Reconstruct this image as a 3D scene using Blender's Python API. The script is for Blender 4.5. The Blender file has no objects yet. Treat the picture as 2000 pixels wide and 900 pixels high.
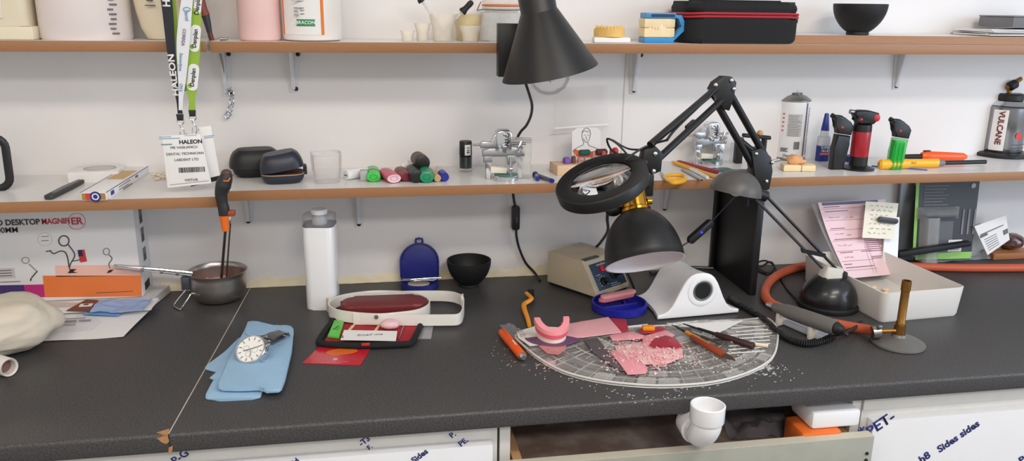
import bpy, bmesh, math, random
from mathutils import Vector, Matrix, Euler, noise
random.seed(7)
SC = bpy.context.scene
COL = SC.collection
PI = math.pi
def R(a): return math.radians(a)
# ---------------------------------------------------------------- camera (fitted to the worktop and shelf edges)
F, CD, CH, PITCH, YAW, ROLL = 1606.4, 1.6686, .5715, .2701, .1768, .0135
S1, S2 = .2448, .5004           # tops of the lower and the upper shelf above the worktop (z = 0)
fw = Vector((math.sin(YAW)*math.cos(PITCH), math.cos(YAW)*math.cos(PITCH), -math.sin(PITCH)))
cr = fw.cross(Vector((0,0,1))).normalized(); cu = cr.cross(fw)
_c, _s = math.cos(ROLL), math.sin(ROLL)
cr, cu = _c*cr + _s*cu, -_s*cr + _c*cu
CO = Vector((0, -CD, CH))
cam = bpy.data.cameras.new('camera'); co = bpy.data.objects.new('camera', cam); COL.objects.link(co)
cam.sensor_width = 36; cam.lens = F/2000*36; cam.clip_start = .02
co.matrix_world = Matrix(((cr.x, cu.x, -fw.x, CO.x), (cr.y, cu.y, -fw.y, CO.y), (cr.z, cu.z, -fw.z, CO.z), (0,0,0,1)))
SC.camera = co
def ray(px, py): return fw + cr*((px-1000)/F) - cu*((py-450)/F)
def W(px, py, z=0.0):           # measured point on a horizontal surface
    d = ray(px, py); return CO + d*((z-CO.z)/d.z)
def Y(px, py, y=0.0):           # measured point on a vertical plane parallel to the wall
    d = ray(px, py); return CO + d*((y-CO.y)/d.y)
def proj(p):
    v = Vector(p)-CO; d = v.dot(fw); return 1000+F*v.dot(cr)/d, 450-F*v.dot(cu)/d
def ppm(p): return F/((Vector(p)-CO).dot(fw))
def at(px, y, z):
    py = 450
    for _ in range(6):
        p = Y(px, py, y); py = proj((p.x, y, z))[1]
    return Vector((p.x, y, z))
def zat(p, py):
    q = Vector(p)
    for _ in range(6): q.z += (proj(q)[1]-py)/ppm(q)/.95
    return q.z
# ---------------------------------------------------------------- materials
def C(r, g, b):
    f = lambda v: (v/255/12.92) if v <= 10.3 else ((v/255+.055)/1.055)**2.4
    return (f(r), f(g), f(b), 1)
MATS = {}
def mat(name, col, rough=.5, metal=0, var=.06, scale=40, bump=0, bscale=200, trans=0, ior=1.45, alpha=1, coat=0, sss=0, stretch=None, c2=None, contrast=None, spec=.5):
    if name in MATS: return MATS[name]
    m = bpy.data.materials.new(name); m.use_nodes = True; nt = m.node_tree; N = nt.nodes; L = nt.links
    b = N['Principled BSDF']; b.inputs['Roughness'].default_value = rough; b.inputs['Metallic'].default_value = metal
    b.inputs['Specular IOR Level'].default_value = spec
    tc = N.new('ShaderNodeTexCoord'); mp = N.new('ShaderNodeMapping'); L.new(tc.outputs['Object'], mp.inputs[0])
    if stretch: mp.inputs['Scale'].default_value = stretch
    n = N.new('ShaderNodeTexNoise'); n.inputs['Scale'].default_value = scale; n.inputs['Detail'].default_value = 4
    L.new(mp.outputs[0], n.inputs['Vector'])
    mx = N.new('ShaderNodeMix'); mx.data_type = 'RGBA'
    c = C(*col)
    if c2: mx.inputs[6].default_value = c; mx.inputs[7].default_value = C(*c2)
    else:
        mx.inputs[6].default_value = [v*(1-var) for v in c[:3]]+[1]; mx.inputs[7].default_value = [min(1, v*(1+var)) for v in c[:3]]+[1]
    if contrast:
        rp = N.new('ShaderNodeMapRange'); rp.inputs[1].default_value = contrast[0]; rp.inputs[2].default_value = contrast[1]
        L.new(n.outputs['Fac'], rp.inputs[0]); L.new(rp.outputs[0], mx.inputs[0])
    else: L.new(n.outputs['Fac'], mx.inputs[0])
    L.new(mx.outputs[2], b.inputs['Base Color'])
    if trans: b.inputs['Transmission Weight'].default_value = trans; b.inputs['IOR'].default_value = ior
    if alpha < 1: b.inputs['Alpha'].default_value = alpha
    if coat: b.inputs['Coat Weight'].default_value = coat; b.inputs['Coat Roughness'].default_value = .1
    if sss: b.inputs['Subsurface Weight'].default_value = sss; b.inputs['Subsurface Radius'].default_value = (.01,.006,.004)
    if bump:
        n2 = N.new('ShaderNodeTexNoise'); n2.inputs['Scale'].default_value = bscale; n2.inputs['Detail'].default_value = 3
        L.new(mp.outputs[0], n2.inputs['Vector'])
        bp = N.new('ShaderNodeBump'); bp.inputs['Strength'].default_value = bump; bp.inputs['Distance'].default_value = .001
        L.new(n2.outputs['Fac'], bp.inputs['Height']); L.new(bp.outputs[0], b.inputs['Normal'])
    MATS[name] = m; return m
def film(name, col, opac=.12, rough=.12, var=.3):       # thin clear plastic: a see-through sheet with a glossy coat
    if name in MATS: return MATS[name]
    m = bpy.data.materials.new(name); m.use_nodes = True; nt = m.node_tree; N = nt.nodes; L = nt.links
    N.remove(N['Principled BSDF']); out = N['Material Output']
    t = N.new('ShaderNodeBsdfTransparent'); g = N.new('ShaderNodeBsdfGlossy'); g.inputs['Roughness'].default_value = rough
    d = N.new('ShaderNodeBsdfDiffuse'); d.inputs['Color'].default_value = C(*col)
    n = N.new('ShaderNodeTexNoise'); n.inputs['Scale'].default_value = 60
    tc = N.new('ShaderNodeTexCoord'); L.new(tc.outputs['Object'], n.inputs['Vector'])
    mr = N.new('ShaderNodeMapRange'); mr.inputs[3].default_value = opac*(1-var); mr.inputs[4].default_value = opac*(1+var); L.new(n.outputs['Fac'], mr.inputs[0])
    a = N.new('ShaderNodeMixShader'); L.new(mr.outputs[0], a.inputs[0]); L.new(t.outputs[0], a.inputs[1]); L.new(d.outputs[0], a.inputs[2])
    lw = N.new('ShaderNodeLayerWeight'); lw.inputs['Blend'].default_value = .16
    ml = N.new('ShaderNodeMath'); ml.operation = 'MULTIPLY'; ml.inputs[1].default_value = .4; L.new(lw.outputs['Fresnel'], ml.inputs[0])
    b = N.new('ShaderNodeMixShader'); L.new(ml.outputs[0], b.inputs[0]); L.new(a.outputs[0], b.inputs[1]); L.new(g.outputs[0], b.inputs[2])
    L.new(b.outputs[0], out.inputs[0]); MATS[name] = m; return m
def emit(name, col, s):
    m = bpy.data.materials.new(name); m.use_nodes = True; b = m.node_tree.nodes['Principled BSDF']
    b.inputs['Emission Color'].default_value = C(*col); b.inputs['Emission Strength'].default_value = s; b.inputs['Base Color'].default_value = C(*col)
    MATS[name] = m; return m
WALL = mat('white_wall_paint', (232,228,226), .55, var=.02, scale=3, bump=.06, bscale=300)
MELA = mat('white_melamine', (226,224,222), .3, var=.02, scale=20)
EDGE = mat('beech_edging', (160,113,75), .45, var=.12, scale=18, stretch=(3,40,40), bump=.05)
TOPM = mat('charcoal_laminate', (53,52,52), .46, c2=(88,86,86), scale=420, contrast=(.35,.8), bump=.12, bscale=500)
BLK = mat('black_plastic', (20,20,21), .42, var=.15)
BLKM = mat('matt_black_metal', (23,23,24), .42, var=.1, spec=.5)
BLKR = mat('black_rubber', (17,17,18), .6, var=.1, bump=.05)
BLKF = mat('black_fabric', (20,20,22), .85, var=.2, scale=300, bump=.25, bscale=600)
DGREY = mat('dark_grey_plastic', (52,52,54), .5, var=.1)
GREYP = mat('grey_plastic', (120,120,122), .5)
CHROME = mat('chromed_metal', (215,217,220), .16, 1, var=.05)
STEEL = mat('brushed_steel', (160,158,155), .3, 1, var=.1, scale=60, stretch=(1,1,20))
ALU = mat('cast_aluminium', (190,192,194), .32, 1, var=.08, bump=.08)
GOLD = mat('polished_brass', (214,160,60), .16, 1, var=.05)
BRASS = mat('aged_brass', (130,92,46), .38, 1, var=.3, scale=80, c2=(176,130,70))
WHT = mat('white_plastic', (235,235,236), .35, var=.015)
WHTG = mat('gloss_white_plastic', (240,240,241), .18, var=.01, coat=.3)
CREAM = mat('cream_plastic', (226,216,190), .4, var=.03)
IVORY = mat('ivory_plastic', (232,224,208), .35, var=.03)
PAPER = mat('white_paper', (236,234,232), .8, var=.02)
INK = mat('black_ink', (30,30,34), .7); INKG = mat('grey_ink', (110,108,112), .7); INKB = mat('blue_ink', (30,40,110), .6)
INKR = mat('red_ink', (200,60,66), .6); INKW = mat('white_ink', (235,235,235), .6)
GLASS = mat('clear_glass', (250,250,250), .02, trans=1, ior=1.45, var=0)
CLEAR = film('clear_plastic', (225,225,228), .10)
CLEAR2 = film('cloudy_plastic', (225,222,218), .35)
PINK = mat('pink_wax', (238,160,168), .4, var=.05, sss=.1); PINKL = mat('pale_pink_wax', (240,178,184), .4, var=.05, sss=.1)
REDW = mat('crimson_wax', (176,44,64), .4, var=.12)
# ---------------------------------------------------------------- mesh builder
class MB:
    def __init__(s): s.bm = bmesh.new(); s.mi = 0
    def _m(s, f0):
        s.bm.faces.ensure_lookup_table()
        for f in s.bm.faces[f0:]: f.material_index = s.mi
    def m(s, i): s.mi = i; return s
    def box(s, c, d, rz=0, bev=0, seg=2, rot=None, taper=None):
        f0 = len(s.bm.faces)
        M = Matrix.Translation(c) @ ((rot if rot is not None else Euler((0,0,rz))).to_matrix().to_4x4())
        vs = []
        for z in (-.5,.5):
            t = taper if (taper and z > 0) else (1,1)
            for x, y in ((-.5,-.5),(.5,-.5),(.5,.5),(-.5,.5)): vs.append(s.bm.verts.new(M @ Vector((x*d[0]*t[0], y*d[1]*t[1], z*d[2]))))
        fs = [s.bm.faces.new([vs[i] for i in q]) for q in ((3,2,1,0),(4,5,6,7),(0,1,5,4),(1,2,6,5),(2,3,7,6),(3,0,4,7))]
        if bev:
            es = list({e for f in fs for e in f.edges}); bmesh.ops.bevel(s.bm, geom=es, offset=bev, segments=seg, profile=.5, affect='EDGES')
        s._m(f0); return s
    def prism(s, poly, z0, z1, M=None, bev=0, seg=2, inset=1):      # polygon in local xy extruded in z
        f0 = len(s.bm.faces); M = M or Matrix()
        a = sum(poly[i][0]*poly[(i+1)%len(poly)][1]-poly[(i+1)%len(poly)][0]*poly[i][1] for i in range(len(poly)))
        if a < 0: poly = poly[::-1]
        cx = sum(p[0] for p in poly)/len(poly); cy = sum(p[1] for p in poly)/len(poly)
        lo = [s.bm.verts.new(M @ Vector((p[0], p[1], z0))) for p in poly]
        hi = [s.bm.verts.new(M @ Vector((cx+(p[0]-cx)*inset, cy+(p[1]-cy)*inset, z1))) for p in poly]
        n = len(poly); fs = [s.bm.faces.new(lo[::-1]), s.bm.faces.new(hi)]
        for i in range(n): fs.append(s.bm.faces.new((lo[i], lo[(i+1)%n], hi[(i+1)%n], hi[i])))
        if bev:
            es = list(fs[0].edges)+list(fs[1].edges); bmesh.ops.bevel(s.bm, geom=es, offset=bev, segments=seg, profile=.5, affect='EDGES')
        s._m(f0); return s
    def lathe(s, prof, n=40, M=None, cap0=False, cap1=False, sx=1, sy=1):
        f0 = len(s.bm.faces); M = M or Matrix(); rings = []
        for r, z in prof:
            if r < 1e-6: rings.append([s.bm.verts.new(M @ Vector((0,0,z)))])
            else: rings.append([s.bm.verts.new(M @ Vector((r*sx*math.cos(2*PI*i/n), r*sy*math.sin(2*PI*i/n), z))) for i in range(n)])
        for a, b in zip(rings, rings[1:]):
            for i in range(n):
                j = (i+1)%n
                q = [a[i%len(a)], a[j%len(a)], b[j%len(b)], b[i%len(b)]]; u = []
                for v in q:
                    if v not in u: u.append(v)
                if len(u) > 2: s.bm.faces.new(u)
        if cap0 and len(rings[0]) > 2: s.bm.faces.new(rings[0][::-1])
        if cap1 and len(rings[-1]) > 2: s.bm.faces.new(rings[-1])
        s._m(f0); return s
    def cyl(s, p0, p1, r0, r1=None, n=20):
        p0 = Vector(p0); p1 = Vector(p1); r1 = r0 if r1 is None else r1; d = p1-p0
        M = Matrix.Translation(p0) @ d.to_track_quat('Z','Y').to_matrix().to_4x4()
        return s.lathe([(r0,0),(r1,d.length)], n, M, True, True)
    def ell(s, c, r, M=None, n=24, m=14):
        M = (M or Matrix()) @ Matrix.Translation(c) @ Matrix.Diagonal((r[0],r[1],r[2],1))
        return s.lathe([(math.sin(PI*i/m), -math.cos(PI*i/m)) for i in range(m+1)], n, M)
    def tube(s, pts, r, n=10, closed=False, smooth=6, flat=None):
        f0 = len(s.bm.faces); P = [Vector(p) for p in pts]
        if smooth and len(P) > 2: P = catmull(P, smooth, closed)
        k = len(P); rings = []; up = None
        for i in range(k):
            a = P[i-1] if (i or closed) else P[0]; b = P[(i+1)%k] if (i < k-1 or closed) else P[-1]
            t = (b-a).normalized()
            if up is None: up = Vector((0,0,1)) if abs(t.z) < .9 else Vector((1,0,0))
            x = t.cross(up)
            if x.length < 1e-6: x = t.orthogonal()
            x.normalize(); up = x.cross(t)
            rr = r(i/(k-1)) if callable(r) else r
            fx, fy = flat or (1,1)
            rings.append([s.bm.verts.new(P[i]+x*rr*fx*math.cos(2*PI*j/n)+up*rr*fy*math.sin(2*PI*j/n)) for j in range(n)])
        for i in range(k if closed else k-1):
            a, b = rings[i], rings[(i+1)%k]
            for j in range(n): s.bm.faces.new((a[j], a[(j+1)%n], b[(j+1)%n], b[j]))
        if not closed: s.bm.faces.new(rings[0][::-1]); s.bm.faces.new(rings[-1])
        s._m(f0); return s
    def strip(s, A, B, th, closed=False):       # two rails -> ribbon with thickness
        f0 = len(s.bm.faces); A = [Vector(p) for p in A]; B = [Vector(p) for p in B]; q = []
        k = len(A)
        for i in range(k):
            t = (A[min(i+1,k-1)]-A[max(i-1,0)]) if not closed else (A[(i+1)%k]-A[i-1]); nn = t.cross(B[i]-A[i])
            nn = nn.normalized()*th/2 if nn.length else Vector((0,th/2,0))
            q.append([s.bm.verts.new(v) for v in (A[i]+nn, B[i]+nn, B[i]-nn, A[i]-nn)])
        for i in range(k if closed else k-1):
            a, b = q[i], q[(i+1)%k]
            for j in range(4): s.bm.faces.new((a[j], a[(j+1)%4], b[(j+1)%4], b[j]))
        if not closed: s.bm.faces.new(q[0][::-1]); s.bm.faces.new(q[-1])
        s._m(f0); return s
    def grid(s, fn, nu, nv, th=0):
        f0 = len(s.bm.faces)
        g = [[s.bm.verts.new(fn(i/nu, j/nv)) for j in range(nv+1)] for i in range(nu+1)]
        for i in range(nu):
            for j in range(nv): s.bm.faces.new((g[i][j], g[i+1][j], g[i+1][j+1], g[i][j+1]))
        if th:
            fs = s.bm.faces[f0:]; s.bm.normal_update(); bmesh.ops.solidify(s.bm, geom=list(fs), thickness=th)
        s._m(f0); return s
    def build(s, name, mats, parent=None, ang=35, loc=None):
        me = bpy.data.meshes.new(name); bmesh.ops.recalc_face_normals(s.bm, faces=s.bm.faces[:]); s.bm.to_mesh(me); s.bm.free()
        for m in (mats if isinstance(mats, (list, tuple)) else [mats]): me.materials.append(m)
        me.polygons.foreach_set('use_smooth', [True]*len(me.polygons)); me.set_sharp_from_angle(angle=R(ang))
        o = bpy.data.objects.new(name, me); COL.objects.link(o)
        if parent: o.parent = parent
        if loc is not None: o.location = loc
        return o
def catmull(P, k, closed=False):
    n = len(P); out = []
    for i in range(n if closed else n-1):
        p0 = P[i-1] if (i or closed) else P[0]; p1 = P[i]; p2 = P[(i+1)%n]; p3 = P[(i+2)%n] if (closed or i+2 < n) else P[-1]
        for j in range(k):
            t = j/k
            out.append(.5*((2*p1)+(p2-p0)*t+(2*p0-5*p1+4*p2-p3)*t*t+(3*p1-p0-3*p2+p3)*t**3))
    if not closed: out.append(P[-1])
    return out
def tag(o, label, cat, group=None, kind=None):
    o['label'] = label; o['category'] = cat
    if group: o['group'] = group
    if kind: o['kind'] = kind
    return o
def thing(name, label, cat, loc=(0,0,0), rz=0, group=None, rot=None):
    o = bpy.data.objects.new(name, None); COL.objects.link(o); o.empty_display_size = .02
    o.location = loc; o.rotation_euler = rot or (0,0,rz); return tag(o, label, cat, group)
def solo(name, label, cat, mb, m, loc=(0,0,0), rz=0, group=None, rot=None, ang=35):
    o = mb.build(name, m, None, ang); o.location = loc; o.rotation_euler = rot or (0,0,rz); return tag(o, label, cat, group)
def struct(name, mb, m, label, cat):
    o = mb.build(name, m); return tag(o, label, cat, kind='structure')
def frame(o, x, y):             # matrix with origin o and in-plane axes x, y
    x = Vector(x).normalized(); y = Vector(y); y = (y-x*y.dot(x)).normalized(); z = x.cross(y)
    return Matrix(((x.x,y.x,z.x,o[0]),(x.y,y.y,z.y,o[1]),(x.z,y.z,z.z,o[2]),(0,0,0,1)))
def text(s, size, m, parent, o, x=(1,0,0), y=(0,0,1), name='lettering', al='CENTER', w=1, sp=1, bold=0, off=.0004, shear=0):
    cv = bpy.data.curves.new('t', 'FONT'); cv.body = s; cv.size = size; cv.align_x = al; cv.align_y = 'CENTER'; cv.space_character = sp; cv.offset = bold; cv.shear = shear; cv.resolution_u = 3; cv.space_line = .95
    t = bpy.data.objects.new('t', cv); COL.objects.link(t); bpy.context.view_layer.update()
    me = bpy.data.meshes.new_from_object(t.evaluated_get(bpy.context.evaluated_depsgraph_get()))
    bpy.data.objects.remove(t); bpy.data.curves.remove(cv)
    me.name = name; M = frame(o, x, y) @ Matrix.Translation((0,0,off)) @ Matrix.Diagonal((w,1,1,1)); me.transform(M)
    me.materials.clear(); me.materials.append(m)
    b = bmesh.new(); b.from_mesh(me); r = bmesh.ops.extrude_face_region(b, geom=b.faces[:]); nv = M.col[2].xyz*-.00025
    bmesh.ops.translate(b, vec=nv, verts=[v for v in r['geom'] if isinstance(v, bmesh.types.BMVert)]); bmesh.ops.recalc_face_normals(b, faces=b.faces[:]); b.to_mesh(me); b.free()
    ob = bpy.data.objects.new(name, me); COL.objects.link(ob)
    if parent: ob.parent = parent
    return ob
def printed(parent, o, x, y, rects, m, name='printed_lines', off=.0003):     # printed bars: (u, v, w, h) in metres on a face
    M = frame(o, x, y); b = MB()
    for u, v, w, h in rects: b.prism([(u,v),(u+w,v),(u+w,v+h),(u,v+h)], -.0001, off, M)
    return b.build(name, m, parent)
def loc_poly(pxs, z, o): return [((W(a,b,z)-Vector(o)).x, (W(a,b,z)-Vector(o)).y) for a, b in pxs]
def roundrect(w, h, r, n=5):
    p = []
    for cx, cy, a in ((w/2-r,h/2-r,0),(-w/2+r,h/2-r,90),(-w/2+r,-h/2+r,180),(w/2-r,-h/2+r,270)):
        for i in range(n+1): t = R(a+90*i/n); p.append((cx+r*math.cos(t), cy+r*math.sin(t)))
    return p
def TM(x=0, y=0, z=0, rx=0, ry=0, rz=0): return Matrix.Translation((x,y,z)) @ Euler((rx,ry,rz)).to_matrix().to_4x4()
# ================================================================ THE SETTING
b = MB().box((.5,.03,-.0), (5,.06,3.2)); struct('wall_back', b, WALL, 'white painted wall behind the workbench and shelves', 'wall')
q = Y(1218,200); b = MB().box((q.x,-.0005,.36), (.0022,.001,.235)); struct('trim_1', b, mat('seam_grey',(205,200,196),.7), 'thin vertical panel joint on the wall above the lower shelf', 'trim')
b = MB().box((.5,-2,-.93), (5,4.2,.06)); struct('floor', b, mat('grey_vinyl',(110,106,102),.5), 'grey floor under the workbench', 'floor')
b = MB().box((.5,-2,1.63), (5,4.2,.06)); struct('ceiling', b, mat('ceiling_white',(235,235,233),.8), 'white ceiling above the room', 'ceiling')
# ragged bead of old yellowed sealant where wall meets worktop
b = MB(); gm = mat('yellowed_sealant', (226,208,160), .7, c2=(240,232,215), scale=30, bump=.4, bscale=90)
b.grid(lambda u, v: Vector((-.42+u*1.05, -.0015-.004*(1-v)-.0015*noise.noise(Vector((u*60,v*3,0))), .0005+v*(.016+.013*noise.noise(Vector((u*17,3,0)))+.008*noise.noise(Vector((u*61,1,0)))))), 160, 4, .001)
struct('trim_2', b, gm, 'ragged bead of yellowed sealant along the back of the worktop', 'trim')
# worktop in two lengths meeting at the pale joint
SA, SB = W(330,846), W(476,585); sd = (SB-SA)/(SB.y-SA.y)
J0 = SA+sd*(-.6-SA.y); J1 = SA+sd*(-.001-SA.y)
def worktop(poly, label, chip):
    bm_ = MB(); bm_.prism(poly, -.03, 0); b2 = bm_.bm
    es = [e for e in b2.edges if all(abs(v.co.y+.6) < 1e-4 for v in e.verts) and abs(e.verts[0].co.z-e.verts[1].co.z) < 1e-5]
    bmesh.ops.bevel(b2, geom=es, offset=.0055, segments=4, profile=.5, affect='EDGES')
    t = thing('worktop', label, 'worktop', (0,0,0)); bm_.build('slab', TOPM, t, 50)
    return t
wl = worktop([(-1.6,-.6),(J0.x-.0006,-.6),(J1.x-.0006,-.001),(-1.6,-.001)], 'left length of charcoal laminate worktop with a chipped front corner', 1)
wr = worktop([(J0.x+.0006,-.6),(2.6,-.6),(2.6,-.001),(J1.x+.0006,-.001)], 'long right length of charcoal laminate worktop, scuffed and dusty', 0)
jm = mat('joint_filler', (190,180,165), .8)
b = MB().tube([J0+Vector((0,.002,.0002)), (J0+J1)/2+Vector((.0005,0,.0002)), J1+Vector((0,0,.0002))], .0009, 6, smooth=3); b.build('joint_strip', jm, wr)
chm = mat('bare_chipboard', (178,130,84), .9, var=.3, scale=200, bump=.5, bscale=300)
b = MB(); M = frame((J0.x,-.6,0), (1,0,0), (0,0,1))
b.prism([(-.016,-.004),(-.013,-.0045),(-.0015,-.001),(.0,-.011),(-.004,-.0145),(-.009,-.012)], -.003, .0006, M)
b.prism([(-.0015,-.02),(.004,-.018),(.0025,-.026),(-.003,-.029)], -.003, .0006, M)
b.prism([(J0.x-.017,-.5935),(J0.x-.002,-.585),(J0.x-.0005,-.598),(J0.x-.008,-.5985)], -.003, .0004)
b.build('chipped_corner', chm, wl)
# scattered dust, scratches and shavings on the worktop
b = MB()
def flake(px, py, L, wd, a):
    p = W(px, py); b.prism([(p.x-L*math.cos(a), p.y-L*math.sin(a)), (p.x+wd*math.sin(a), p.y-wd*math.cos(a)), (p.x+L*math.cos(a), p.y+L*math.sin(a)), (p.x-wd*math.sin(a), p.y+wd*math.cos(a))], .0001, .0006)
for _ in range(170):
    if random.random() < .55:
        t = random.random(); px = 1060+460*t+random.gauss(0,14); py = 715+60*math.sin(PI*min(1,t*1.15))+random.gauss(0,9)-45*max(0,t-.6)
        if py < 690 and px < 1440: continue
    else: px, py = random.gauss(1490,42), random.gauss(722,14)
    flake(px, py, random.uniform(.0006,.003), random.uniform(.0004,.0012), random.uniform(-.4,1.2))
for _ in range(40): flake(random.uniform(960,1080), random.gauss(690,22), random.uniform(.0006,.002), .0006, random.uniform(0,1.4))
b.m(1)
for _ in range(40): flake(random.gauss(1075,20), random.gauss(710,10), random.uniform(.001,.003), random.uniform(.0006,.0015), random.uniform(0,2))
b.m(0)
for _ in range(26): flake(random.gauss(1482,16), random.gauss(719,6), random.uniform(.003,.007), random.uniform(.001,.003), random.uniform(-.3,.6))
o = b.build('wax_shavings', [mat('dust_white',(200,198,194),.8), PINKL]); tag(o, 'scattered white and pink shavings around the glass tile tray', 'shavings', kind='stuff')
# shelves
def shelf(x0, x1, ztop, d, label, th=.018, y1=-.001, x0b=None):
    t = thing('shelf', label, 'shelf', ((x0+x1)/2, y1, ztop)); w = x1-x0
    MB().box((0,-(d+y1)/2+.0005,-th/2), (w,(d+y1)-.001,th)).build('board', MELA, t)
    MB().box((0,-(d+y1)-.0005,-th/2), (w,.0018,th), bev=.0005).build('edging', EDGE, t); return t
xl = Y(423,390,-.221).x; shelf(-1.5, xl, S1-.002, .221, 'left lower wall shelf, white with brown front edge, deeper board', .0185)
shelf(xl+.004, 2.5, S1, .187, 'long lower wall shelf, white with brown front edge, holding torches and pens')
xu = at(402,-.152,S2).x; shelf(-1.5, xu, S2, .15, 'left upper wall shelf holding cream tubs')
shelf(xu+.006, 2.5, S2, .153, 'long upper wall shelf holding lab cups, the zip case and a black bowl')
xb = at(1535,-.13,S2).x; t = thing('loose_board', 'brown-edged spare board lying on top of the upper shelf at right', 'board', ((xb+2.3)/2,0,S2+.0004)); w = 2.3-xb
MB().prism([(-w/2,-.128),(w/2,-.149),(w/2,-.002),(-w/2,-.002)], 0, .0165).build('board', MELA, t)
MB().prism([(-w/2,-.1298),(w/2,-.1508),(w/2,-.1492),(-w/2,-.1282)], 0, .0165).build('edging', EDGE, t)
# shelf brackets: pressed steel, one plate on the wall, one under the board, a tapered rib
BRK = mat('painted_steel', (224,223,226), .4)
def bracket(px, z, label, h=.092, d=.11, screws=((.0,-.016),(0,-.085)), off=0):
    p = at(px, 0, z-.07); t = thing('shelf_bracket', label, 'bracket', (p.x,-.0006,z), 0, 'shelf brackets')
    wp = MB().prism([(-.014,0),(.014,0),(.008,-h),(-.008,-h)], 0, .0015, frame((0,0,0),(1,0,0),(0,0,1)), bev=.0004).build('wall_plate', BRK, t)
    MB().box((0,-d/2,-.001), (.024,d,.0015), bev=.0004).build('shelf_plate', BRK, t)
    M = frame((0,0,0), (0,-1,0), (0,0,1)); MB().prism([(.001,-.001),(.026,-.002),(.024,-.008),(.006,-h*.93),(.001,-h*.95)], -.004, .004, M, bev=.002).build('rib', BRK, t)
    for sx, sz in screws: MB().ell((sx,-.003,sz), (.0042,.0025,.0042), n=12, m=8).build('screw', BLK, wp)
    return t
sc = ((.011,-.018),(.008,-.088))
bracket(441, S2-.018, 'steel bracket behind the hanging clip under the upper shelf', screws=((.01,-.012),(.008,-.084)))
bracket(573, S2-.018, 'steel bracket under the upper shelf, above the black glasses case', h=.085, screws=((.012,-.012),(.005,-.078)))
bracket(1238, S2-.018, 'steel bracket under the upper shelf beside the wall panel joint', screws=((.012,-.012),(.0,-.085)))
bracket(1750, S2-.018, 'steel bracket under the upper shelf, above the green torch lighter', h=.085, screws=((.014,-.012),(.0,-.078)))
bracket(484, S1-.018, 'steel bracket under the lower shelf, behind the black-handled tool', screws=((0,-.086),))
bracket(700, S1-.018, 'steel bracket under the lower shelf, right of the white bottle', h=.105, screws=((0,-.099),))
bracket(1298, S1-.018, 'steel bracket under the lower shelf, behind the brass neck lamp', screws=((0,-.086),))
bracket(1778, S1-.018, 'steel bracket under the lower shelf, behind the black blister pack', screws=())
# ---------------------------------------------------------------- cabinets and open drawer under the worktop
DOOR = mat('white_cabinet_film', (228,228,230), .3, var=.02); RAIL = mat('white_carcass', (214,211,205), .45)
xc = Y(972,870,-.575).x
t = thing('cabinet', 'white base cabinet at left still in blue-printed protective film', 'cabinet', (0,0,0))
MB().box(((xc-1.6)/2,-.32,-.46), (xc+1.6,.50,.855)).build('carcass', RAIL, t)
MB().box(((xc-1.6)/2-.002,-.579,-.475), (xc+1.6-.014,.017,.825), bev=.0015).build('door', DOOR, t)
for px, py, s in ((330,884,'PET-G'),(818,892,'Sables'),(710,862,'PET'),(722,872,'-G'),(895,852,'8 &/'),(885,861,'G'),(575,897,'S')):
    pass
for px, py, s, sz in ((352,892,'P-G',.016),(575,903,'Sid',.012),(712,861,'-T3',.012),(722,873,'F.',.01),(820,890,'Sides',.013),(884,849,'P.',.012),(905,863,'PE.',.012)):
    p = Y(px,py,-.588); text(s, sz, INKB, t, (p.x,-.5878,p.z), (.8,0,.6), (-.6,0,.8), bold=.0004)
xr = Y(1683,830,-.575).x
t = thing('cabinet', 'white base cabinet at right with PET- printed protective film', 'cabinet', (0,0,0))
MB().box(((xr+2.6)/2,-.32,-.46), (2.6-xr,.50,.855)).build('carcass', RAIL, t)
MB().box(((xr+2.6)/2,-.572,-.046), (2.6-xr,.004,.030)).build('top_rail', RAIL, t)
MB().box(((xr+2.6)/2+.006,-.579,-.475), (2.6-xr-.012,.017,.80), bev=.0015).build('door', DOOR, t)
for px, py, s, sz in ((1720,828,'PET-',.027),(1686,845,'*',.03),(1872,852,'Sides sides',.019),(1806,893,'h8',.02),(1996,898,'P',.02)):
    p = Y(px,py,-.588); text(s, sz, INKB, t, (p.x,-.5879,p.z), (.83,0,.56), (-.56,0,.83), bold=.0006)
# carcass sides and back of the open drawer bay
b = MB(); b.box((xc+.012,-.30,-.46), (.016,.54,.855)); b.box((xr-.010,-.30,-.46), (.016,.54,.855)); b.box(((xc+xr)/2,-.04,-.46), (xr-xc,.016,.855)); b.box(((xc+xr)/2,-.30,-.30), (xr-xc-.04,.5,.012))
o = b.build('drawer_housing', RAIL); tag(o, 'pale cabinet carcass around the open drawer', 'cabinet')
zd = -.088; fr = W(1690,842,zd); yd = fr.y
t = thing('drawer', 'open grey-fronted drawer with a dark dusty inside, under the worktop', 'drawer', (0,0,0))
GRN = mat('grey_green_laminate', (150,150,138), .5, c2=(168,168,156), scale=30); WOOD = mat('pale_drawer_wood', (196,150,104), .55, var=.12, scale=14, stretch=(30,3,30))
DUST = mat('dusty_dark_board', (150,124,112), .7, c2=(190,176,164), scale=22, contrast=(.45,.8), bump=.2)
xd0, xd1 = xc+.024, xr-.022
MB().box(((xd0+fr.x)/2-.01,yd+.009-.018,zd-.075), (fr.x-xd0+.03,.018,.15), bev=.001).build('front_panel', GRN, t)
MB().box(((xd0+fr.x)/2-.01,yd+.0089-.018,zd+.0006), (fr.x-xd0+.029,.0175,.001)).build('front_edge', mat('pale_edge_strip',(205,198,180),.5), t)
for x in (xd0+.007, xd1-.007): MB().box((x,(yd-.08)/2,zd-.055), (.014,-.08-yd,.09)).build('side', WOOD, t)
MB().box(((xd0+xd1)/2,(yd-.08)/2,zd-.046), (xd1-xd0-.03,-.085-yd,.006)).build('bottom', DUST, t)
MB().box(((xd0+xd1)/2,-.087,zd-.055), (xd1-xd0-.03,.012,.08)).build('back', WOOD, t)
p = Y(1693,885,yd-.018)
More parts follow.
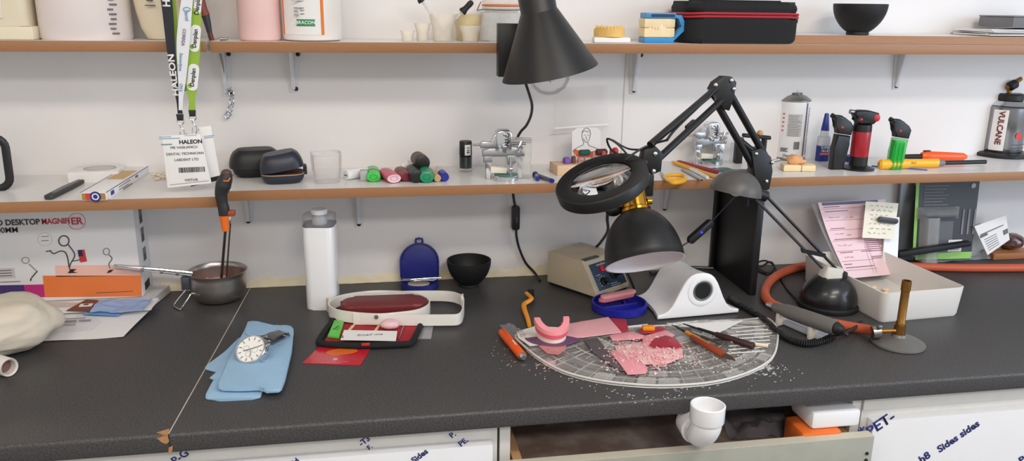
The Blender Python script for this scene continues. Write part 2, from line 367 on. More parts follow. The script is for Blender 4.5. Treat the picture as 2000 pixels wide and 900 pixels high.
for dz in (.0,-.012): MB().cyl((p.x,yd-.0175,p.z+dz), (p.x,yd-.0195,p.z+dz), .0028, n=12).build('screw_hole', INK, t)
zb = zd-.043
def onb(px,py): return W(px,py,zb)
p = W(1612,806,-.06); t = thing('plastic_tub', 'white tub with orange base in the open drawer', 'tub', (p.x,p.y+.02,zb))
MB().box((-.014,-.012,.025), (.07,.06,.05), bev=.006).build('base', mat('orange_plastic',(226,110,40),.35), t); MB().box((.012,0,.0655), (.085,.07,.03), bev=.006).build('body', WHT, t)
p = onb(1500,840); b = MB()
b.grid(lambda u, v: Vector(((u-.5)*.16, (v-.5)*.13, .022+.016*noise.noise(Vector((u*4,v*4,2)))+.008*noise.noise(Vector((u*11,v*9,5)))-.02*max(abs(u-.5),abs(v-.5))*1.6)), 26, 22, .0006)
solo('plastic_bag', 'crumpled clear plastic bag lying in the open drawer', 'bag', b, film('bag_film',(150,150,160),.22,.15), (p.x,p.y+.03,zb+.004))
# white waste pipe elbow hanging at the worktop edge
p = Y(1383,790,-.645); ex, ey, ez = p.x, -.645, p.z
t = thing('pipe_elbow', 'white plastic waste pipe elbow hooked at the front edge of the worktop', 'pipe', (ex,ey,ez-.03))
b = MB(); r = .0255
b.lathe([(r-.003,.004),(r-.003,.03),(r-.002,.031),(r,.030),(r,.006),(r-.0012,.0035),(r-.0025,.0025)], 40)
b.build('socket', WHTG, t)
pts = [(0,0,.008),(0,.001,-.003),(.0,.008,-.015),(.001,.020,-.025),(.002,.034,-.028)]
MB().tube(pts, .0228, 28, smooth=5).build('bend', WHTG, t)
c = Vector((.002,.034,-.028)); MB().cyl(c, c+Vector((.001,.026,.001)), .0255, n=32).build('collar', WHTG, t)
# ================================================================ UPPER SHELF
def wd(p, n): return n/ppm(p)
# cream storage box, far left
p0, p1 = at(-44,-.1,S2), at(82,-.1,S2); w = p1.x-p0.x
t = thing('storage_box', 'cream lidded plastic box at the far left of the upper shelf', 'box', ((p0.x+p1.x)/2,-.075,S2))
MB().box((0,0,.011), (w,.12,.022), bev=.003).build('base', CREAM, t)
MB().prism(roundrect(w-.018,.115,.012), .022, .13, bev=.003).build('body', CREAM, t)
MB().box((-.03,-.0585,.085), (.075,.003,.1), bev=.001).build('front_panel', IVORY, t)
MB().prism(roundrect(w+.004,.122,.012), .1302, .142, bev=.004).build('lid', CREAM, t)
# big white tub with printed side
p = at(172,-.085,S2); r = wd(p,84)
t = thing('plastic_tub', 'large white tub with printed side on the upper shelf, left of the cream jug', 'tub', p, 0)
MB().lathe([(r*.97,0),(r,.004),(r,.14),(r*.96,.15),(r*.7,.152)], 56, cap0=True, cap1=True, sy=.78).build('body', mat('tub_white',(232,222,220),.4,var=.01), t)
MB().lathe([(r*.98,.1525),(r*1.02,.153),(r*1.02,.17),(r*.98,.172)], 56, cap0=True, cap1=True, sy=.78).build('lid', WHT, t)
ax = R(-44); q = Vector((r*math.cos(ax)*1.001, r*.78*math.sin(ax)*1.001, .04)); tx = Vector((-math.sin(ax)*1, .78*math.cos(ax), 0)).normalized()
printed(t, q+Vector((0,0,0)), tx, (0,0,1), [(-.006+.002*(i%3), .034-.008*i, .012-.003*(i%2), .0028) for i in range(9)], INKG, off=.002)
# cream jug (only its round-bottomed side shows)
p = at(325,-.085,S2); r = wd(p,56)
t = thing('jug', 'cream plastic jug with a beige label, behind the hanging lanyards', 'jug', p)
MB().lathe([(r*.52,0),(r*.60,.002),(r*.78,.02),(r*.9,.05),(r*.98,.08),(r*1.02,.13),(r*.9,.16),(r*.35,.185),(r*.33,.2)], 48, cap0=True, cap1=True, sy=.8).build('body', mat('jug_cream',(232,218,192),.4,var=.02), t)
MB().lathe([(r*.38,.2),(r*.38,.222),(r*.3,.224)], 30, cap0=True, cap1=True).build('cap', WHT, t)
lb = MB(); lb.grid(lambda u, v: Vector((1.004*(r*(.80+.15*v))*math.sin(R(-38+76*u)), -1.02*(r*(.80+.15*v))*.8*math.cos(R(-38+76*u)), .03+.07*v)), 12, 6, .0004); lb.build('label', mat('beige_label',(222,196,160),.7), t)
printed(t, (-.02,-r*.78,.058), (1,0,0), (0,0,1), [(0,0,.016,.0014),(.003,.008,.01,.0014),(0,.016,.014,.0014),(.03,-.004,.008,.002)], INK, off=.004)
# red and black tool hanging through the gap between the two upper boards
zt = S2
p = at(417,-.05,S2); q = at(433,-.1,S2-.02)
t = thing('hand_tool', 'red and black handled tool at the right end of the upper left shelf', 'tool', (p.x,-.125,S2))
hx = Vector((-.010,.0,.075)); 
b = MB(); b.tube([(-.012,0,.16),(-.010,0,.11),(-.004,0,.06),(.002,0,.042)], lambda u: .0105-.002*u, 16); b.build('handle', mat('worn_red_grip',(132,66,58),.5,var=.3), t)
MB().tube([(-.0135,-.008,.1),(-.0105,-.0085,.075),(-.0085,-.0075,.058)], .005, 10).build('grip_inlay', BLK, t)
MB().tube([(.002,0,.045),(.005,0,.028),(.007,0,.013)], lambda u: .0072-.003*u, 14).build('ferrule', DGREY, t)
MB().tube([(.007,0,.013),(.009,0,.004),(.0095,0,.0008)], lambda u: .0045, 12).build('tip_collar', mat('dark_red',(96,36,36),.4), t)
b = MB(); b.cyl((0,0,0),(.013,0,0),.0032,.0022,n=12); solo('metal_pin', 'small steel pin lying on the upper shelf beside the red-handled tool', 'pin', b, STEEL, Vector((at(430,-.12,S2).x,-.12,S2+.0032)))
# thin blade and clip hanging on the bracket below
a, c = Y(427,104,-.03), Y(437,142,-.03)
b = MB(); b.strip([a, (a+c)/2, c], [a+Vector((.006,0,0)), (a+c)/2+Vector((.0045,0,0)), c+Vector((.0015,0,0))], .0012)
solo('blade', 'narrow steel blade hanging below the gap in the upper shelf', 'blade', b, STEEL)
t = thing('hanging_clip', 'wire spring clip with chain hanging from the bracket beside the green lanyard', 'clip', Y(440,172,-.012))
o = Vector(t.location)
def L(px, py, y=-.012): return Y(px,py,y)-o
b = MB(); b.tube([L(434,104),L(437,140),L(440,172),L(446,174),L(453,171),L(453,178),L(441,182)], .0011, 8); b.build('wire', CHROME, t)
b = MB()
for i, (x, y) in enumerate(((452,182),(454,190),(452,198),(453,206),(449,213),(447,220),(443,226))):
    c = L(x,y); M = Matrix.Translation(c) @ Euler((R(90), R(30*(i%2)), R(70*(i%2)))).to_matrix().to_4x4()
    b.tube([M @ Vector((.0042*math.cos(2*PI*k/10), .0056*math.sin(2*PI*k/10), 0)) for k in range(10)], .0011, 6, True, 0)
b.build('chain', CHROME, t)
MB().tube([L(447,216),L(452,222),L(446,228),L(441,224),L(443,217)], .0013, 8, True).build('hook', CHROME, t)
# pink canister
p = at(509,-.1,S2); r = wd(p,40)
t = thing('canister', 'pale pink canister on the upper shelf, left of the orange-striped tub', 'canister', p)
MB().lathe([(r*.9,0),(r*.97,.002),(r,.007),(r,.12),(r*.96,.13)], 48, cap0=True, cap1=True).build('body', mat('pale_pink_plastic',(232,194,190),.45,var=.02), t)
MB().lathe([(r*.99,.1305),(r*1.02,.131),(r*1.02,.15),(r*.97,.152)], 48, cap0=True, cap1=True).build('lid', WHT, t)
# white tub with orange-striped label
p = at(611,-.092,S2); r = wd(p,57)
t = thing('plastic_tub', 'white tub with an orange-striped label and green BRACON sticker', 'tub', p)
MB().lathe([(r*.9,.001),(r*.97,.003),(r*.99,.008),(r*1.0,.14),(r*.93,.155)], 56, cap0=True, cap1=True).build('body', mat('tub_ivory',(236,230,224),.35,var=.01), t)
MB().lathe([(r*.95,.1555),(r*.98,.156),(r*.98,.18),(r*.95,.182)], 56, cap0=True, cap1=True).build('lid', WHT, t)
def cyl_patch(r, a0, a1, z0, z1, n=14): return MB().grid(lambda u, v: Vector((r*math.sin(R(a0+(a1-a0)*u)), -r*math.cos(R(a0+(a1-a0)*u)), z0+(z1-z0)*v)), n, 2, .0003)
L0 = t
lbp = cyl_patch(r*1.004,-62,26,.012,.12).build('label', PAPER, t)
om = mat('orange_print',(226,122,44),.6)
cyl_patch(r*1.010,-64,-59,.012,.12,3).build('label_stripe', om, lbp); cyl_patch(r*1.010,20,26,.012,.12,3).build('label_stripe', om, lbp)
gr = cyl_patch(r*1.012,-26,9,.0265,.0385,8).build('sticker', mat('green_sticker',(52,150,88),.5), lbp)
text('BRACON', .0080, INKW, gr, (r*math.sin(R(-8.5)),-r*1.018,.0325), name='lettering', bold=.0002)
printed(t, (r*math.sin(R(-30)),-r*.995,.045), (1,0.25,0), (0,0,1), [(0,0,.007,.0013),(0,.006,.006,.0013),(0,.012,.007,.0013),(.011,.002,.010,.0011),(.011,.008,.008,.0011),(.009,.012,.011,.0011),(.028,.009,.005,.006),(-.004,.024,.046,.0006)], INKG, off=.004)
# mixing cups, droppers and jar
CUP = film('milky_silicone', (252,244,230), .42, .35, .1); CUPY = film('yellowed_silicone', (240,222,178), .55, .4, .1)
def cup(px0, px1, pxb0, pxb1, pytop, y, m, label, nm='mixing_cup', lip=0):
    p = at((px0+px1)/2, y, S2); R1 = wd(p,(px1-px0)/2); R0 = wd(p,(pxb1-pxb0)/2); h = zat(p,pytop)-S2
    b = MB(); th = .0012
    b.lathe([(0,.0),(R0,0),(R0+.0005,.001),(R0*.86+R1*.14,h*.45),(R1*.96,h*.92),(R1,h),(R1-th,h),(R1*.95-th,h*.9),(R0*.86+R1*.14-th,h*.45),(R0-th,.0025),(0,.0025)], 40)
    return solo(nm, label, 'cup', b, m, p, group='mixing cups on the upper shelf'), p, h, R1
cup(782,811,785,807,59,-.11,CUP,'smallest mixing cup, leftmost of the translucent cups')
cup(809,842,816,838,45,-.10,CUP,'waisted translucent cup between the smallest cup and the dropper beaker')
o_, pb, hb, rb = cup(838,892,846,884,28,-.10,CUP,'large translucent beaker holding two black-bulbed droppers')
cup(884,944,890,935,28,-.06,CUPY,'yellowed translucent beaker behind the small cup')
cup(897,939,904,932,51,-.118,CUP,'small translucent cup in front of the yellowed beaker')
for (bx, by, ex, ey, label) in ((820,-4,868,62,'glass dropper with black bulb leaning left out of the beaker'),(908,18,868,58,'glass dropper with black bulb leaning right out of the beaker')):
    a = Y(bx,by,-.1); c = Y(ex,ey,-.1); d = (a-c).normalized(); c = Vector((pb.x+(.006 if bx > 850 else .010), -.1, S2+.004)) if bx < 850 else Vector((pb.x-.012,-.1,S2+.004)); d = (a-c).normalized(); M = frame(c, d.orthogonal(), d.cross(d.orthogonal()))
    Ln = (a-c).length; t = thing('dropper', label, 'dropper', c); M.translation = Vector((0,0,0))
    MB().lathe([(.0008,0),(.0012,.01),(.0028,.02),(.0028,Ln-.004),(.0018,Ln-.004),(.0018,.02),(.0006,.006)], 16, M).build('pipette', film('pipette_glass',(236,236,236),.3,.05), t)
    MB().lathe([(.0072,Ln-.008),(.0075,Ln-.004),(.006,Ln-.001),(.0052,Ln+.004),(.0056,Ln+.014),(.0045,Ln+.019),(0,Ln+.021)], 20, M, cap0=True).build('bulb', BLKR, t)
p = at(979,-.07,S2); r = wd(p,44)
t = thing('clip_top_jar', 'glass clip-top jar with an orange seal behind the black cone lamp', 'jar', p)
JG = film('jar_glass',(238,234,228),.38,.06,.25)
b = MB(); b.prism(roundrect(2*r*.92,2*r*.75,.012), 0, .053, bev=.006, seg=3); b.build('body', JG, t)
MB().lathe([(r*.72,.0535),(r*.75,.058),(r*.86,.060),(r*.86,.0635)], 40, cap0=True, cap1=True).build('neck', JG, t)
MB().lathe([(r*.7,.0636),(r*.88,.0645),(r*.88,.0675),(r*.7,.068)], 40, cap0=True, cap1=True).build('seal', mat('orange_rubber',(232,126,52),.5), t)
MB().lathe([(r*.84,.0685),(r*.86,.071),(r*.8,.08),(0,.083)], 40, cap0=True).build('lid', JG, t)
b = MB(); b.tube([(-r*1.12,-.01,.056),(-r*.9,-r*.55,.058),(0,-r*.95,.0575),(r*.9,-r*.55,.058)], .0011, 8); b.tube([(-r*1.12,-.01,.056),(-r*1.0,-.004,.066),(-r*.9,0,.072)], .0011, 8); b.build('wire_clasp', STEEL, t)
# plaster casts
STONE = mat('yellow_stone',(232,190,110),.75,var=.12,scale=60,bump=.4,bscale=120); CAST = mat('cream_stone',(236,214,170),.75,var=.08,scale=60,bump=.3,bscale=150)
TOOTH = mat('ivory_tooth',(244,238,226),.35,var=.03)
def arch(b, w, d, z0, z1, t0, n=26, wob=.0, open_=1):
    out = []; inn = []
    for i in range(n+1):
        a = PI*i/n
        k = 1+wob*math.sin(i*2.7)
        out.append((w/2*math.cos(a)*k, -d*math.sin(a)*k+d*.5)); inn.append(((w/2-t0)*math.cos(a), -(d-t0)*math.sin(a)+d*.5))
    b.prism(out+inn[::-1], z0, z1, bev=.0008, seg=1); return out
p = at(1193,-.115,S2); 
t = thing('dental_cast', 'yellow stone dental cast on a white base, left of the blue articulator', 'dental cast', p); w = wd(p,60)
MB().prism([(-w*.62,-.014),(w*.58,-.014),(w*.5,.03),(-w*.5,.03)], 0, .0105, bev=.003).build('base', mat('plaster_white',(238,234,230),.7,bump=.2), t)
b = MB(); arch(b, w, .034, .0107, .026, .012, wob=.02); b.build('arch', STONE, t)
b = MB()
for i in range(12):
    a = PI*(i+.5)/12; b.ell(((w/2-.005)*math.cos(a), -.029*math.sin(a)+.017, .026+.002*math.sin(i*3.1)), (.0034,.0034,.0055), n=10, m=8)
b.build('teeth', STONE, t)
p = at(1283,-.105,S2); w = wd(p,70)
BLU = mat('blue_plastic',(48,140,202),.35,var=.04)
t = thing('plastic_articulator', 'blue plastic articulator holding a pair of cream casts beside the zip case', 'articulator', p); h = .055
MB().prism([(-.031,-.018),(.027,-.018),(.027,.02),(-.031,.02)], 0, .0105, bev=.0015).build('lower_plate', BLU, t)
MB().prism([(-.030,-.018),(.029,-.018),(.029,.02),(-.030,.02)], .0455, .056, bev=.0015).build('upper_plate', BLU, t)
MB().box((.003,-.0185,.0512), (.046,.0015,.005)).build('slot', mat('slot_navy',(30,50,84),.5), t)
b = MB(); M = frame((0,0,0),(1,0,0),(0,0,1))
b.prism([(.024,.004),(.031,.004),(.051,.026),(.057,.027),(.057,.031),(.052,.0335),(.044,.052),(.029,.0525),(.029,.047),(.038,.046),(.045,.031)], -.004, .012, M, bev=.0012); b.build('hinge_arm', BLU, t)
def jaw(z0, z1, flip, yo=0):
    b = MB(); q = [(-.033,-.019),(.018,-.021),(.030,-.012),(.032,.018),(-.032,.02)]
    b.prism(q, z0, z1, bev=.002); return b
jaw(.0107,.0282,0).build('lower_cast', CAST, t); jaw(.0286,.0453,1).build('upper_cast', CAST, t)
for s in range(9):
    MB().ell((-.022+.0055*s, -.0185+.0004*(s-3)**2*.6, .029+.0012*math.sin(s*2)), (.0031,.003,.0062), n=12, m=8).build('tooth', TOOTH if s in (4,5) else CAST, t)
# black zip case
p0, p1 = at(1320,-.08,S2), at(1534,-.08,S2); w = p1.x-p0.x
t = thing('zip_case', 'black fabric zip case with red piping on the upper shelf', 'case', ((p0.x+p1.x)/2,-.077,S2))
MB().prism(roundrect(w,.128,.03,8), 0, .050, TM(), bev=.010, seg=4).build('lower_shell', BLKF, t)
MB().prism(roundrect(w,.128,.03,8), .0545, .079, TM(), bev=.013, seg=4, inset=.97).build('upper_shell', BLKF, t)
MB().prism(roundrect(w-.004,.124,.03,8), .049, .056).build('zip', BLK, t)
rm = mat('red_piping',(172,34,48),.55)
for z, n in ((.0493,1),(.0552,1)):
    pp = [Vector((x*1.004, y*1.006, z+.0035*math.sin((x/w+.5)*PI)-(.0008 if z > .05 else .004)*0)) for x, y in roundrect(w,.128,.03,8)]
    MB().tube(pp, .0024, 8, True, 0).build('piping', rm, t)
MB().prism([(-w*.36,-.045),(w*.33,-.045),(w*.30,.045),(-w*.33,.045)], .0788, .0815, bev=.001).build('top_panel', BLKF, t)
MB().box((w/2+.004,-.03,.046), (.006,.006,.014), bev=.0015).build('zip_pull', BLK, t)
# rubber bowls
def bowl(p, R1, R0, h, label, grp='black mixing bowls'):
    t = thing('mixing_bowl', label, 'bowl', p, 0)
    pr = [(R0*.9,0),(R0,.001),(R0,.004),(R0*.97,.006)]
    out = [(R0*.97+(R1-R0*.97)*(1-(1-k)**2.0), .006+(h-.006)*k**1.15) for k in [i/14 for i in range(1,15)]]
    inn = [(max(r-.0026,0), max(z,.009)) for r, z in out[::-1]]
    MB().lathe([(0,0)]+pr+out+[(R1-.001,h+.0006)]+inn+[(R0*.4,.008),(0,.0075)], 56).build('bowl', BLKR, t); return t
p = at(1674,-.095,S2+.017); R1 = wd(p,50); bowl(p, R1, R1*.42, zat(p,8)-p.z, 'black rubber bowl on the upper shelf at right')
# papers and grey box, far right
p = at(1960,-.075,S2+.0168)
for k, (dx, dy, rz, m) in enumerate(((0,0,.02,PAPER),(.004,.006,-.05,mat('newsprint',(206,202,198),.8)),(.0,-.004,.06,PAPER),(.01,.004,-.02,PAPER))):
    b = MB(); b.grid(lambda u, v: Vector(((u-.5)*.16, (v-.5)*.11, .0018*math.sin(u*5+k)*v)), 14, 8, .0022)
    solo('paper_sheet', ('stack','crumpled','curled','top')[k]+' sheet in the papers under the grey box on the upper shelf', 'paper', b, m, (p.x+dx,p.y+dy,p.z+.0042+.0033*k), rz, group='papers at the right of the upper shelf')
t = thing('grey_box', 'flat grey box on the papers at the right end of the upper shelf', 'box', (p.x+.045,p.y,p.z+.019))
MB().box((0,0,.010), (.14,.10,.02), bev=.0015).build('body', mat('grey_card',(112,112,114),.6), t); MB().box((0,0,.0215), (.142,.102,.0025), bev=.0008).build('lid', GREYP, t)
# ================================================================ LANYARDS AND BADGES (hanging in front of the left shelves)
HY = -.182
def ribbon(name, label, rows, m, y=HY, th=.0012, top=True):
    t = thing(name, label, 'lanyard', Y(rows[0][0],rows[0][2],y)); o = Vector(t.location)
    A = [Y(a,p_,y+dy)-o for a,_,p_,dy in rows]; B = [Y(c,p_,y+dy)-o for _,c,p_,dy in rows]
    A = catmull(A,5); B = catmull(B,5); b = MB().strip(A, B, th); return t, b, o
t, b, o = ribbon('lanyard', 'black and white printed lanyard reading HALEON, hanging at left', [(300,322,-70,0),(314,336,0,0),(326,342,98,0),(339,349,170,0),(345,353,200,0),(347,357,222,0)], None)
b.build('black_strap', mat('black_webbing',(36,38,46),.7,bump=.2,bscale=500), t)
b2 = MB(); rows = [(366,390,-70),(354,377,0),(345,371,80),(348,364,150),(349,358,190),(349,357,215)]
b2.strip(catmull([Y(a,p_,HY-.004)-o for a,_,p_ in rows],5), catmull([Y(c,p_,HY-.004)-o for _,c,p_ in rows],5), .0012); b2.build('white_strap', mat('white_webbing',(228,230,234),.6,bump=.1), t)
def strap_text(s, px, py, qx, qy, size, m, par, o, y, bold=.0003, w=1):
    a = Y(px,py,y); c = Y(qx,qy,y); d = (c-a).normalized(); n = Vector((0,-1,0)); up = n.cross(d); text(s, size, m, par, (a+c)/2-o, d, up, bold=bold, w=w)
strap_text('HALEON', 345,192,333,101, .0145, INKW, t, o, HY-.0012, .0005, 1.22)
strap_text('H', 326,13,325,0, .0165, INKW, t, o, HY-.0012, .0005)
lb = mat('pale_blue_print',(120,160,190),.6)
for s, a, c, sz in (('Sensi',(363,14),(366,46),.009),('COREGA',(360,55),(357,90),.007),('Sensodyne',(354,100),(352,142),.007),('TAD',(354,180),(354,162),.007)):
    strap_text(s, *a, *c, sz, lb if s != 'COREGA' else mat('plum_print',(130,104,128),.6), t, o, HY-.0052, .0001)
MB().tube([Y(364,14,HY-.0052)-o,Y(358,18,HY-.0052)-o,Y(364,24,HY-.0052)-o,Y(372,18,HY-.0052)-o], .0007, 6, True).build('printed_emblem', lb, t)
def clip(par, o, px, py, y, k=1):
    b = MB(); q = Y(px,py,y)-o
    b.tube([q+Vector((.0055*math.cos(a), 0, .0055*math.sin(a)-.004)) for a in [2*PI*i/12 for i in range(12)]], .0011, 8, True, 0)
    b.cyl(q+Vector((0,0,-.009)), q+Vector((.0005,0,-.015)), .0026, n=12)
    b.tube([q+Vector(v) for v in ((0,0,-.015),(.004,0,-.02),(.0045,0,-.028),(.001,0,-.034),(-.0025,0,-.03),(-.002,0,-.022))], .0013, 8); b.tube([q+Vector(v) for v in ((.004,-.001,-.02),(.006,-.001,-.026),(.009,-.001,-.025))], .0010, 8)
    b.build('metal_clip', CHROME, par)
    MB().prism([(-.006,.0),(.006,0),(.005,-.011),(-.005,-.011)], -.0015, .0015, frame(q+Vector((0,0,.008)),(1,0,0),(0,0,1)), bev=.0006).build('end_tab', MATS['black_webbing'], par)
clip(t, o, 352, 232, HY)
t2, b, o2 = ribbon('lanyard', 'lime green lanyard with white Denplan ovals, hanging at left', [(392,410,-70,.004),(377,395,0,.004),(372,393,50,.004),(367,391,100,.004),(366,388,130,.004),(364,385,172,.004),(369,381,195,.004),(368,382,216,.004)], None)
GRNW = mat('lime_webbing',(150,184,62),.65,var=.06,bump=.15,bscale=500); b.build('front_strap', GRNW, t2)
b = MB(); rows = [(318,328,-70),(334,343,0),(338,347,50),(342,350,95),(347,356,140),(360,368,178)]
b.strip(catmull([Y(a,p_,HY+.009)-o2 for a,_,p_ in rows],5), catmull([Y(c,p_,HY+.009)-o2 for _,c,p_ in rows],5), .0012); b.build('rear_strap', GRNW, t2)
for (cx, cy, hw, hh) in ((386,10,7,17),(381,75,9.5,26),(377,151,10,26)):
    c = Y(cx,cy,HY+.0025)-o2; s = 1/ppm(c+o2); d = (Y(cx-3,cy+30,HY)-Y(cx,cy,HY)).normalized(); Mx = frame(c, d, Vector((0,-1,0)).cross(d))
    MB().prism(roundrect(2*hh*s, 2*hw*s, hw*s*.9), -.0002, .0004, Mx).build('printed_oval', INKW, t2)
    text('Denplan', .0098, INK, t2, c+Vector((0,-.0006,0)), -d, -Vector((0,-1,0)).cross(d), bold=.0002, w=.95, name='lettering')
    MB().ell(c+d*hh*s*.62+Vector((-.0035,-.0006,0)), (.004,.0003,.004), n=16, m=6).build('printed_dot', GRNW, t2)
clip(t2, o2, 376, 224, HY+.003)
# badges
def badge(label, quad, y, th=.0025):
    P = [Y(a,c,y+dy) for a,c,dy in quad]; o = (P[0]+P[1])/2; t = thing('badge', label, 'badge', o)
    x = (P[1]-P[0]).normalized(); up = (P[0]-P[3]).normalized(); M = frame((0,0,0), x, up); inv = M.inverted()
    pl = [((inv @ (q-o)).x, (inv @ (q-o)).y) for q in P]; MB().prism(pl, -th, 0, M, bev=.0006).build('card', PAPER, t); return t, M, pl
t, M, pl = badge('white visitor badge printed HALEON hanging in front of another badge', [(315,265,0),(391,262,0),(413,358,-.004),(327,367,-.004)], HY-.002)
s = 1/ppm(Y(360,310,HY)); X = M.col[0].xyz; U = M.col[1].xyz; H = (pl[0][1]-pl[3][1]); h0 = -pl[3][1]
def bt(st, u, v, size, m=INK, **k): text(st, size, m, t, M @ Vector((u,v,.0002)), X, U, **k)
bt('HALEON', .015,-.0125,.0096, bold=.0003); bt('MR VASILIANCU', .003,-.0215,.0062); bt('DENTAL TECHNICIAN', .0035,-.0325,.0062); bt('LABDENT LTD', .005,-.043,.0062); bt('VISITOR', .009,-.079,.0062)
random.seed(3); bars = []; u = 0
while u < .042: wv = random.choice((.0006,.001,.0016)); bars.append((u,0,wv,.009)); u += wv+random.choice((.0005,.0009))
printed(t, M @ Vector((-.010,-.0655,0)), X, U, bars, INK, 'barcode')
printed(t, M @ Vector((-.034,-.0165,0)), X, U, [(0,0,.018,.0022)], mat('teal_print',(120,150,152),.6), off=.0004)
printed(t, M @ Vector((-.036,-.006,0)), X, U, [(0,0,.034,.0014),(0,.003,.02,.0012),(.042,.004,.02,.0008)], lb)
MB().tube([M @ Vector((pl[3][0]+.004,pl[3][1]+.005,.0004)), M @ Vector((pl[2][0]-.004,pl[2][1]+.005,.0004))], .0004, 6, smooth=0).build('wallet_seam', GREYP, t)
t, M, pl = badge('second white badge hanging behind the front visitor badge', [(380,249,0),(412,245,0),(431,350,0),(396,360,0)], HY+.010)
printed(t, M @ Vector((-.002,-.021,0)), M.col[0].xyz, M.col[1].xyz, [(0,0,.016,.0015),(0,.003,.018,.0012)], lb)
b = MB(); b.prism([(pl[3][0]-.02,pl[3][1]-.001),(pl[2][0],pl[2][1]-.001),(pl[2][0]-.001,pl[2][1]+.007),(pl[3][0]-.02,pl[3][1]+.006)], .0001, .0008, M); b.build('dark_strip', BLK, t)
# ================================================================ LOWER SHELF
SL = S1-.002
# black-rimmed mirror at the far left edge
p = W(2,374,SL); hgt = zat(p,266)-SL
t = thing('mirror', 'black-rimmed rounded mirror standing at the far left of the lower shelf', 'mirror', (p.x-.05,p.y,SL+.0004), 0, rot=(R(-3),0,R(8)))
M = frame((0,0,hgt/2),(1,0,0),(0,0,1))
b = MB(); rr = roundrect(.135,hgt,.02); ri = roundrect(.118,hgt-.017,.014)
b.tube([M @ Vector((x,y,0)) for x,y in roundrect(.128,hgt-.009,.018)], .0046, 10, True, 0, flat=(1,1.5)); b.build('rim', BLK, t)
MB().prism(roundrect(.124,hgt-.013,.016), -.002, .001, M).build('glass', mat('silver_mirror',(225,225,222),.08,1,var=0), t)
MB().prism(roundrect(.128,hgt-.008,.018), -.007, -.0022, M, bev=.001).build('back', BLK, t)
MB().box((0,.012,.004), (.05,.03,.007), bev=.001).build('foot', BLK, t)
# white box with a round lid mark, flat handle, long carton
p = W(180,356,SL)
t = thing('small_box', 'small white open-topped box with a round recess, behind the flat black handle', 'box', (p.x,p.y+.034,SL), R(3))
MB().prism(roundrect(.088,.066,.004), 0, .019, bev=.0015).build('body', PAPER, t)
MB().lathe([(.026,.019),(.0265,.0205),(.028,.0205),(.0285,.019)], 36, TM(.006,0,0), sy=.8).build('recess_ring', mat('ring_grey',(176,170,166),.5), t)
MB().lathe([(.0262,.0194),(0,.0194)], 36, TM(.006,0,0), sy=.8).build('recess', mat('pale_recess',(206,200,196),.6), t)
a, c = W(93,386,SL+.004), W(158,354,SL+.004); d = c-a
t = thing('hand_tool', 'flat dark grey tool handle lying in front of the small white box', 'tool', (a.x,a.y,SL+.0003), math.atan2(d.y,d.x)); Ln = d.length
MB().prism([(0,-.004),(.004,-.0075),(Ln*.6,-.007),(Ln,-.006),(Ln,.006),(Ln*.6,.007),(.004,.0075),(0,.004)], 0, .0075, bev=.002).build('handle', DGREY, t)
MB().prism([(.02,-.003),(Ln*.9,-.003),(Ln*.9,.003),(.02,.003)], .0073, .0082, bev=.0006).build('inlay', GREYP, t)
a, a2, c = W(161,392,SL), W(207,391,SL), W(298,332,SL); d = Vector((c.x-a2.x, c.y-a2.y, 0)); an = math.atan2(d.y,d.x); Ln = d.length+.004; wz = .042
t = thing('carton', 'long white and gold carton with a blue and red logo end', 'carton', ((a.x+a2.x)/2,(a.y+a2.y)/2,SL), an)
wz = ((a2-a).length)*abs(math.sin(an))+.004; hz = zat(a2,379)-SL+.003
MB().box((Ln/2,0,hz/2), (Ln,wz,hz), bev=.0006).build('body', PAPER, t)
gk = mat('gold_print',(200,164,104),.45); nv = mat('navy_print',(38,48,130),.5); rd = mat('red_print',(214,60,54),.5)
MB().box((Ln*.56,.001,hz), (Ln*.30,wz*.72,.0006)).build('gold_panel', gk, t)
M = frame((-.0001,0,0),(0,-1,0),(0,0,1))
MB().prism([(-wz*.46,.0012),(wz*.46,.0012),(wz*.46,hz-.0012),(-wz*.46,hz-.0012)], -.0001, .0004, M).build('gold_end', mat('olive_gold',(170,132,60),.5), t)
MB().prism([(-wz*.30,.001),(-wz*.05,.001),(-wz*.05,hz-.001),(-wz*.30,hz-.001)], .0, .0007, M).build('red_band', rd, t)
MB().lathe([(.0088,0),(.0088,.0006),(0,.0006)], 28, M @ TM(.003,hz/2,.0004)).build('blue_disc', nv, t)
MB().lathe([(.0058,0),(.0058,.0006),(.0038,.0006),(.0038,0)], 28, M @ TM(.003,hz/2,.0008)).build('white_ring', INKW, t)
sd_ = (0,-wz/2-.0002,0)
printed(t, (.02,-wz/2-.0002,hz/2), (1,0,0), (0,0,1), [(0,-.003,.016,.007)], nv); printed(t, (.06,-wz/2-.0002,hz/2), (1,0,0), (0,0,1), [(0,-.003,.05,.0012),(0,.002,.06,.0012),(.02,-.006,.05,.0012),(.09,.0,.014,.004)], INKG)
for sx, sy in ((1,1),(1,-1)): pass
b = MB(); b.tube([(0,-wz/2,hz),(Ln,-wz/2,hz)], .0006, 6, smooth=0); b.tube([(0,wz/2,hz),(Ln,wz/2,hz)], .0006, 6, smooth=0); b.tube([(Ln,-wz/2,hz),(Ln,wz/2,hz)], .0006, 6, smooth=0); b.build('blue_edge_lines', nv, t)
# crumbs of plaster behind the badges
b = MB(); random.seed(5)
for _ in range(26):
    p = W(random.uniform(300,328), random.uniform(336,353), SL); k = random.uniform(.002,.006); b.ell((p.x,p.y,SL+k*.55), (k,k*.8,k*.6), Matrix(), 8, 6)
o = b.build('plaster_crumbs', mat('cream_crumbs',(226,214,190),.9,bump=.4)); tag(o, 'small heap of cream plaster crumbs between carton and badges', 'plaster', kind='stuff')
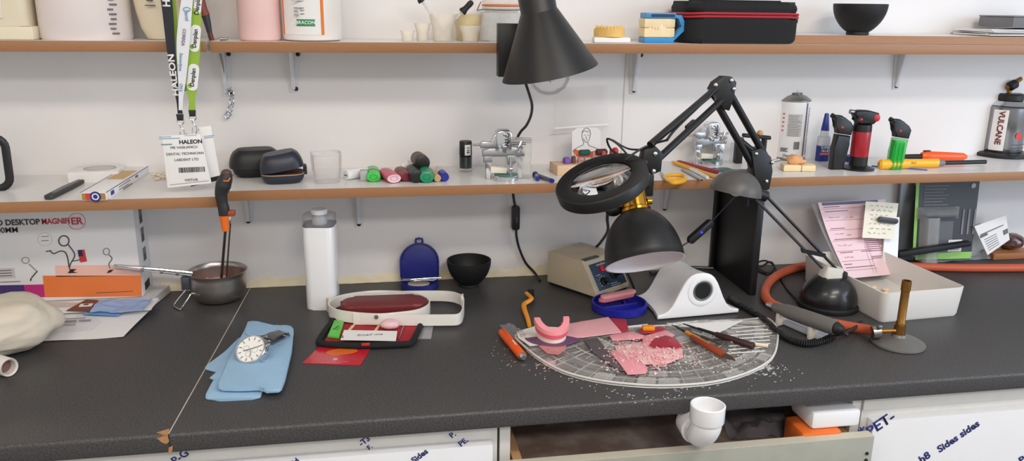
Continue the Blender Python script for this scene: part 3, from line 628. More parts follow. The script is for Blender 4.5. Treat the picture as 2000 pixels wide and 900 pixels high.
# glasses cases
p = W(498,348,S1)
t = thing('glasses_case', 'closed black glasses case leaning on the lower shelf', 'glasses case', (p.x,p.y+.028,S1), R(12))
def caseshape(l, w, k=.62): return [(l/2*math.copysign(abs(math.cos(a))**k, math.cos(a)), w/2*math.copysign(abs(math.sin(a))**k, math.sin(a))) for a in [2*PI*i/40 for i in range(40)]]
def case_half(l, w, z0, z1, k=.62, top=1, crown=.5):
    b = MB(); cs = caseshape(l,w,k); rings = []
    for i in range(7):
        q = i/6; f = 1-crown*(1-math.sqrt(1-(q*.98)**2)); rings.append((f, z0+(z1-z0)*q))
    vs = [[b.bm.verts.new((x*f,y*f,z)) for x, y in cs] for f, z in rings]
    for u_, v_ in zip(vs, vs[1:]):
        for i in range(40): b.bm.faces.new((u_[i],u_[(i+1)%40],v_[(i+1)%40],v_[i]))
    b.bm.faces.new(vs[0][::-1]); b.bm.faces.new(vs[-1]); return b
CASEB = mat('black_leatherette',(26,26,28),.5,bump=.12,bscale=400); CASEN = mat('navy_leatherette',(36,40,54),.4,bump=.1,bscale=400)
case_half(.088,.06,.018,.0,.6,crown=.35).build('lower_shell', CASEB, t); case_half(.098,.07,.0185,.052,.6,crown=.42).build('upper_shell', CASEB, t)
p = W(550,361,S1)
t = thing('glasses_case', 'navy glasses case lying slightly open with a brown lining', 'glasses case', (p.x,p.y+.030,S1), R(8))
case_half(.078,.066,.017,.0,.6,crown=.3).build('lower_shell', CASEN, t)
MB().tube([(x,y,.0175) for x, y in caseshape(.077,.065,.6)], .0010, 8, True, 0).build('rim', mat('tan_piping',(176,140,110),.5), t)
MB().prism(caseshape(.07,.058,.6), .0171, .0178).build('lining', mat('brown_lining',(92,58,44),.8), t)
hb = case_half(.08,.068,.0,.030,.6,crown=.4); hb.bm.transform(TM(-.040,0,.0195,0,R(-9)+0,0) @ TM(.040,0,0)); hb.build('lid', CASEN, t)
MB().box((.041,.0,.022), (.006,.02,.018), bev=.002).build('clasp', CASEN, t)
# clear square tumbler
p = W(638,359,S1)
t = thing('tumbler', 'clear square plastic tumbler on the lower shelf beside the navy case', 'cup', (p.x,p.y+.022,S1+.0003), R(6))
PC = film('polycarbonate',(226,220,218),.24,.05,.25)
b = MB(); wl_, hl_ = .052, zat(p,303)-S1
def sq(w, r): return roundrect(w,w,r,6)
def ringstack(b, spec):
    rs = [[b.bm.verts.new((x,y,z)) for x, y in sq(w,r)] for w, r, z in spec]; n = len(rs[0])
    for a_, c_ in zip(rs, rs[1:]):
        for i in range(n): b.bm.faces.new((a_[i],a_[(i+1)%n],c_[(i+1)%n],c_[i]))
    b.bm.faces.new(rs[0][::-1]); b.bm.faces.new(rs[-1])
ringstack(b, [(.042,.010,0),(.046,.012,.002),(.053,.013,hl_*.45),(.056,.015,hl_*.8),(.055,.016,hl_),(.052,.015,hl_),(.050,.013,hl_*.45),(.043,.011,.009),(.04,.010,.008)]); b.build('body', PC, t)
MB().tube([(x,y,hl_) for x, y in sq(.0535,.0155)], .0011, 8, True, 0).build('rim', film('rim_clear',(240,240,240),.5), t)
# the row of pens, markers and lids lying on the shelf, noses towards the viewer
def pen(label, x, y, L, r, cols, tilt=.15, z=0, flat=(1,1), cap=.38, n=20, group='pens and markers on the lower shelf', tail=None, nm='marker_pen', cat='marker', clipc=None):
    p = W(x,y,S1); ax = r*flat[1]; t = thing(nm, label, cat, (p.x,p.y,S1+ax+.0002+z), tilt, group)
    M = frame((0,0,0),(1,0,0),(0,0,1))   # local z of M = towards viewer (-y)
    M = Matrix(((1,0,0,0),(0,0,1,0),(0,1,0,0),(0,0,0,1)))      # lathe axis along +y (away)
    c1, c2 = cols[:2]
    MB().lathe([(r*.80,0),(r*.96,.0012),(r,.004),(r,L*cap)], n, M, True, True, *flat).build('cap', c1, t)
    MB().lathe([(r*.93,L*cap+.0001),(r*.93,L*.9),(r*.8,L)], n, M, True, True, *flat).build('barrel', c2, t)
    if len(cols) > 2: MB().lathe([(r*1.02,L*cap-.0005),(r*1.03,L*cap+.004)], n, M, True, True, *flat).build('band', cols[2], t)
    if clipc: MB().box((0,L*cap*.6,ax*1.05), (.003,L*cap*.8,.0016), bev=.0005).build('pocket_clip', clipc, t)
    MB().lathe([(r*.45,-.0003),(r*.5,-.0003),(r*.5,.0004),(r*.45,.0004)], n, M, sx=flat[0], sy=flat[1]).build('end_ring', DGREY if c1 != BLK else BLKR, t)
    return t
HG1 = mat('bright_green',(60,196,76),.35); HG2 = mat('pale_green',(128,200,128),.4); PKM = mat('rose_plastic',(206,84,110),.35); MAR = mat('maroon_plastic',(124,34,48),.4)
GRN2 = mat('emerald_plastic',(24,142,98),.35); NAVP = mat('royal_blue_plastic',(32,40,150),.35); TANP = mat('tan_plastic',(200,168,118),.5)
p = W(676,352,S1); t = thing('adhesive_tube', 'white tube lying at the left end of the pens', 'tube', (p.x,p.y,S1+.0098), R(-52))
M = Matrix(((1,0,0,0),(0,0,1,0),(0,1,0,0),(0,0,0,1)))
MB().lathe([(.0085,0),(.0096,.0008),(.0096,.030)], 24, M, True, True).build('cap', WHTG, t); MB().lathe([(.0090,.0302),(.0088,.048),(.0065,.052)], 24, M, True, True).build('barrel', WHT, t)
printed(t, (-.004,-.0002,-.001), (1,0,0), (0,0,1), [(0,0,.008,.002)], INKG, off=.0008)
p = W(711,354,S1); b = MB(); b.box((0,.008,.010), (.014,.018,.02), bev=.0012); b.box((0,-.0014,.006), (.010,.002,.008), bev=.0006); solo('eraser', 'small pale grey block between the white tube and the green highlighter', 'eraser', b, mat('grey_rubber',(176,176,174),.5), (p.x,p.y,S1))
pen('bright green highlighter, leftmost of the row of pens', 730, 356, .075, .0135, (HG1,HG2,DGREY), .02, flat=(1,.72), cap=.36, cat='highlighter', nm='highlighter')
pen('thin dark pen behind the pink marker', 751, 350, .07, .0045, (DGREY,DGREY), .3, nm='pen', cat='pen')
pen('pink marker with a pale end, right of the green highlighter', 770, 358, .07, .0145, (PKM,PKM,PKM), .22, flat=(1,.62), cap=.45)
MB().lathe([(.0128,-.0006),(.0118,-.0002),(0,-.0003)], 24, Matrix(((1,0,0,0),(0,0,1,0),(0,1,0,0),(0,0,0,1)) ), sy=.62).build('pale_end', mat('pale_pink_end',(236,196,204),.4), bpy.data.objects['marker_pen'])
pen('maroon marker between the pink and the black markers', 796, 355, .07, .0135, (MAR,MAR,MAR), .16, flat=(1,.66), cap=.5)
pen('black marker lying left of the emerald marker', 814, 358, .07, .0125, (BLK,BLK,BLK), .1, cap=.5)
pen('emerald green marker at the right of the black one', 834, 358, .062, .0135, (GRN2,GRN2,GRN2), .0, flat=(1,.85), cap=.5)
pen('fat black marker with a red ring lying on top of the row', 826, 347, .06, .0150, (BLK,DGREY,mat('red_ring',(176,40,40),.4)), .12, z=.013, cap=.34)
pen('tan glue pen right of the emerald marker', 855, 356, .075, .0070, (TANP,TANP), .12, cap=.6, nm='pen', cat='pen')
pen('blue capped pen with a clear barrel at the right end of the row', 869, 355, .08, .0085, (NAVP,PC), .08, cap=.42, nm='pen', cat='pen')
b = MB(); p = W(797,334,S1)
b.grid(lambda u, v: Vector(((u-.5)*.028, (v-.5)*.022, .012+.010*noise.noise(Vector((u*3,v*3,7))))), 10, 8, .0006); solo('tissue', 'crumpled white tissue behind the maroon marker', 'tissue', b, PAPER, (p.x,p.y,S1+.002))
# nail-varnish like bottle
p = W(911,337,S1); r = wd(p,12.5); h = zat(p,277)-S1
t = thing('small_bottle', 'small dark bottle with tall black cap and white label beside the articulator', 'bottle', (p.x,p.y+r,S1))
MB().lathe([(r*.98,0),(r*1.03,.001),(r*1.03,.006),(r*.98,.0075)], 32, cap0=True, cap1=True).build('clear_base', PC, t)
MB().lathe([(r*.96,.0076),(r,.010),(r,h*.50),(r*.8,h*.525)], 32, cap0=True, cap1=True).build('bottle', mat('dark_green_varnish',(38,50,48),.15,coat=.5), t)
MB().lathe([(r*.98,h*.53),(r,h*.54),(r*.98,h*.97),(r*.9,h)], 32, cap0=True, cap1=True).build('cap', BLK, t)
MB().grid(lambda u, v: Vector((r*1.01*math.sin(R(-14+58*u)), -r*1.01*math.cos(R(-14+58*u)), h*(.56+.34*v))), 8, 2, .0002).build('label', PAPER, t)
text('116', .009, INK, t, (r*1.03*math.sin(R(15)), -r*1.03*math.cos(R(15)), h*.73), (0,0,-1), (math.cos(R(15)),math.sin(R(15)),0), bold=.0002)
# dental articulators of cast metal
def articulator(p, k, label, disc=1, rz=0, full=1):
    t = thing('metal_articulator', label, 'articulator', p, rz)
    Mx = frame((0,0,0),(1,0,0),(0,0,1))
    MB().lathe([(.027,0),(.028,.001),(.028,.010),(.026,.0112),(.020,.0112)], 36, Matrix.Diagonal((k,k,k,1)) @ TM(.004,-.004,0), cap0=True, cap1=True).build('base_ring', CHROME, t)
    MB().lathe([(.0255,.0113),(.0255,.0125),(0,.0125)], 36, Matrix.Diagonal((k,k,k,1)) @ TM(.004,-.004,0)).build('mounting_disc', mat('teal_plate',(70,120,112),.4), t)
    def kb(): return MB()
    for x in (-.033,.036):
        b = kb(); b.prism([(x-.006,.0),(x+.006,.0),(x+.0045,.045),(x+.008,.058),(x-.008,.058),(x-.0045,.045)], -.012, -.003, Mx, bev=.0015)
        b.bm.transform(Matrix.Diagonal((k,k,k,1))); b.build('post', CHROME, t)
    b = kb(); b.prism([(-.046,.050),(.044,.050),(.046,.058),(.034,.070),(-.020,.071),(-.046,.064)], -.016, .004, Mx, bev=.002)
    b.prism([(-.044,.038),(-.026,.038),(-.026,.052),(-.044,.052)], -.010, .004, Mx, bev=.0015); b.prism([(.008,.032),(.026,.036),(.024,.052),(.006,.052)], -.008, .006, Mx, bev=.002)
    b.bm.transform(Matrix.Diagonal((k,k,k,1))); b.build('upper_arm', ALU, t)
    b = kb(); b.prism([(-.020,.066),(.014,.066),(.0155,.102),(.008,.109),(-.010,.109),(-.019,.104)], -.013, .016, Mx, bev=.004, seg=3)
    b.prism([(-.034,.070),(-.018,.070),(-.018,.098),(-.024,.096)], -.006, .008, Mx, bev=.0015)
    b.bm.transform(Matrix.Diagonal((k,k,k,1))); b.build('hinge_housing', CHROME, t)
    b = kb(); b.prism([(-.052,.070),(-.018,.070),(-.018,.082),(-.048,.084),(-.053,.079)], -.004, .010, Mx, bev=.0015); b.bm.transform(Matrix.Diagonal((k,k,k,1))); b.build('side_bracket', ALU, t)
    b = kb(); b.cyl((-.068,-.004,.0765),(-.048,-.004,.0765),.0022); b.cyl((.016,-.004,.078),(.046,-.004,.078),.0026); b.cyl((.0,-.010,.060),(0,-.012,.085),.003); b.bm.transform(Matrix.Diagonal((k,k,k,1))); b.build('pin', STEEL, t)
    b = kb(); b.cyl((.012,-.016,.0),(.012,-.018,.052),.0032); b.ell((.012,-.019,.026),(.005,.004,.005)); b.ell((.012,-.022,.004),(.009,.006,.004)); b.bm.transform(Matrix.Diagonal((k,k,k,1))); b.build('incisal_rod', CHROME, t)
    b = kb(); b.cyl((.030,-.008,.062),(.034,-.016,.072),.0048); b.cyl((.036,-.004,.083),(.030,-.008,.070),.003); b.cyl((-.012,-.018,.069),(-.012,-.026,.069),.0035); b.ell((-.001,-.017,.100),(.005,.003,.004)); b.ell((-.002,-.017,.074),(.005,.004,.004)); b.bm.transform(Matrix.Diagonal((k,k,k,1))); b.build('screws', CHROME, t)
    text('OYN', .0135*k, DGREY, t, (.003*k,-.0170*k,.089*k), (0,0,-1), (1,0,0), bold=.0003)
    b = kb(); b.prism([(-.030,.016),(.004,.014),(.006,.026),(-.030,.030)], -.006, .010, Mx, bev=.002); b.bm.transform(Matrix.Diagonal((k,k,k,1))); b.build('bite_block', IVORY, t)
    return t
p = W(988,355,S1); h = zat((p.x,p.y+.02,S1),252)-S1; articulator((p.x,p.y+.024,S1), h/.1095, 'chrome metal articulator standing beside the small dark bottle')
p = W(1030,352,S1); t = thing('clear_box', 'clear plastic box standing just behind the chrome articulator', 'box', (p.x-.012,p.y+.035,S1), R(-10))
MB().box((0,0,.035), (.05,.04,.07), bev=.003).build('body', CLEAR2, t); MB().box((0,0,.0725), (.052,.042,.004), bev=.001).build('lid', CLEAR2, t)
tb = pen('slim blue ballpoint with grip, right of the chrome articulator', 1050, 354, .05, .0042, (NAVP,mat('lilac_barrel',(134,134,190),.3)), -.12, cap=.25, nm='pen', cat='pen')
p = W(1049,330,S1); MB().cyl((-.001,.036,0),(-.001,.046,0),.0058).build('grip', BLK, tb)
pen('slate pen with blue tip lying left of the wooden bur block', 1080, 358, .06, .0042, (NAVP,mat('slate_barrel',(90,92,104),.4)), .32, cap=.12, nm='pen', cat='pen')
# wooden bur block with mounted stones and points
a, c = W(1096,343,S1), W(1220,340,S1)
t = thing('bur_block', 'pale wooden block holding coloured grinding points behind the magnifier', 'tool block', (a.x,a.y,S1), R(6)); bw = .115
PINE = mat('pale_pine',(222,190,156),.6,var=.06,scale=14,stretch=(3,40,40)); MB().box((bw/2-.008,.025,.010), (bw,.05,.02), bev=.001).build('block', PINE, t)
o = Vector(t.location); iv = (Matrix.Translation(o) @ Matrix.Rotation(R(6),4,'Z')).inverted()
def point(px, py, L, r, m, label, horiz=0, shaft=STEEL, dy=0, h=None):
    q = iv @ Y(px,py,o.y+.022+dy); hx = Vector((q.x,q.y,.0202)); top = q.z
    tt = thing('grinding_point', label, 'grinding point', (Matrix.Translation(o) @ Matrix.Rotation(R(6),4,'Z')) @ hx, R(6), 'grinding points in the wooden block')
    MB().cyl((0,0,-.004),(0,0,max(top-.0202-(r if horiz else L/2),.002)),.0012,n=8).build('shank', shaft, tt)
    if horiz: MB().lathe([(0,-L/2),(r*.8,-L/2),(r,-L/2+.002),(r,L/2-.003),(r*.6,L/2),(0,L/2)], 18, Matrix(((0,0,1,0),(0,1,0,0),(1,0,0,top-.0202),(0,0,0,1)))).build('stone', m, tt)
    else: MB().lathe([(0,-L/2),(r*.7,-L/2),(r,-L/2+.002),(r*.9,L/2-.002),(0,L/2)], 18, TM(0,0,top-.0202)).build('stone', m, tt)
PUR = mat('purple_stone',(126,84,172),.7); BRN = mat('brown_rubber',(110,70,64),.7); GST = mat('green_stone',(20,82,72),.7); MST = mat('maroon_stone',(92,30,40),.7); TER = mat('terracotta_rubber',(176,96,84),.7); PNK = mat('dusty_pink_rubber',(196,132,126),.7); REDP = mat('red_rubber',(206,46,50),.6)
point(1107,315,.013,.009,PUR,'purple grinding wheel at the left end of the wooden block',1)
point(1120,312,.017,.0048,BRN,'brown rubber point beside the purple wheel')
point(1131,312,.014,.003,PNK,'small pink point right of the brown point')
point(1142,298,.023,.0062,GST,'dark green stone lying crosswise on its shank',1)
point(1159,305,.022,.0038,PNK,'pale terracotta point between green and maroon stones')
point(1175,297,.023,.0068,MST,'maroon stone lying crosswise on its shank',1,dy=.004)
point(1179,305,.022,.0046,TER,'terracotta point in front of the maroon stone',dy=-.006)
point(1194,303,.026,.0042,mat('rust_rubber',(150,66,56),.7),'rust red point right of the maroon stone')
point(1202,295,.010,.0075,REDP,'bright red wheel at the right of the block',1,dy=.006)
# drawing card and plastic sleeve on the wall
p0, p1 = Y(1119,322,-.075), Y(1174,322,-.075); w = p1.x-p0.x; pz = Y(1146,249,-.045).z
t = thing('drawing_card', 'white card with a pen drawing of a woman in an orange top', 'card', ((p0.x+p1.x)/2,-.07,S1+.0003), rot=(R(-10),0,R(-4))); h = (pz-S1)*1.03
M = frame((0,0,0),(1,0,0),(0,0,1)); k = h
MB().prism([(-w/2,0),(w/2,0),(w/2,h*.93),(w*.36,h),(-w*.30,h),(-w/2,h*.90)], -.0012, 0, M).build('card', PAPER, t)
def dl(pts, r=.00045, m=INK): MB().tube([M @ Vector((x*w,y*h,.0004)) for x, y in pts], r, 6, smooth=5).build('pen_line', m, t)
dl([(-.10,.66),(-.15,.78),(-.14,.90),(-.04,.985),(.08,.97),(.14,.88),(.12,.76),(.05,.66),(-.04,.665),(-.10,.74)]); dl([(-.14,.88),(-.06,.93),(.02,.90),(.10,.92)])
dl([(-.09,.66),(-.12,.59),(-.28,.54),(-.46,.46)]); dl([(.05,.66),(.09,.58),(.28,.53),(.46,.47)]); dl([(-.07,.82),(-.03,.82)]); dl([(.04,.82),(.08,.82)]); dl([(.0,.80),(-.01,.755),(.02,.75)]); dl([(-.02,.71),(.04,.71)]); dl([(-.46,.46),(-.38,.26),(-.42,.12)]); dl([(.46,.47),(.42,.3)])
MB().prism([(x*w,y*h) for x, y in ((-.46,.46),(-.40,.50),(-.2,.435),(.0,.42),(.25,.44),(.46,.49),(.48,.36),(.2,.30),(-.1,.29),(-.32,.31))], .0001, .0005, M).build('orange_top', mat('orange_crayon',(226,104,56),.8,var=.2,scale=300), t)
q = [Y(1085,330,-.03),Y(1192,322,-.03),Y(1188,166,-.004),Y(1086,172,-.004)]
t = thing('plastic_sleeve', 'clear plastic sleeve with a bright fold leaning on the wall above the bur block', 'plastic sleeve', (q[0]+q[1])/2); o = Vector(t.location)
for v in q: v.z = max(v.z, S1+.001)
b = MB(); b.grid(lambda u, v: (q[0].lerp(q[1],u)).lerp(q[3].lerp(q[2],u), v)-o+Vector((0,.002*math.sin(u*9)-.003*math.sin(PI*v),0)), 16, 16, .0004); b.build('sheet', film('sleeve_film',(232,226,226),.08,.12,.2), t)
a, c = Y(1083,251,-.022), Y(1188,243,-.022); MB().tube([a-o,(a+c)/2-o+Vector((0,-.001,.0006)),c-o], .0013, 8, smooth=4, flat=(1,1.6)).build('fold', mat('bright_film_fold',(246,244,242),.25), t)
# little clear box with pink strips
p = W(1241,311,S1); t = thing('clear_box', 'little clear box with pink strips beside the magnifier arm joint', 'box', (p.x,p.y+.012,S1), R(4))
MB().box((0,0,.014), (.028,.022,.026), bev=.0015).build('body', CLEAR2, t); MB().box((0,0,.030), (.032,.025,.005), bev=.001).build('lid', CLEAR2, t)
for x in (-.018,-.024): pass
MB().box((-.006,-.0122,.012), (.003,.001,.02)).build('pink_strip', PNK, t); MB().box((.0,-.0122,.012), (.002,.001,.02)).build('pink_strip', PNK, t)
# scissors and pencils
t = thing('scissors', 'yellow-handled scissors lying behind the magnifier ring', 'scissors', W(1312,350,S1)+Vector((0,0,.004)), R(0)); o = Vector(t.location); YEL = mat('yellow_plastic',(236,176,34),.35)
def sl(px,py,z=.004): return W(px,py,S1+z)-o
for pts in ([(1300,344),(1318,341),(1337,344),(1335,352),(1318,354),(1302,351)],[(1302,350),(1320,349),(1338,352),(1330,356),(1312,357)]):
    MB().tube([sl(*q_) for q_ in pts], .0036, 10, True).build('handle', YEL, t)
MB().strip([sl(1302,346,.003),sl(1290,334,.003)], [sl(1296,349,.003),sl(1289,335,.003)], .0015).build('blade', STEEL, t)
def stick(label, a, c, r, m, nm='pencil', cat='pencil', n=6, z=0, tip=None, grp='pencils on the lower shelf'):
    A, B_ = W(*a,S1+r), W(*c,S1+r); t = thing(nm, label, cat, (A.x,A.y,S1+r+z+.0002), 0, grp); d = B_-A; d.z = 0
    MB().cyl((0,0,0), d*.94, r, n=n).build('barrel', m, t)
    MB().cyl(d*.94, d, r, r*.35, n=n).build('tip', tip or m, t); return t
stick('long yellow pencil in the heap behind the grey lamp shade', (1402,347),(1312,316), .0042, YEL)
stick('crimson pencil lying behind the yellow pencil', (1402,336),(1322,315), .0042, mat('crimson_lacquer',(160,40,56),.3))
stick('white pencil with grey end in front of the yellow one', (1382,347),(1346,328), .0036, WHT, tip=mat('wood_tip',(150,120,100),.6))
stick('grey steel rod lying in front of the white pencil', (1371,352),(1330,330), .0026, STEEL, nm='metal_rod', cat='rod')
# second articulator and spray can etc.
p = W(1394,324,S1); h = zat((p.x,p.y+.03,S1),236)-S1; articulator((p.x,p.y+.024,S1), h/.1095, 'second metal articulator behind the long magnifier arm', rz=R(8))
p = W(1404,333,S1); b = MB(); b.prism(roundrect(.055,.03,.006), 0, .003, bev=.001); solo('green_plate', 'dark green flat plate in front of the second articulator', 'plate', b, mat('bottle_green_plate',(52,88,76),.5), (p.x,p.y,S1), R(10))
p = W(1440,318,S1); b = MB(); b.box((0,0,.028), (.014,.02,.056), bev=.002); solo('black_clip', 'black plastic block beside the second articulator', 'block', b, BLK, (p.x,p.y,S1))
ty = -.115; pb = at(1487,ty,S1); zt_b = Y(1480,268,ty).z-S1
t = thing('bench_clamp', 'black T-handled clamp with a small wooden ball, behind the magnifier arm', 'clamp', (pb.x,ty,S1)); o = Vector(t.location)
MB().box((0,0,.004), (.030,.034,.008), bev=.0015).build('foot', BLK, t); MB().cyl((0,0,.007),(0,0,zt_b-.002),.0058).build('stem', BLK, t)
A, B_ = Y(1452,264,ty)-o, Y(1503,269,ty)-o; MB().tube([A,(A+B_)/2,B_], .0048, 12, smooth=2, flat=(1.6,.9)).build('tee_bar', BLK, t)
q = Y(1484,261,ty)-o; MB().ell((q.x,q.y,q.z+.001),(.0062,.0062,.0062)).build('wooden_ball', mat('turned_wood',(200,148,98),.5), t)
p = W(1553,314,S1); r = wd(p,32); h = zat((p.x,p.y+r,S1),196)-S1
t = thing('spray_can', 'white aerosol can with bare silver top on the lower shelf', 'spray can', (p.x,p.y+r*.9,S1), R(0))
MB().lathe([(r*.9,0),(r*1.0,.001),(r*1.0,.004),(r*.97,.006)], 48, cap0=True, cap1=True).build('base_rim', STEEL, t)
MB().lathe([(r*.97,.0061),(r*.985,.008),(r*.985,h)], 48, cap0=True, cap1=True).build('body', mat('white_tin',(234,234,236),.3,coat=.2), t)
MB().lathe([(r*1.0,h+.0001),(r*1.02,h+.001),(r*1.02,h+.003),(r*.94,h+.005),(r*.72,h+.011),(r*.5,h+.0145),(r*.46,h+.016),(r*.50,h+.0175),(r*.44,h+.019)], 48, cap0=True, cap1=True).build('dome', STEEL, t)
MB().lathe([(r*.34,h+.0191),(r*.34,h+.024),(r*.22,h+.026),(r*.20,h+.033),(r*.12,h+.034)], 28, cap0=True, cap1=True).build('nozzle', mat('nozzle_white',(206,204,202),.5), t)
def cpr(r, items, m, nm='printed_text', par=t):
    b = MB()
    for a0, z0, a1, z1 in items: b.grid(lambda u, v: Vector((r*math.sin(R(a0+(a1-a0)*u)), -r*math.cos(R(a0+(a1-a0)*u)), z0+(z1-z0)*v)), max(1,int(abs(a1-a0)/8)), 1, .0002)
    return b.build(nm, m, par)
random.seed(11)
cpr(r*.992, [(-42,h*.42,8,h*.80)], mat('pale_grey_print',(196,194,194),.6), 'text_panel'); cpr(r*.994, [(22,h*.08,30,h*.985)], mat('grey_stripe',(96,98,104),.5), 'stripe')
cpr(r*.997, [(-40+random.uniform(0,3),h*(.43+.028*i),random.uniform(-8,6),h*(.438+.028*i)) for i in range(13)], INKG)
cpr(r*.994, [(38,h*(.10+.027*i),58-random.uniform(0,8),h*(.113+.027*i)) for i in range(30)], INKG); cpr(r*.994, [(-62,h*(.5+.07*i),-54,h*(.53+.07*i)) for i in range(5)], mat('red_symbols',(196,120,124),.6), 'warning_symbols')
cpr(r*.994, [(-14+1.3*i,h*.20,-14+1.3*i+(.5 if i%3 else .9),h*.33) for i in range(16)], INK, 'barcode')
for (a_, z_, s_, m_) in ((-30,.09,'Schaum-Reiniger',INK),(-8,.09,'eco',INKB)):
    text('Blue' if m_ is INKB else 'Dental', .0085, m_, t, (r*1.0*math.sin(R(a_)), -r*1.0*math.cos(R(a_)), h*z_), (math.cos(R(a_)),math.sin(R(a_)),0), (0,0,1), off=.0003)
printed(t, (r*math.sin(R(-45)),-r*math.cos(R(-45)),h*.16), (math.cos(R(-45)),math.sin(R(-45)),0), (0,0,1), [(-.008,0,.016,.001),(-.008,.003,.013,.001),(-.008,.006,.016,.0012)], INK, off=.0012)
# plaster pieces
p = W(1564,335,S1)
t = thing('plaster_cast', 'cream plaster cast in two halves on the lower shelf, below the aerosol can', 'plaster cast', (p.x,p.y+.012,S1), R(-4))
def lump(b, c, r, seed, k=.25, n=20):
    f0 = len(b.bm.verts); b.ell((0,0,0),(1,1,1),n=n,m=12); b.bm.verts.ensure_lookup_table()
    for v in b.bm.verts[f0:]:
        d = v.co.normalized(); q = 1+k*noise.noise(d*1.7+Vector((seed,0,0)))+k*.4*noise.noise(d*5+Vector((0,seed,0))); v.co = Vector((d.x*r[0]*q+c[0], d.y*r[1]*q+c[1], d.z*r[2]*q+c[2]))
b = MB(); b.prism([(-.036,-.012),(.0,-.014),(.001,.014),(-.032,.016)], 0, .014, bev=.003); b.build('left_half', CAST, t)
b = MB(); b.prism([(.0025,-.013),(.030,-.016),(.036,-.004),(.033,.014),(.002,.014)], 0, .013, bev=.003); b.build('right_half', CAST, t)
b = MB(); lump(b, (0,0,.009), (.019,.012,.010), 3.1); lump(b, (.014,-.003,.006), (.010,.006,.005), 1.2)
solo('plaster_piece', 'peach coloured plaster piece resting on the cream cast', 'plaster piece', b, mat('peach_plaster',(226,164,112),.75,bump=.3), (p.x-.010,p.y+.012,S1+.0135))
# glue bottle
p = W(1608,318,S1); ht = zat(p,222)-S1
t = thing('glue_bottle', 'small clear glue bottle with blue cap and blue label behind the black torch lighter', 'bottle', (p.x,p.y+.008,S1), R(0)); k = ht/.098
MB().prism(roundrect(.026,.018,.006), 0, .052*k, bev=.002).build('body', film('frosted_bottle',(226,230,236),.7,.2,.1), t)
MB().lathe([(.0105,.0525*k),(.0085,.058*k),(.0085,.064*k)], 24, cap0=True, cap1=True).build('shoulder', film('frosted_shoulder',(226,230,236),.6,.2,.1), t)
MB().lathe([(.0088,.0642*k),(.0082,.068*k),(.0045,.096*k),(.0035,.098*k)], 24, cap0=True, cap1=True).build('cap', mat('cobalt_plastic',(32,50,140),.35), t)
MB().prism(roundrect(.0265,.0185,.006), .003*k, .034*k).build('label', mat('cobalt_label',(34,52,128),.4), t)
printed(t, (0,-.0094,.003), (1,0,0), (0,0,1), [(-.0115,.0145,.023,.005)], mat('salmon_print',(220,110,116),.5), 'red_band'); text('SUPER\nGLUE', .0072, INKW, t, (0,-.0096,.0275*k), bold=.0002)
# torch lighters
def lighter(px, py, pytop, label, m, nm='torch_lighter', green=0):
    p = W(px,py,S1); h = zat(p,pytop)-S1; k = h/.10; t = thing(nm, label, 'lighter', (p.x,p.y+.01,S1), R(0), 'torch lighters on the lower shelf')
    Mx = frame((0,0,0),(1,0,0),(0,0,1)) @ Matrix.Scale(k,4)
    body = [(-.0135,.0),(.0115,.0),(.0125,.02),(.0165,.048),(.018,.062),(-.010,.066),(-.0125,.04)] if not green else [(-.0125,0),(.0125,0),(.0145,.03),(.018,.056),(-.0095,.060),(-.0115,.035)]
    MB().prism(body, -.008, .008, Mx, bev=.004 if not green else .003, seg=3).build('body', m, t)
    hz = .0665 if not green else .0605
    MB().prism([(-.0095,hz+.001),(.0185,hz-.003),(.0215,hz+.013),(.016,hz+.021),(.002,hz+.030),(-.004,hz+.0335),(-.018,hz+.0345),(-.0195,hz+.030),(-.012,hz+.022),(-.010,hz+.014)], -.0075, .0075, Mx, bev=.003, seg=3).build('head', BLK, t)
    q = Mx @ Vector((-.002,hz+.012,.0076)); MB().ell(q, (.0035,.0018,.0028), n=14, m=8).build('trigger_button', mat('red_button',(206,40,50),.4), t)
    b = MB(); b.cyl(Mx @ Vector((-.018,hz+.032,0)), Mx @ Vector((-.0215,hz+.0335,0)), .0042*k); b.build('nozzle', BLKR, t)
    if green:
        MB().prism([(-.0105,.006),(.0105,.006),(.013,.052),(-.0085,.055)], -.0062, .0062, Mx, bev=.002).build('fuel', mat('green_fuel',(36,170,66),.15,var=.15), t)
        for x in (-.008,0,.008): MB().cyl(Mx @ Vector((x,.001,.009)), Mx @ Vector((x+.001,.05,.0088)), .0016).build('rib', m, t)
    return t
lighter(1638,332,226,'all black torch lighter between glue bottle and red torch', BLK)
lighter(1751,332,227,'torch lighter with a transparent green tank', film('green_clear',(60,200,84),.5,.05,.2), green=1)
p = W(1684,333,S1); h = zat(p,218)-S1; k = h/.112
t = thing('blow_torch', 'red and black table torch with round base, between the two torch lighters', 'torch', (p.x,p.y+.018,S1), R(0))
S = Matrix.Scale(k,4); Mx = frame((0,0,0),(1,0,0),(0,0,1)) @ S
MB().lathe([(.028,0),(.0305,.001),(.0305,.003),(.024,.005),(.017,.008)], 44, S, True, True).build('base', BLK, t)
MB().lathe([(.0168,.0081),(.0168,.025)], 36, S, True, True).build('lower_collar', BLK, t)
MB().lathe([(.0165,.0252),(.0168,.026),(.0172,.072),(.017,.073)], 36, S, True, True).build('body', mat('red_lacquer',(166,28,44),.3,coat=.2), t)
MB().lathe([(.0172,.0732),(.017,.082),(.0165,.086)], 36, S, True, True).build('upper_collar', BLK, t)
MB().prism([(-.014,.0865),(.017,.0865),(.025,.094),(.0275,.101),(.0255,.108),(.008,.1125),(-.010,.1135),(-.020,.112),(-.024,.106),(-.020,.100),(-.015,.096)], -.010, .010, Mx, bev=.004, seg=3).build('head', BLK, t)
MB().cyl(Mx @ Vector((-.022,.109,0)), Mx @ Vector((-.030,.1105,0)), .0048).build('nozzle', STEEL, t)
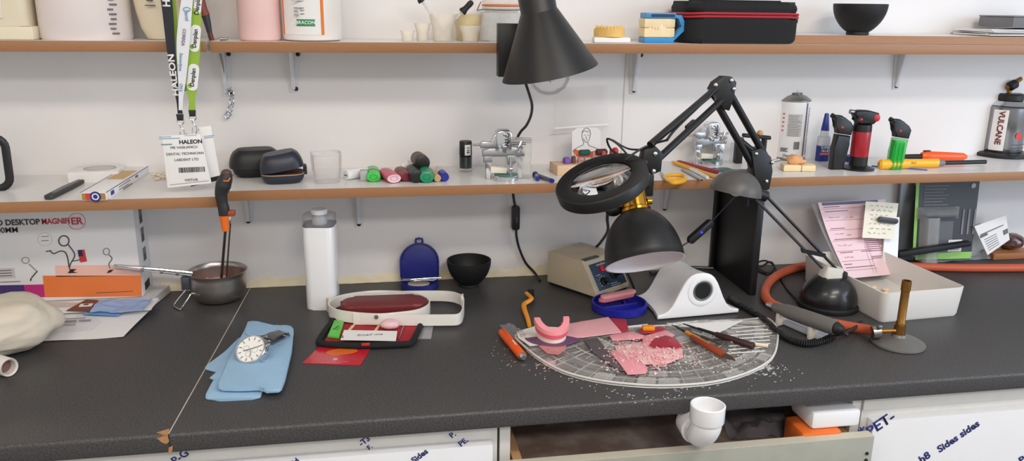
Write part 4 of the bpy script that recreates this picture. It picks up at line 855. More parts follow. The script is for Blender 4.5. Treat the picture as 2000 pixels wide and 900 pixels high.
MB().ell(Mx @ Vector((.0215,.099,.009)), (.0072,.003,.0078)).build('gas_dial', mat('red_button',(206,40,50),.4), t); MB().ell(Mx @ Vector((-.011,.0965,.0095)), (.0038,.003,.003)).build('trigger', MATS['red_button'], t)
# small things behind the torch, gas lighters
b = MB(); b.lathe([(.019,0),(.02,.001),(.02,.012),(.019,.013)], 30, cap0=True, cap1=True); p = W(1676,318,S1); solo('blue_reel', 'small blue reel behind the red torch', 'reel', b, mat('denim_blue',(44,66,150),.5), (p.x,p.y+.015,S1))
b = MB(); A, B_ = W(1702,325,S1), W(1811,333,S1); d = B_-A; b.prism([(0,-.0025),(d.length,-.0015),(d.length,.0015),(0,.0035)], 0, .0022, bev=.0006); solo('blue_strip', 'thin blue plastic strip lying in front of the yellow gas lighter', 'strip', b, mat('strip_blue',(50,90,190),.4), (A.x,A.y,S1+.0002), math.atan2(d.y,d.x))
def wand(label, A, B_, body, prof, stem):
    d = B_-A; t = thing('gas_lighter', label, 'lighter', A, math.atan2(d.y,d.x), 'long gas lighters'); Mz = Matrix(((0,0,1,0),(1,0,0,0),(0,1,0,0),(0,0,0,1))); L_ = Vector((d.x,d.y,0)).length
    MB().lathe([(r_,s_*L_) for r_, s_ in prof], 24, Mz, True, True, .8, 1).build('body', body, t)
    return t, L_, Mz
A, B_ = W(1716,321,S1+.011), W(1925,316,S1+.011)
t, L_, Mz = wand('yellow gas lighter with black stem lying behind the green torch lighter', A, B_, mat('amber_yellow',(238,178,36),.3), [(.006,0),(.0105,.015),(.011,.15),(.0095,.4),(.0095,.545)], 0)
MB().lathe([(.0085,L_*.546),(.0065,L_*.60)], 20, Mz, True, True).build('collar', GREYP, t); MB().lathe([(.0048,L_*.601),(.0045,L_)], 18, Mz, True, True).build('stem', BLK, t); MB().box((L_*.3,-.0075,.003), (.012,.003,.004), bev=.001).build('trigger', mat('amber_dark',(200,140,24),.3), t)
A, B_ = W(1888,306,S1+.012), W(1768,306,S1+.012)
t, L_, Mz = wand('orange gas lighter lying behind the yellow one against the wall', A, B_, mat('neon_orange',(255,96,30),.3), [(.004,0),(.0085,.06),(.0105,.3),(.0125,.62),(.0115,.72),(.009,.745)], 0)
MB().lathe([(.0062,L_*.746),(.0055,L_)], 18, Mz, True, True).build('stem', BLK, t); MB().box((L_*.66,0,.0125), (.016,.006,.004), bev=.0015).build('slider', BLK, t)
# big gas torch at right edge
p = W(1975,308,S1); r = wd(p,37); hB = zat(p,205)-S1
t = thing('gas_torch', 'polished metal gas torch with brass burner at the right edge of the lower shelf', 'torch', (p.x,p.y+r*.8,S1), R(0))
MB().lathe([(r*1.32,0),(r*1.38,.002),(r*1.38,.007),(r*1.25,.010),(r*1.02,.0115)], 48, cap0=True, cap1=True).build('foot', BLK, t)
b = MB(); b.lathe([(r*.98,.0116),(r,.013),(r,hB*.93),(r*.9,hB*.97)], 52, cap0=True, cap1=True); b.build('canister', mat('polished_can',(150,152,156),.22,1), t)
MB().lathe([(r*.96,hB*.971),(r*.9,hB*1.0),(r*.74,hB*1.04),(r*.72,hB*1.05)], 48, cap0=True, cap1=True).build('shoulder', CHROME, t)
MB().lathe([(r*.62,hB*1.051),(r*.66,hB*1.07),(r*.66,hB*1.16),(r*.58,hB*1.19)], 36, cap0=True, cap1=True).build('valve_collar', BLK, t)
hz = hB*1.19; MB().cyl((-.004,0,hz),(-.004,0,hz+.020),.0045).build('gas_stem', BRASS, t)
MB().tube([(-.016,-.006,hz+.013),(0,-.003,hz+.021),(.022,.004,hz+.032)], .0055, 14).build('burner_tube', BRASS, t); MB().lathe([(.007,0),(.0105,.003),(.0105,.017),(.008,.02)], 24, frame((-.014,-.007,hz+.014), (0,1,0), Vector((-.85,-.15,-.45)).cross(Vector((0,1,0)))*-1) , True, True).build('burner_head', BLKR, t)
cpr(r*1.004, [(-78,.016,-36,hB*.90)], PAPER, 'label', t)
a_ = R(-54); text('VULCANE', .017, mat('dark_red_print',(120,40,40),.6), t, (r*1.012*math.sin(a_),-r*1.012*math.cos(a_),.016+hB*.43), (0,0,-1), (math.cos(a_),math.sin(a_),0), bold=.0005, off=.0006)
a_ = R(2); MB().lathe([(.0085,0),(.0085,.0006),(0,.0006)], 8, frame((r*1.001*math.sin(a_),-r*1.001*math.cos(a_),hB*.42),(math.cos(a_),math.sin(a_),0),(0,0,1))).build('red_emblem', rd, t)
cpr(r*1.004, [(-16,hB*.25,40,hB*.262),(-18,hB*.18,36,hB*.20),(-18,hB*.12,30,hB*.14)], mat('can_print',(70,72,76),.5), 'printed_lines', t)
# ================================================================ LAMPS
def basis(zx, tilt=0, yaw=0):        # z axis leaning zx degrees to the right in the picture, opening tipped towards the viewer by tilt
    return (Matrix.Rotation(R(YAW*0+yaw),4,'Z') @ Matrix.Rotation(R(zx),4,'Y') @ Matrix.Rotation(R(-tilt),4,'X'))
# ---- black cone wall lamp on the upper shelf edge
y0 = -.275; c = Y(1074,141,y0); s = 1/ppm(c)
t = thing('cone_lamp', 'black cone-shaded lamp with a clear globe bulb clamped to the upper shelf edge', 'lamp', c); B0 = basis(-12.5, -2)
Rb, Rt, H = 95*s, 35*s, 118*s
MB().lathe([(Rb,0),(Rt*1.02,H),(Rt,H+.001),(Rt,H+.075),(Rt*.8,H+.085),(0,H+.087),(0,H+.085),(Rt-.0016,H+.073),(Rt-.0016,H),(Rb-.0016,.0)], 72, B0).build('shade', BLKM, t)
ax = B0 @ Vector((.0,0,1)); 
BG = film('bulb_glass',(250,246,240),.05,.03,.1)
bo = Vector((.004,.0,.0)); bc = Vector(Y(1072,143,y0))-c; Mb = TM(*bc) @ B0
_B = MB().lathe([(0,-.0375),(.012,-.0355),(.024,-.029),(.0325,-.018),(.0365,-.004),(.0355,.010),(.029,.024),(.018,.036),(.013,.046),(.012,.052)], 40, Mb); bulb_ = _B.build('bulb', BG, t)
b = MB()
for k in range(4):
    a = PI*k/2+.4; b.tube([Mb @ Vector((.006*math.cos(a),.006*math.sin(a),.036)), Mb @ Vector((.0085*math.cos(a),.0085*math.sin(a),.010)), Mb @ Vector((.006*math.cos(a+.6),.006*math.sin(a+.6),-.014))], .0007, 6)
b.cyl(Mb @ Vector((0,0,-.016)), Mb @ Vector((0,0,.03)), .0012); b.build('filament', mat('amber_filament',(214,180,140),.3), bulb_)
MB().lathe([(.0125,.050),(.0145,.053),(.0145,.085),(.01,.09)], 24, Mb, True, True).build('bulb_holder', BLKM, t)
p = Y(1020,98,-.170)-c; pw = Y(1068,98,-.18)-Y(972,98,-.18); ph = (Y(1000,46,-.18)-Y(1000,150,-.18)).length
MB().box((p.x,-.1675-y0,p.z), (pw.x,.026,ph), bev=.0012).build('wall_plate', BLK, t)
MB().tube([(p.x+.005,-.182-y0,p.z+.02),(p.x+.012,-.21-y0,p.z+.06),Vector(ax)*(H+.075)+Vector((0,.02,.0)),Vector(ax)*(H+.078)], .006, 12).build('arm', BLKM, t)
cb = [Y(1022,140,-.17),Y(1026,160,-.165),Y(1034,185,-.14),Y(1039,205,-.11),Y(1037,225,-.08),Y(1028,245,-.05),Y(1014,262,-.025)]
MB().tube([q-c for q in cb]+[Y(1000,300,-.012)-c, Y(1001,360,-.012)-c, Y(1003,385,-.012)-c, Y(1006,402,-.014)-c], .0028, 10).build('cord', BLK, t)
a_, b_ = Y(1006,402,-.014)-c, Y(1008,448,-.014)-c
MB().prism(roundrect(.0165,(a_-b_).length,.004), -.006, .006, frame((a_+b_)/2, Vector((0,0,1)).cross((a_-b_).normalized()).cross(Vector((0,0,1))) if 0 else (1,0,0), (a_-b_)), bev=.002).build('inline_switch', BLK, t)
m_ = (a_+b_)/2; MB().box((m_.x+.001,m_.y-.0065,m_.z-.004), (.006,.003,.014), bev=.001).build('switch_rocker', DGREY, t)
MB().tube([b_, Y(1009,462,-.014)-c, Y(1014,484,-.013)-c, Y(1026,512,-.014)-c, Y(1044,532,-.016)-c, W(1055,548,.003)-c], .0026, 10).build('cord', BLK, t)
# ---- magnifier ring lamp on a sprung double arm
yr = -.40; c = Y(1173,347,yr); s = 1/ppm(c)
t = thing('magnifier_lamp', 'black ring magnifier lamp on a long double arm clamped to the lower shelf', 'magnifier', c)
X_ = Vector((math.cos(R(22)),0,math.sin(R(22)))); Y_ = Vector((0,math.cos(R(12)),math.sin(R(12)))); Mr = frame((0,0,0), X_, Y_)
Ro = 93*s; RH = .019
MB().lathe([(Ro*.985,0),(Ro,-.002),(Ro*.99,-RH),(Ro*.95,-RH-.002),(Ro*.74,-RH-.001),(Ro*.69,-RH+.003),(Ro*.665,-.004),(Ro*.665,0),(Ro*.70,.0015),(Ro*.97,.001),(Ro*.985,0)], 80, Mr).build('ring_housing', BLKM, t)
MB().lathe([(Ro*.70,-RH-.002),(Ro*.93,-RH-.0022),(Ro*.93,-RH-.003),(Ro*.70,-RH-.003),(Ro*.70,-RH-.002)], 60, Mr).build('light_diffuser', WHT, t)
b = MB(); rl = Ro*.66; b.lathe([(0,.004)]+[(rl*i/10, -.004+.008*(1-(i/10)**2)) for i in range(1,11)]+[(rl*i/10, -.0065-.009*(1-(i/10)**2)) for i in range(10,0,-1)]+[(0,-.0155)], 64, Mr); b.build('lens', mat('optical_glass',(252,253,253),.0,trans=1,ior=1.5,var=0), t)
J = Y(1262,312,-.385)-c; E_ = Y(1411,178,-.27)-c; K = Y(1487,345,-.235)-c
jb = MB(); jd = (E_-J).normalized()
jb.prism([(-.017,-.010),(.004,-.024),(.020,-.018),(.021,.012),(.008,.024),(-.012,.016)], -.011, .011, frame(J+Vector((.004,0,0)),(1,0,0),(0,0,1)), bev=.003); rj = jb.build('ring_joint', BLK, t)
MB().cyl(Mr @ Vector((Ro*.93,.006,-.010)), J, .009).build('ring_neck', BLK, t)
def twin(a, b_, wofs, r, nm, m=BLK, sc=(1,1)):
    d = (b_-a).normalized(); n = Vector((0,-1,0)).cross(d).normalized()
    for k in (-1,1):
        o = n*wofs*k; o2 = o*sc[1]; MB().cyl(a+o*sc[0], b_+o2, r, n=12).build(nm, m, t)
    return d, n
d, n = twin(J+Vector((.012,0,.012)), E_, .0125, .0062, 'arm_rod', sc=(1.15,.95))
q = (J+E_)/2+d*.012; MB().box(q-n*.009, (.026,.012,.010), rot=Vector(d).to_track_quat('X','Z'), bev=.002).build('arm_brace', BLK, t)
MB().tube([J+Vector((.03,-.01,.034)), J.lerp(E_,.45)+Vector((-.012,-.012,.004)), J.lerp(E_,.9)+Vector((-.010,-.012,.010))], .0024, 8).build('cord', BLK, t)
b = MB(); M = frame(E_,(1,0,0),(0,0,1))
b.prism([(-.026,.004),(-.020,.016),(-.004,.027),(.012,.026),(.021,.016),(.018,-.010),(.012,-.034),(-.004,-.030),(-.012,-.012)], -.012, .012, M, bev=.003); ej = b.build('elbow_joint', BLK, t)
for x, z in ((-.019,.012),(.010,.020),(.016,.005)): MB().ell(M @ Vector((x,z,.0125)), (.0042,.003,.0042), n=14, m=8).build('bolt', CHROME, ej)
for x, z in ((.007,.012),(.006,-.017)): MB().ell(J+Vector((x+.004,-.0115,z)), (.0042,.003,.0042), n=14, m=8).build('bolt', CHROME, rj)
twin(E_+Vector((.002,0,-.012)), K+Vector((-.002,0,.022)), .0155, .0066, 'arm_rod', sc=(.95,.95))
b = MB(); M = frame(K,(1,0,0),(0,0,1))
b.prism([(-.034,.052),(-.012,.058),(.010,.040),(.016,.012),(.013,-.022),(-.006,-.030),(-.018,-.004)], -.014, .014, M, bev=.003); ab = b.build('arm_base', BLK, t)
b = MB(); b.cyl(M @ Vector((-.048,.068,.004)), M @ Vector((.004,.030,.004)), .006); b.cyl(M @ Vector((-.005,-.005,0)), M @ Vector((.004,.02,.0)), .012); b.build('base_link', BLK, t)
for x, z in ((-.022,.047),(.012,.030),(.004,-.006)): MB().ell(M @ Vector((x,z,.0145)), (.004,.003,.004), n=14, m=8).build('bolt', CHROME, ab)
MB().cyl(M @ Vector((.008,.028,0)), M @ Vector((.034,.032,0)), .0028).build('wing_screw', CHROME, t)
# clamp gripping the shelf edge: upper jaw, back, lower jaw, screw
kx, ky, kz = c.x+K.x, c.y+K.y, c.z+K.z
b = MB(); M2 = Matrix.Translation(-c)
b.box(M2 @ Vector((kx+.004,-.204,S1-.006)), (.030,.024,.058), bev=.003); b.box(M2 @ Vector((kx+.004,-.180,S1+.0065)), (.030,.05,.012), bev=.002); b.box(M2 @ Vector((kx+.004,-.180,S1-.031)), (.030,.05,.011), bev=.002); b.cyl(M2 @ Vector((kx+.002,-.222,S1-.008)), M2 @ Vector((kx+.002,-.205,S1+.014)), .011); b.build('shelf_clamp', BLK, t)
MB().cyl(M2 @ Vector((kx+.004,-.178,S1-.058)), M2 @ Vector((kx+.004,-.178,S1-.036)), .005).build('clamp_screw', BLK, t); MB().ell(M2 @ Vector((kx+.016,-.2205,S1-.004)), (.0085,.0085,.009)).build('clamp_knob', BLK, t)
# cord from the arm base with the lit in-line dimmer
LED = emit('blue_led',(40,40,255),2.0)
P0, P1, P2, P3 = (Y(a,b_,yy)-c for a,b_,yy in ((1438,380,-.20),(1390,432,-.215),(1345,472,-.23),(1322,487,-.24)))
MB().tube([P0,(P0+P1)/2+Vector((0,0,-.001)),P1], .0013, 8).build('cord', BLK, t); MB().tube([P2,(P2+P3)/2,P3,Y(1290,500,-.2)-c,Y(1240,470,-.1)-c], .0016, 8).build('cord', BLK, t)
d = P2-P1; Md = frame((P1+P2)/2, d, (0,0,1)); MB().prism(roundrect(d.length,.0145,.005), -.005, .005, Md, bev=.002).build('inline_switch', BLK, t); isw = [o for o in t.children if o.name.startswith('inline_switch')][0]
MB().box(Md @ Vector((.001,0,-.0052)), (.005,.002,.004), bev=.0004).build('indicator_light', LED, isw); MB().box(Md @ Vector((.001,0,.0052)), (.005,.002,.004), bev=.0004).build('indicator_light', LED, isw)
MB().tube([J+Vector((-.035,.02,.0)), Y(1232,312,-.36)-c, Y(1207,282,-.35)-c, Y(1186,271,-.34)-c, Y(1194,292,-.33)-c, Y(1222,308,-.36)-c, J+Vector((-.02,.0,.004))], .0018, 8).build('cord_loop', BLK, t)
MB().tube([Y(1196,273,-.34)-c, Y(1226,290,-.35)-c, Y(1255,292,-.37)-c, J+Vector((.006,.01,.016))], .0016, 8).build('cord_loop', BLK, t)
MB().tube([Y(1222,312,-.385)-c, Y(1245,295,-.385)-c, Y(1272,282,-.38)-c, J+Vector((.03,-.01,.034))], .002, 8).build('cord_loop', BLK, t)
# ---- brass-necked dome lamp
yd_ = -.335; c = Y(1260,513,yd_); s = 1/ppm(c)
t = thing('dome_lamp', 'black dome lamp with polished brass neck, above the beige control box', 'lamp', c); Bd = basis(-4, 32)
Rd, Hd = 77.5*s, 103*s
pr = [(Rd*1.012,0),(Rd*1.012,.0015),(Rd,.003)]+[(Rd*math.cos(R(66.4*i/14)), .003+(Hd-.003)*math.sin(R(66.4*i/14))/.9164) for i in range(1,15)]
inn = [(r_-.0022, max(z_-.001,.0)) for r_, z_ in pr[2:]]
MB().lathe(pr, 72, Bd).build('shade', BLKM, t)
MB().lathe([(Rd*1.012,0),(Rd-.0022,.0)]+inn[1:]+[(0,Hd-.004)], 72, Bd).build('shade_lining', mat('white_lining',(236,234,238),.5), t)
MB().lathe([(Rd*.40,Hd-.001),(Rd*.36,Hd+.003),(0,Hd+.0045)], 40, Bd, cap0=True).build('shade_cap', BLKM, t)
g = 1; bn = MB().lathe([(Rd*.395,Hd+.001),(Rd*.395,Hd+.006),(Rd*.34,Hd+.009),(Rd*.335,Hd+.045),(Rd*.36,Hd+.046),(Rd*.36,Hd+.055),(Rd*.3,Hd+.058)], 48, Bd, True, True).build('brass_neck', GOLD, t)
for sx in (-1,1):
    MB().cyl(Bd @ Vector((sx*Rd*.33,-.004,Hd+.018)), Bd @ Vector((sx*Rd*.45,-.004,Hd+.018)), .0065).build('brass_knob', GOLD, bn)
    if sx < 0: MB().ell(Bd @ Vector((-Rd*.52,.012,Hd+.014)), (.016,.012,.013)).build('yoke', BLKM, t)
MB().lathe([(.016,Hd-.055),(.030,Hd-.035),(.028,Hd-.015),(.012,Hd-.002)], 28, Bd, True, True).build('bulb', WHT, t)
nk = Bd @ Vector((0,0,Hd+.056)); sh = Vector((Y(1250,372,-.19).x,-.192,S1-.006))-c
MB().tube([nk, nk+Vector((0,.02,.012)), sh+Vector((0,-.03,.004)), sh+Vector((0,-.003,0))], .007, 12).build('arm', BLKM, t)
MB().box(sh+Vector((0,.0,-.002)), (.05,.008,.042), bev=.0015).build('shelf_plate', BLKM, t)
yk = Bd @ Vector((-Rd*.5,.014,Hd+.012))
MB().tube([yk, Y(1191,400,-.27)-c, Y(1186,425,-.22)-c, Y(1187,450,-.15)-c, Y(1174,472,-.08)-c, Y(1160,488,-.03)-c, W(1150,520,.02)-c+Vector((0,.02,0))], .0030, 10).build('cord', BLK, t)
# ---- small grey-shaded desk lamp with rod arm and round base
yb = -.275; bp = W(1616,598); t = thing('desk_lamp', 'old desk lamp with grey dome shade, two thin rods and a round black base', 'lamp', (bp.x,bp.y,0)); c = Vector((bp.x,bp.y,0)); s = 1/ppm(c); Rb_ = 53*s
BASEB = mat('black_enamel',(26,26,28),.32,coat=.2)
MB().lathe([(Rb_*1.05,0),(Rb_*1.07,.002),(Rb_*1.07,.008),(Rb_*1.0,.011)], 56, cap0=True, cap1=True).build('base_foot', BLKR, t)
MB().lathe([(Rb_*.99,.0111),(Rb_*1.0,.016)]+[(Rb_*math.cos(R(9*i)), .016+Rb_*.98*math.sin(R(9*i))) for i in range(1,8)], 56, cap0=True, cap1=True).build('base_dome', BASEB, t)
top = Y(1622,530,bp.y)-c; MB().prism(roundrect(.042,.03,.006), 0, .024, TM(top.x,top.y,top.z-.013, R(0), R(12), 0), bev=.004, inset=.86).build('swivel_cap', mat('aged_white_plastic',(214,210,200),.5), t)
ys = bp.y-.01
A0, A1 = Y(1645,537,ys)-c, Y(1497,383,ys)-c; B0_, B1 = Y(1606,523,ys)-c, Y(1472,385,ys)-c
MB().cyl(A0, A1, .0028, n=10).build('arm_rod', BLK, t); MB().cyl(B0_, B1, .0028, n=10).build('arm_rod', DGREY, t)
MB().strip([Y(1564,485,ys-.002)-c, Y(1612,495,ys-.002)-c], [Y(1566,493,ys-.002)-c, Y(1612,503,ys-.002)-c], .004).build('arm_link', BLK, t)
q = Y(1648,541,ys)-c; MB().box(q, (.010,.012,.022), bev=.002).build('rod_bracket', BLK, t); q = Y(1608,526,ys)-c
sc_ = Y(1436,377,ys-.0)-c; r_ = 47*s; Bs = TM(*sc_) @ basis(11, 4)
GSH = mat('grey_enamel',(86,84,82),.42,var=.06)
pr = [(r_*math.cos(R(a)), r_*.92*math.sin(R(a))) for a in range(0,90,6)]+[(0,r_*.92)]
MB().lathe(pr+[(max(x-.0016,0),z-.0016) for x, z in pr[::-1] if z > .002]+[(r_-.0016,0),(r_,0)], 56, Bs).build('shade', GSH, t)
MB().ell(Bs @ Vector((0,0,.012)), (.016,.016,.018)).build('bulb', film('frosted_bulb',(235,235,235),.8), t)
MB().cyl(Bs @ Vector((r_*.8,0,.008)), Bs @ Vector((r_*1.3,0,.004)), .0105).build('lamp_socket', BLK, t)
for a, b_ in ((B1,(1478,384)),(A1,(1494,384))): MB().ell(a, (.006,.006,.006)).build('pivot', BLK, t)
lo = lambda x, y, z=.0025: W(x,y,z)-c
MB().tube([(-Rb_*.95,.01,.006), lo(1540,567), lo(1525,545), lo(1510,515,.008), Y(1500,512,-.02)-c, Y(1492,518,-.02)-c, lo(1478,522)], .0022, 10).build('cord', BLK, t)
MB().tube([lo(1478,527), lo(1500,535), lo(1512,520,.006), Y(1495,509,-.02)-c, lo(1476,513,.006)], .0019, 10).build('cord', BLK, t)
MB().tube([lo(1476,519), lo(1495,532), lo(1508,531)], .0019, 10).build('cord', BLK, t)
# ================================================================ WORKTOP, LEFT
# magazines and papers under the carton
zt = .017
o = W(180,600)
def quad_sheet(name, label, cat, cn, m, th=.0006, wave=.0008, n=14, group=None, up=0):
    P = [W(a,b_,z) for a,b_,z in cn]; o = sum(P,Vector())/4; mb = MB()
    mb.grid(lambda u, v: (P[0].lerp(P[1],u)).lerp(P[3].lerp(P[2],u), v)-o+Vector((0,0,wave*math.sin(u*7+v*5)+up*math.sin(PI*v)+.0006)), n, n, th)
    return solo(name, label, cat, mb, m, o, group=group), P, o
# box with the printed magnifier picture
BX1 = W(279,579,.018); yb = BX1.y; xb1 = BX1.x; dep = .085; hb = S1-.002-.0185-.018-.018
t = thing('product_box', 'white product box printed DESKTOP MAGNIFIER under the lower shelf', 'box', (xb1,yb,.018)); bw = .36
MB().box((-bw/2,dep/2,hb/2), (bw,dep,hb), bev=.001).build('carton', mat('box_white',(232,230,230),.45,var=.01), t)
o = Vector(t.location); FY = -.0003
def bxp(px, py): q = Y(px,py,yb); return (q.x-o.x, q.z-o.z)
def poly_on_box(pxs, m, nm='printed_panel', off=.0005):
    MB().prism([bxp(*q) for q in pxs], -.0001, off, frame((0,FY,0),(1,0,0),(0,0,1))).build(nm, m, t)
ORG = mat('orange_panel',(236,136,72),.45,c2=(226,108,54),scale=6); 
poly_on_box([(108,518),(273,517),(275,538),(110,540)], mat('peach_panel',(238,190,176),.5)); poly_on_box([(84,538),(275.5,538),(277.5,578),(88,580)], ORG)
poly_on_box([(47,556),(86,555),(90,580),(50,580)], mat('magenta_panel',(190,44,120),.5), off=.0004); poly_on_box([(-60,558),(47,556),(50,580),(-60,580)], mat('violet_panel',(72,52,110),.5), off=.0004)
def bxt(s, px, py, size, m, al='CENTER', **k): u, v = bxp(px,py); text(s, size, m, t, (u,FY,v), (1,0,.0), (0,0,1), al=al, **k)
GRY = mat('box_grey_print',(74,72,76),.6); MGR = mat('magnifier_red',(206,70,80),.6)
bxt('LED DESKTOP', 78,433, .0148, GRY, 'RIGHT', bold=.00045, w=.92); bxt('MAGNIFI', 81,433, .0148, MGR, 'LEFT', bold=.0004, w=.84); bxt('ER', 150,432, .0185, MGR, bold=.0005)
bxt('100MM', 36,449, .0145, GRY, 'RIGHT', bold=.0002)
def bline(pts, r, m, nm='printed_line', cl=False, sm=5): MB().tube([Vector((bxp(*q)[0], FY-.0002, bxp(*q)[1])) for q in pts], r, 6, cl, sm, flat=(1,1)).build(nm, m, t)
def circ(px, py, rx, ry, r, m): bline([(px+rx*math.cos(2*PI*i/18), py+ry*math.sin(2*PI*i/18)) for i in range(18)], r, m, 'printed_ring', True, 0)
circ(150,432,17,16,.0004,MGR); circ(88,467,14,13,.0003,mat('pale_print',(196,190,190),.6))
for k in (462,470): bline([(81,k),(95,k-1)], .0005, GRY, sm=0)
circ(125,470,10,10,.0012,GRY); bline([(133,477),(143,490),(146,500),(138,515),(136,526)], .0011, GRY); bline([(98,489),(105,495),(118,490),(128,493),(133,506),(135,522)], .0011, GRY); bline([(140,510),(155,507),(158,503)], .0009, GRY)
poly_on_box([(152,488),(165,487),(170,510),(157,512)], mat('phone_red',(206,60,60),.4), off=.0009); poly_on_box([(152,488),(160,487.5),(163,500),(154,500)], mat('phone_navy',(40,44,80),.4), off=.0011)
poly_on_box([(133,533),(138,525),(150,525),(143,530),(152,532)], INK, off=.0012); bline([(90,491),(100,489)], .001, GRY)
circ(208,491,6,6.5,.0008,mat('print_grey2',(140,138,140),.6)); bline([(213,497),(219,505),(213,515),(215,524)], .0008, GRY); poly_on_box([(209,533),(213,527),(222,526),(217,531)], INK, off=.0012)
circ(50,508,7,6,.0007,MATS['print_grey2']); bline([(57,515),(72,529)], .001, MATS['print_grey2'], sm=0); bline([(73,529),(62,542)], .0012, GRY, sm=0); bline([(61,543),(60,548)], .0011, INK, sm=0)
poly_on_box([(-10,524),(28,523),(30,542),(-8,543)], MATS['pale_print']); printed(t, (bxp(-2,533)[0],FY,bxp(0,533)[1]), (1,0,0), (0,0,1), [(0,.004,.022,.0012),(0,-.001,.022,.0012),(0,-.006,.022,.0012),(0,-.018,.034,.0008)], GRY, off=.0009)
printed(t, (bxp(188,572)[0],FY,bxp(188,572)[1]), (1,0,0), (0,0,1), [(0,0,.066,.0010)], GRY, off=.0008)
for k, (z, hh) in enumerate(((.155,.03),(.118,.028),(.08,.026))):
    printed(t, (.0002,.034,z-.02), (0,1,0), (0,0,1), [(0,0,.02,hh)], mat('side_print',(120,116,116),.6), 'side_picture'); printed(t, (.0003,.036,z-.018), (0,1,0), (0,0,1), [(.0,0,.012,hh*.45)], GRY, 'side_picture', off=.0006)
printed(t, (.0002,.022,.004), (0,1,0), (0,0,1), [(0,0,.035,.016)], INK, 'side_mark')
# stack of papers (magazine under box, sheets sliding forward)
MP = mat('magazine_edge',(220,216,212),.7,c2=(190,186,184),scale=200,stretch=(1,1,12))
P = [W(60,604,zt),W(286,592,zt),W(331,556,zt),W(60,568,zt)]; P[2].y = min(P[2].y,-.004); P[3].y = -.004
oc = sum(P,Vector())/4; oc.z = 0; b = MB(); b.prism([((q-oc).x,(q-oc).y) for q in P], .0003, zt, bev=.0008, seg=1); solo('magazine', 'thick magazine lying under the magnifier box', 'magazine', b, MP, oc)
quad_sheet('paper_sheet', 'large white printed sheet at the front of the paper pile', 'paper', [(62,668,.001),(241,658,.001),(312,585,.012),(100,590,.012)], PAPER, group='papers in front of the magnifier box')
s2, P, o2 = quad_sheet('paper_sheet', 'second sheet with red line, lying on the large printed sheet', 'paper', [(80,654,.0035),(176,646,.0035),(232,612,.0075),(120,612,.0075)], mat('paper_cool',(226,224,226),.8), group='papers in front of the magnifier box')
printed(s2, (-.04,-.004,.0038), (1,.02,0), (0,1,.10), [(-.008,.0,.012,.003),(.008,.0,.03,.004),(.042,.001,.02,.003),(.01,.012,.04,.0012),(.01,-.012,.03,.0012)], mat('print_mid',(140,136,140),.6), off=.0012)
quad_sheet('paper_sheet', 'white leaflet under the brown printed card', 'paper', [(118,612,.0125),(295,606,.0135),(310,582,.0175),(110,590,.0172)], PAPER, group='papers in front of the magnifier box')
s3, P, o3 = quad_sheet('printed_card', 'brown printed card lying on the paper pile', 'card', [(129,607,.0155),(178,609,.0155),(203,587,.0185),(168,585,.0185)], mat('brown_print',(120,76,64),.6), wave=.0002)
printed(s3, (-.012,-.006,.0006), (1,0,0), (0,1,0), [(0,0,.022,.012)], PAPER, off=.0016); printed(s3, (-.005,-.003,.0012), (1,0,0), (0,1,0), [(0,0,.008,.006)], mat('brown_print2',(96,56,50),.6), off=.0016)
b = MB(); P = [W(176,611,.0165),W(276,610,.0165),W(298,585,.021),W(196,588,.021)]; o4 = sum(P,Vector())/4
b.grid(lambda u, v: (P[0].lerp(P[1],u)).lerp(P[3].lerp(P[2],u), v)-o4+Vector((0,.004*math.sin(u*9)*(1-v),.003+.004*math.sin(u*6+1)*(1-v)*v*2+.0025*noise.noise(Vector((u*6,v*5,1))))), 30, 14, .0016)
solo('folded_wipe', 'folded pale blue wipe lying on the papers', 'wipe', b, mat('pale_blue_tissue',(156,176,216),.8,bump=.2), o4)
s5, P, o5 = quad_sheet('paper_slip', 'blue printed slip sticking out under the blue wipe', 'paper', [(160,614,.012),(232,617,.0118),(236,607,.016),(180,604,.016)], mat('sky_print',(108,160,214),.6), wave=.0003)
# cream cushion bags at the left edge
CUSH = mat('cream_calico',(214,204,186),.85,var=.05,scale=12,bump=.3,bscale=60)
def pillow(c, r, seed, amp=.10, sq=.75):
    b = MB(); b.ell((0,0,0),(1,1,1),n=64,m=36)
    for v in b.bm.verts:
        d = v.co.copy(); f = lambda x, e: math.copysign(abs(x)**e, x)
        q = 1+amp*noise.noise(d*1.6+Vector((seed,0,0)))+amp*.35*noise.noise(d*5+Vector((0,seed,0)))+.03*math.sin(7*math.atan2(d.y,d.x)+seed)*(1-abs(d.z))
        v.co = Vector((f(d.x,sq)*r[0]*q, f(d.y,sq)*r[1]*q, max(d.z*r[2]*q,-r[2]*.93)))
    return b
p = W(20,690); 
b = pillow((0,0,0),(.098,.078,.044),2.3,.13); q = W(0,690); t = thing('sand_bag', 'plump cream cloth bag lying on the papers at the left edge', 'bag', (q.x-.012,q.y+.012,.0445), R(38)); b.build('bag', CUSH, t)
b = MB(); b.grid(lambda u, v: Vector((-.03+.085*u, -.01+.055*v+.006*math.sin(u*8), .0395+.006*noise.noise(Vector((u*5,v*4,9)))-.028*abs(v-.4)**1.5-.03*max(0,u-.5)**1.3)), 24, 14, .0025); b.build('folded_flap', CUSH, t)
q = W(4,738); t = thing('small_tube', 'short white tube with brown inside lying at the left edge', 'tube', (q.x,q.y+.012,.0150), R(-35))
Mz = Matrix(((0,0,1,0),(1,0,0,0),(0,1,0,0),(0,0,0,1))); MB().lathe([(.0,-.045),(.0145,-.045),(.0148,.012),(.0140,.014),(.0115,.012),(.0110,.0)], 28, Mz).build('tube', mat('tube_white',(220,212,206),.5), t); MB().lathe([(.0112,.001),(0,.001)], 24, Mz).build('lining', mat('brown_core',(120,92,80),.8), t)
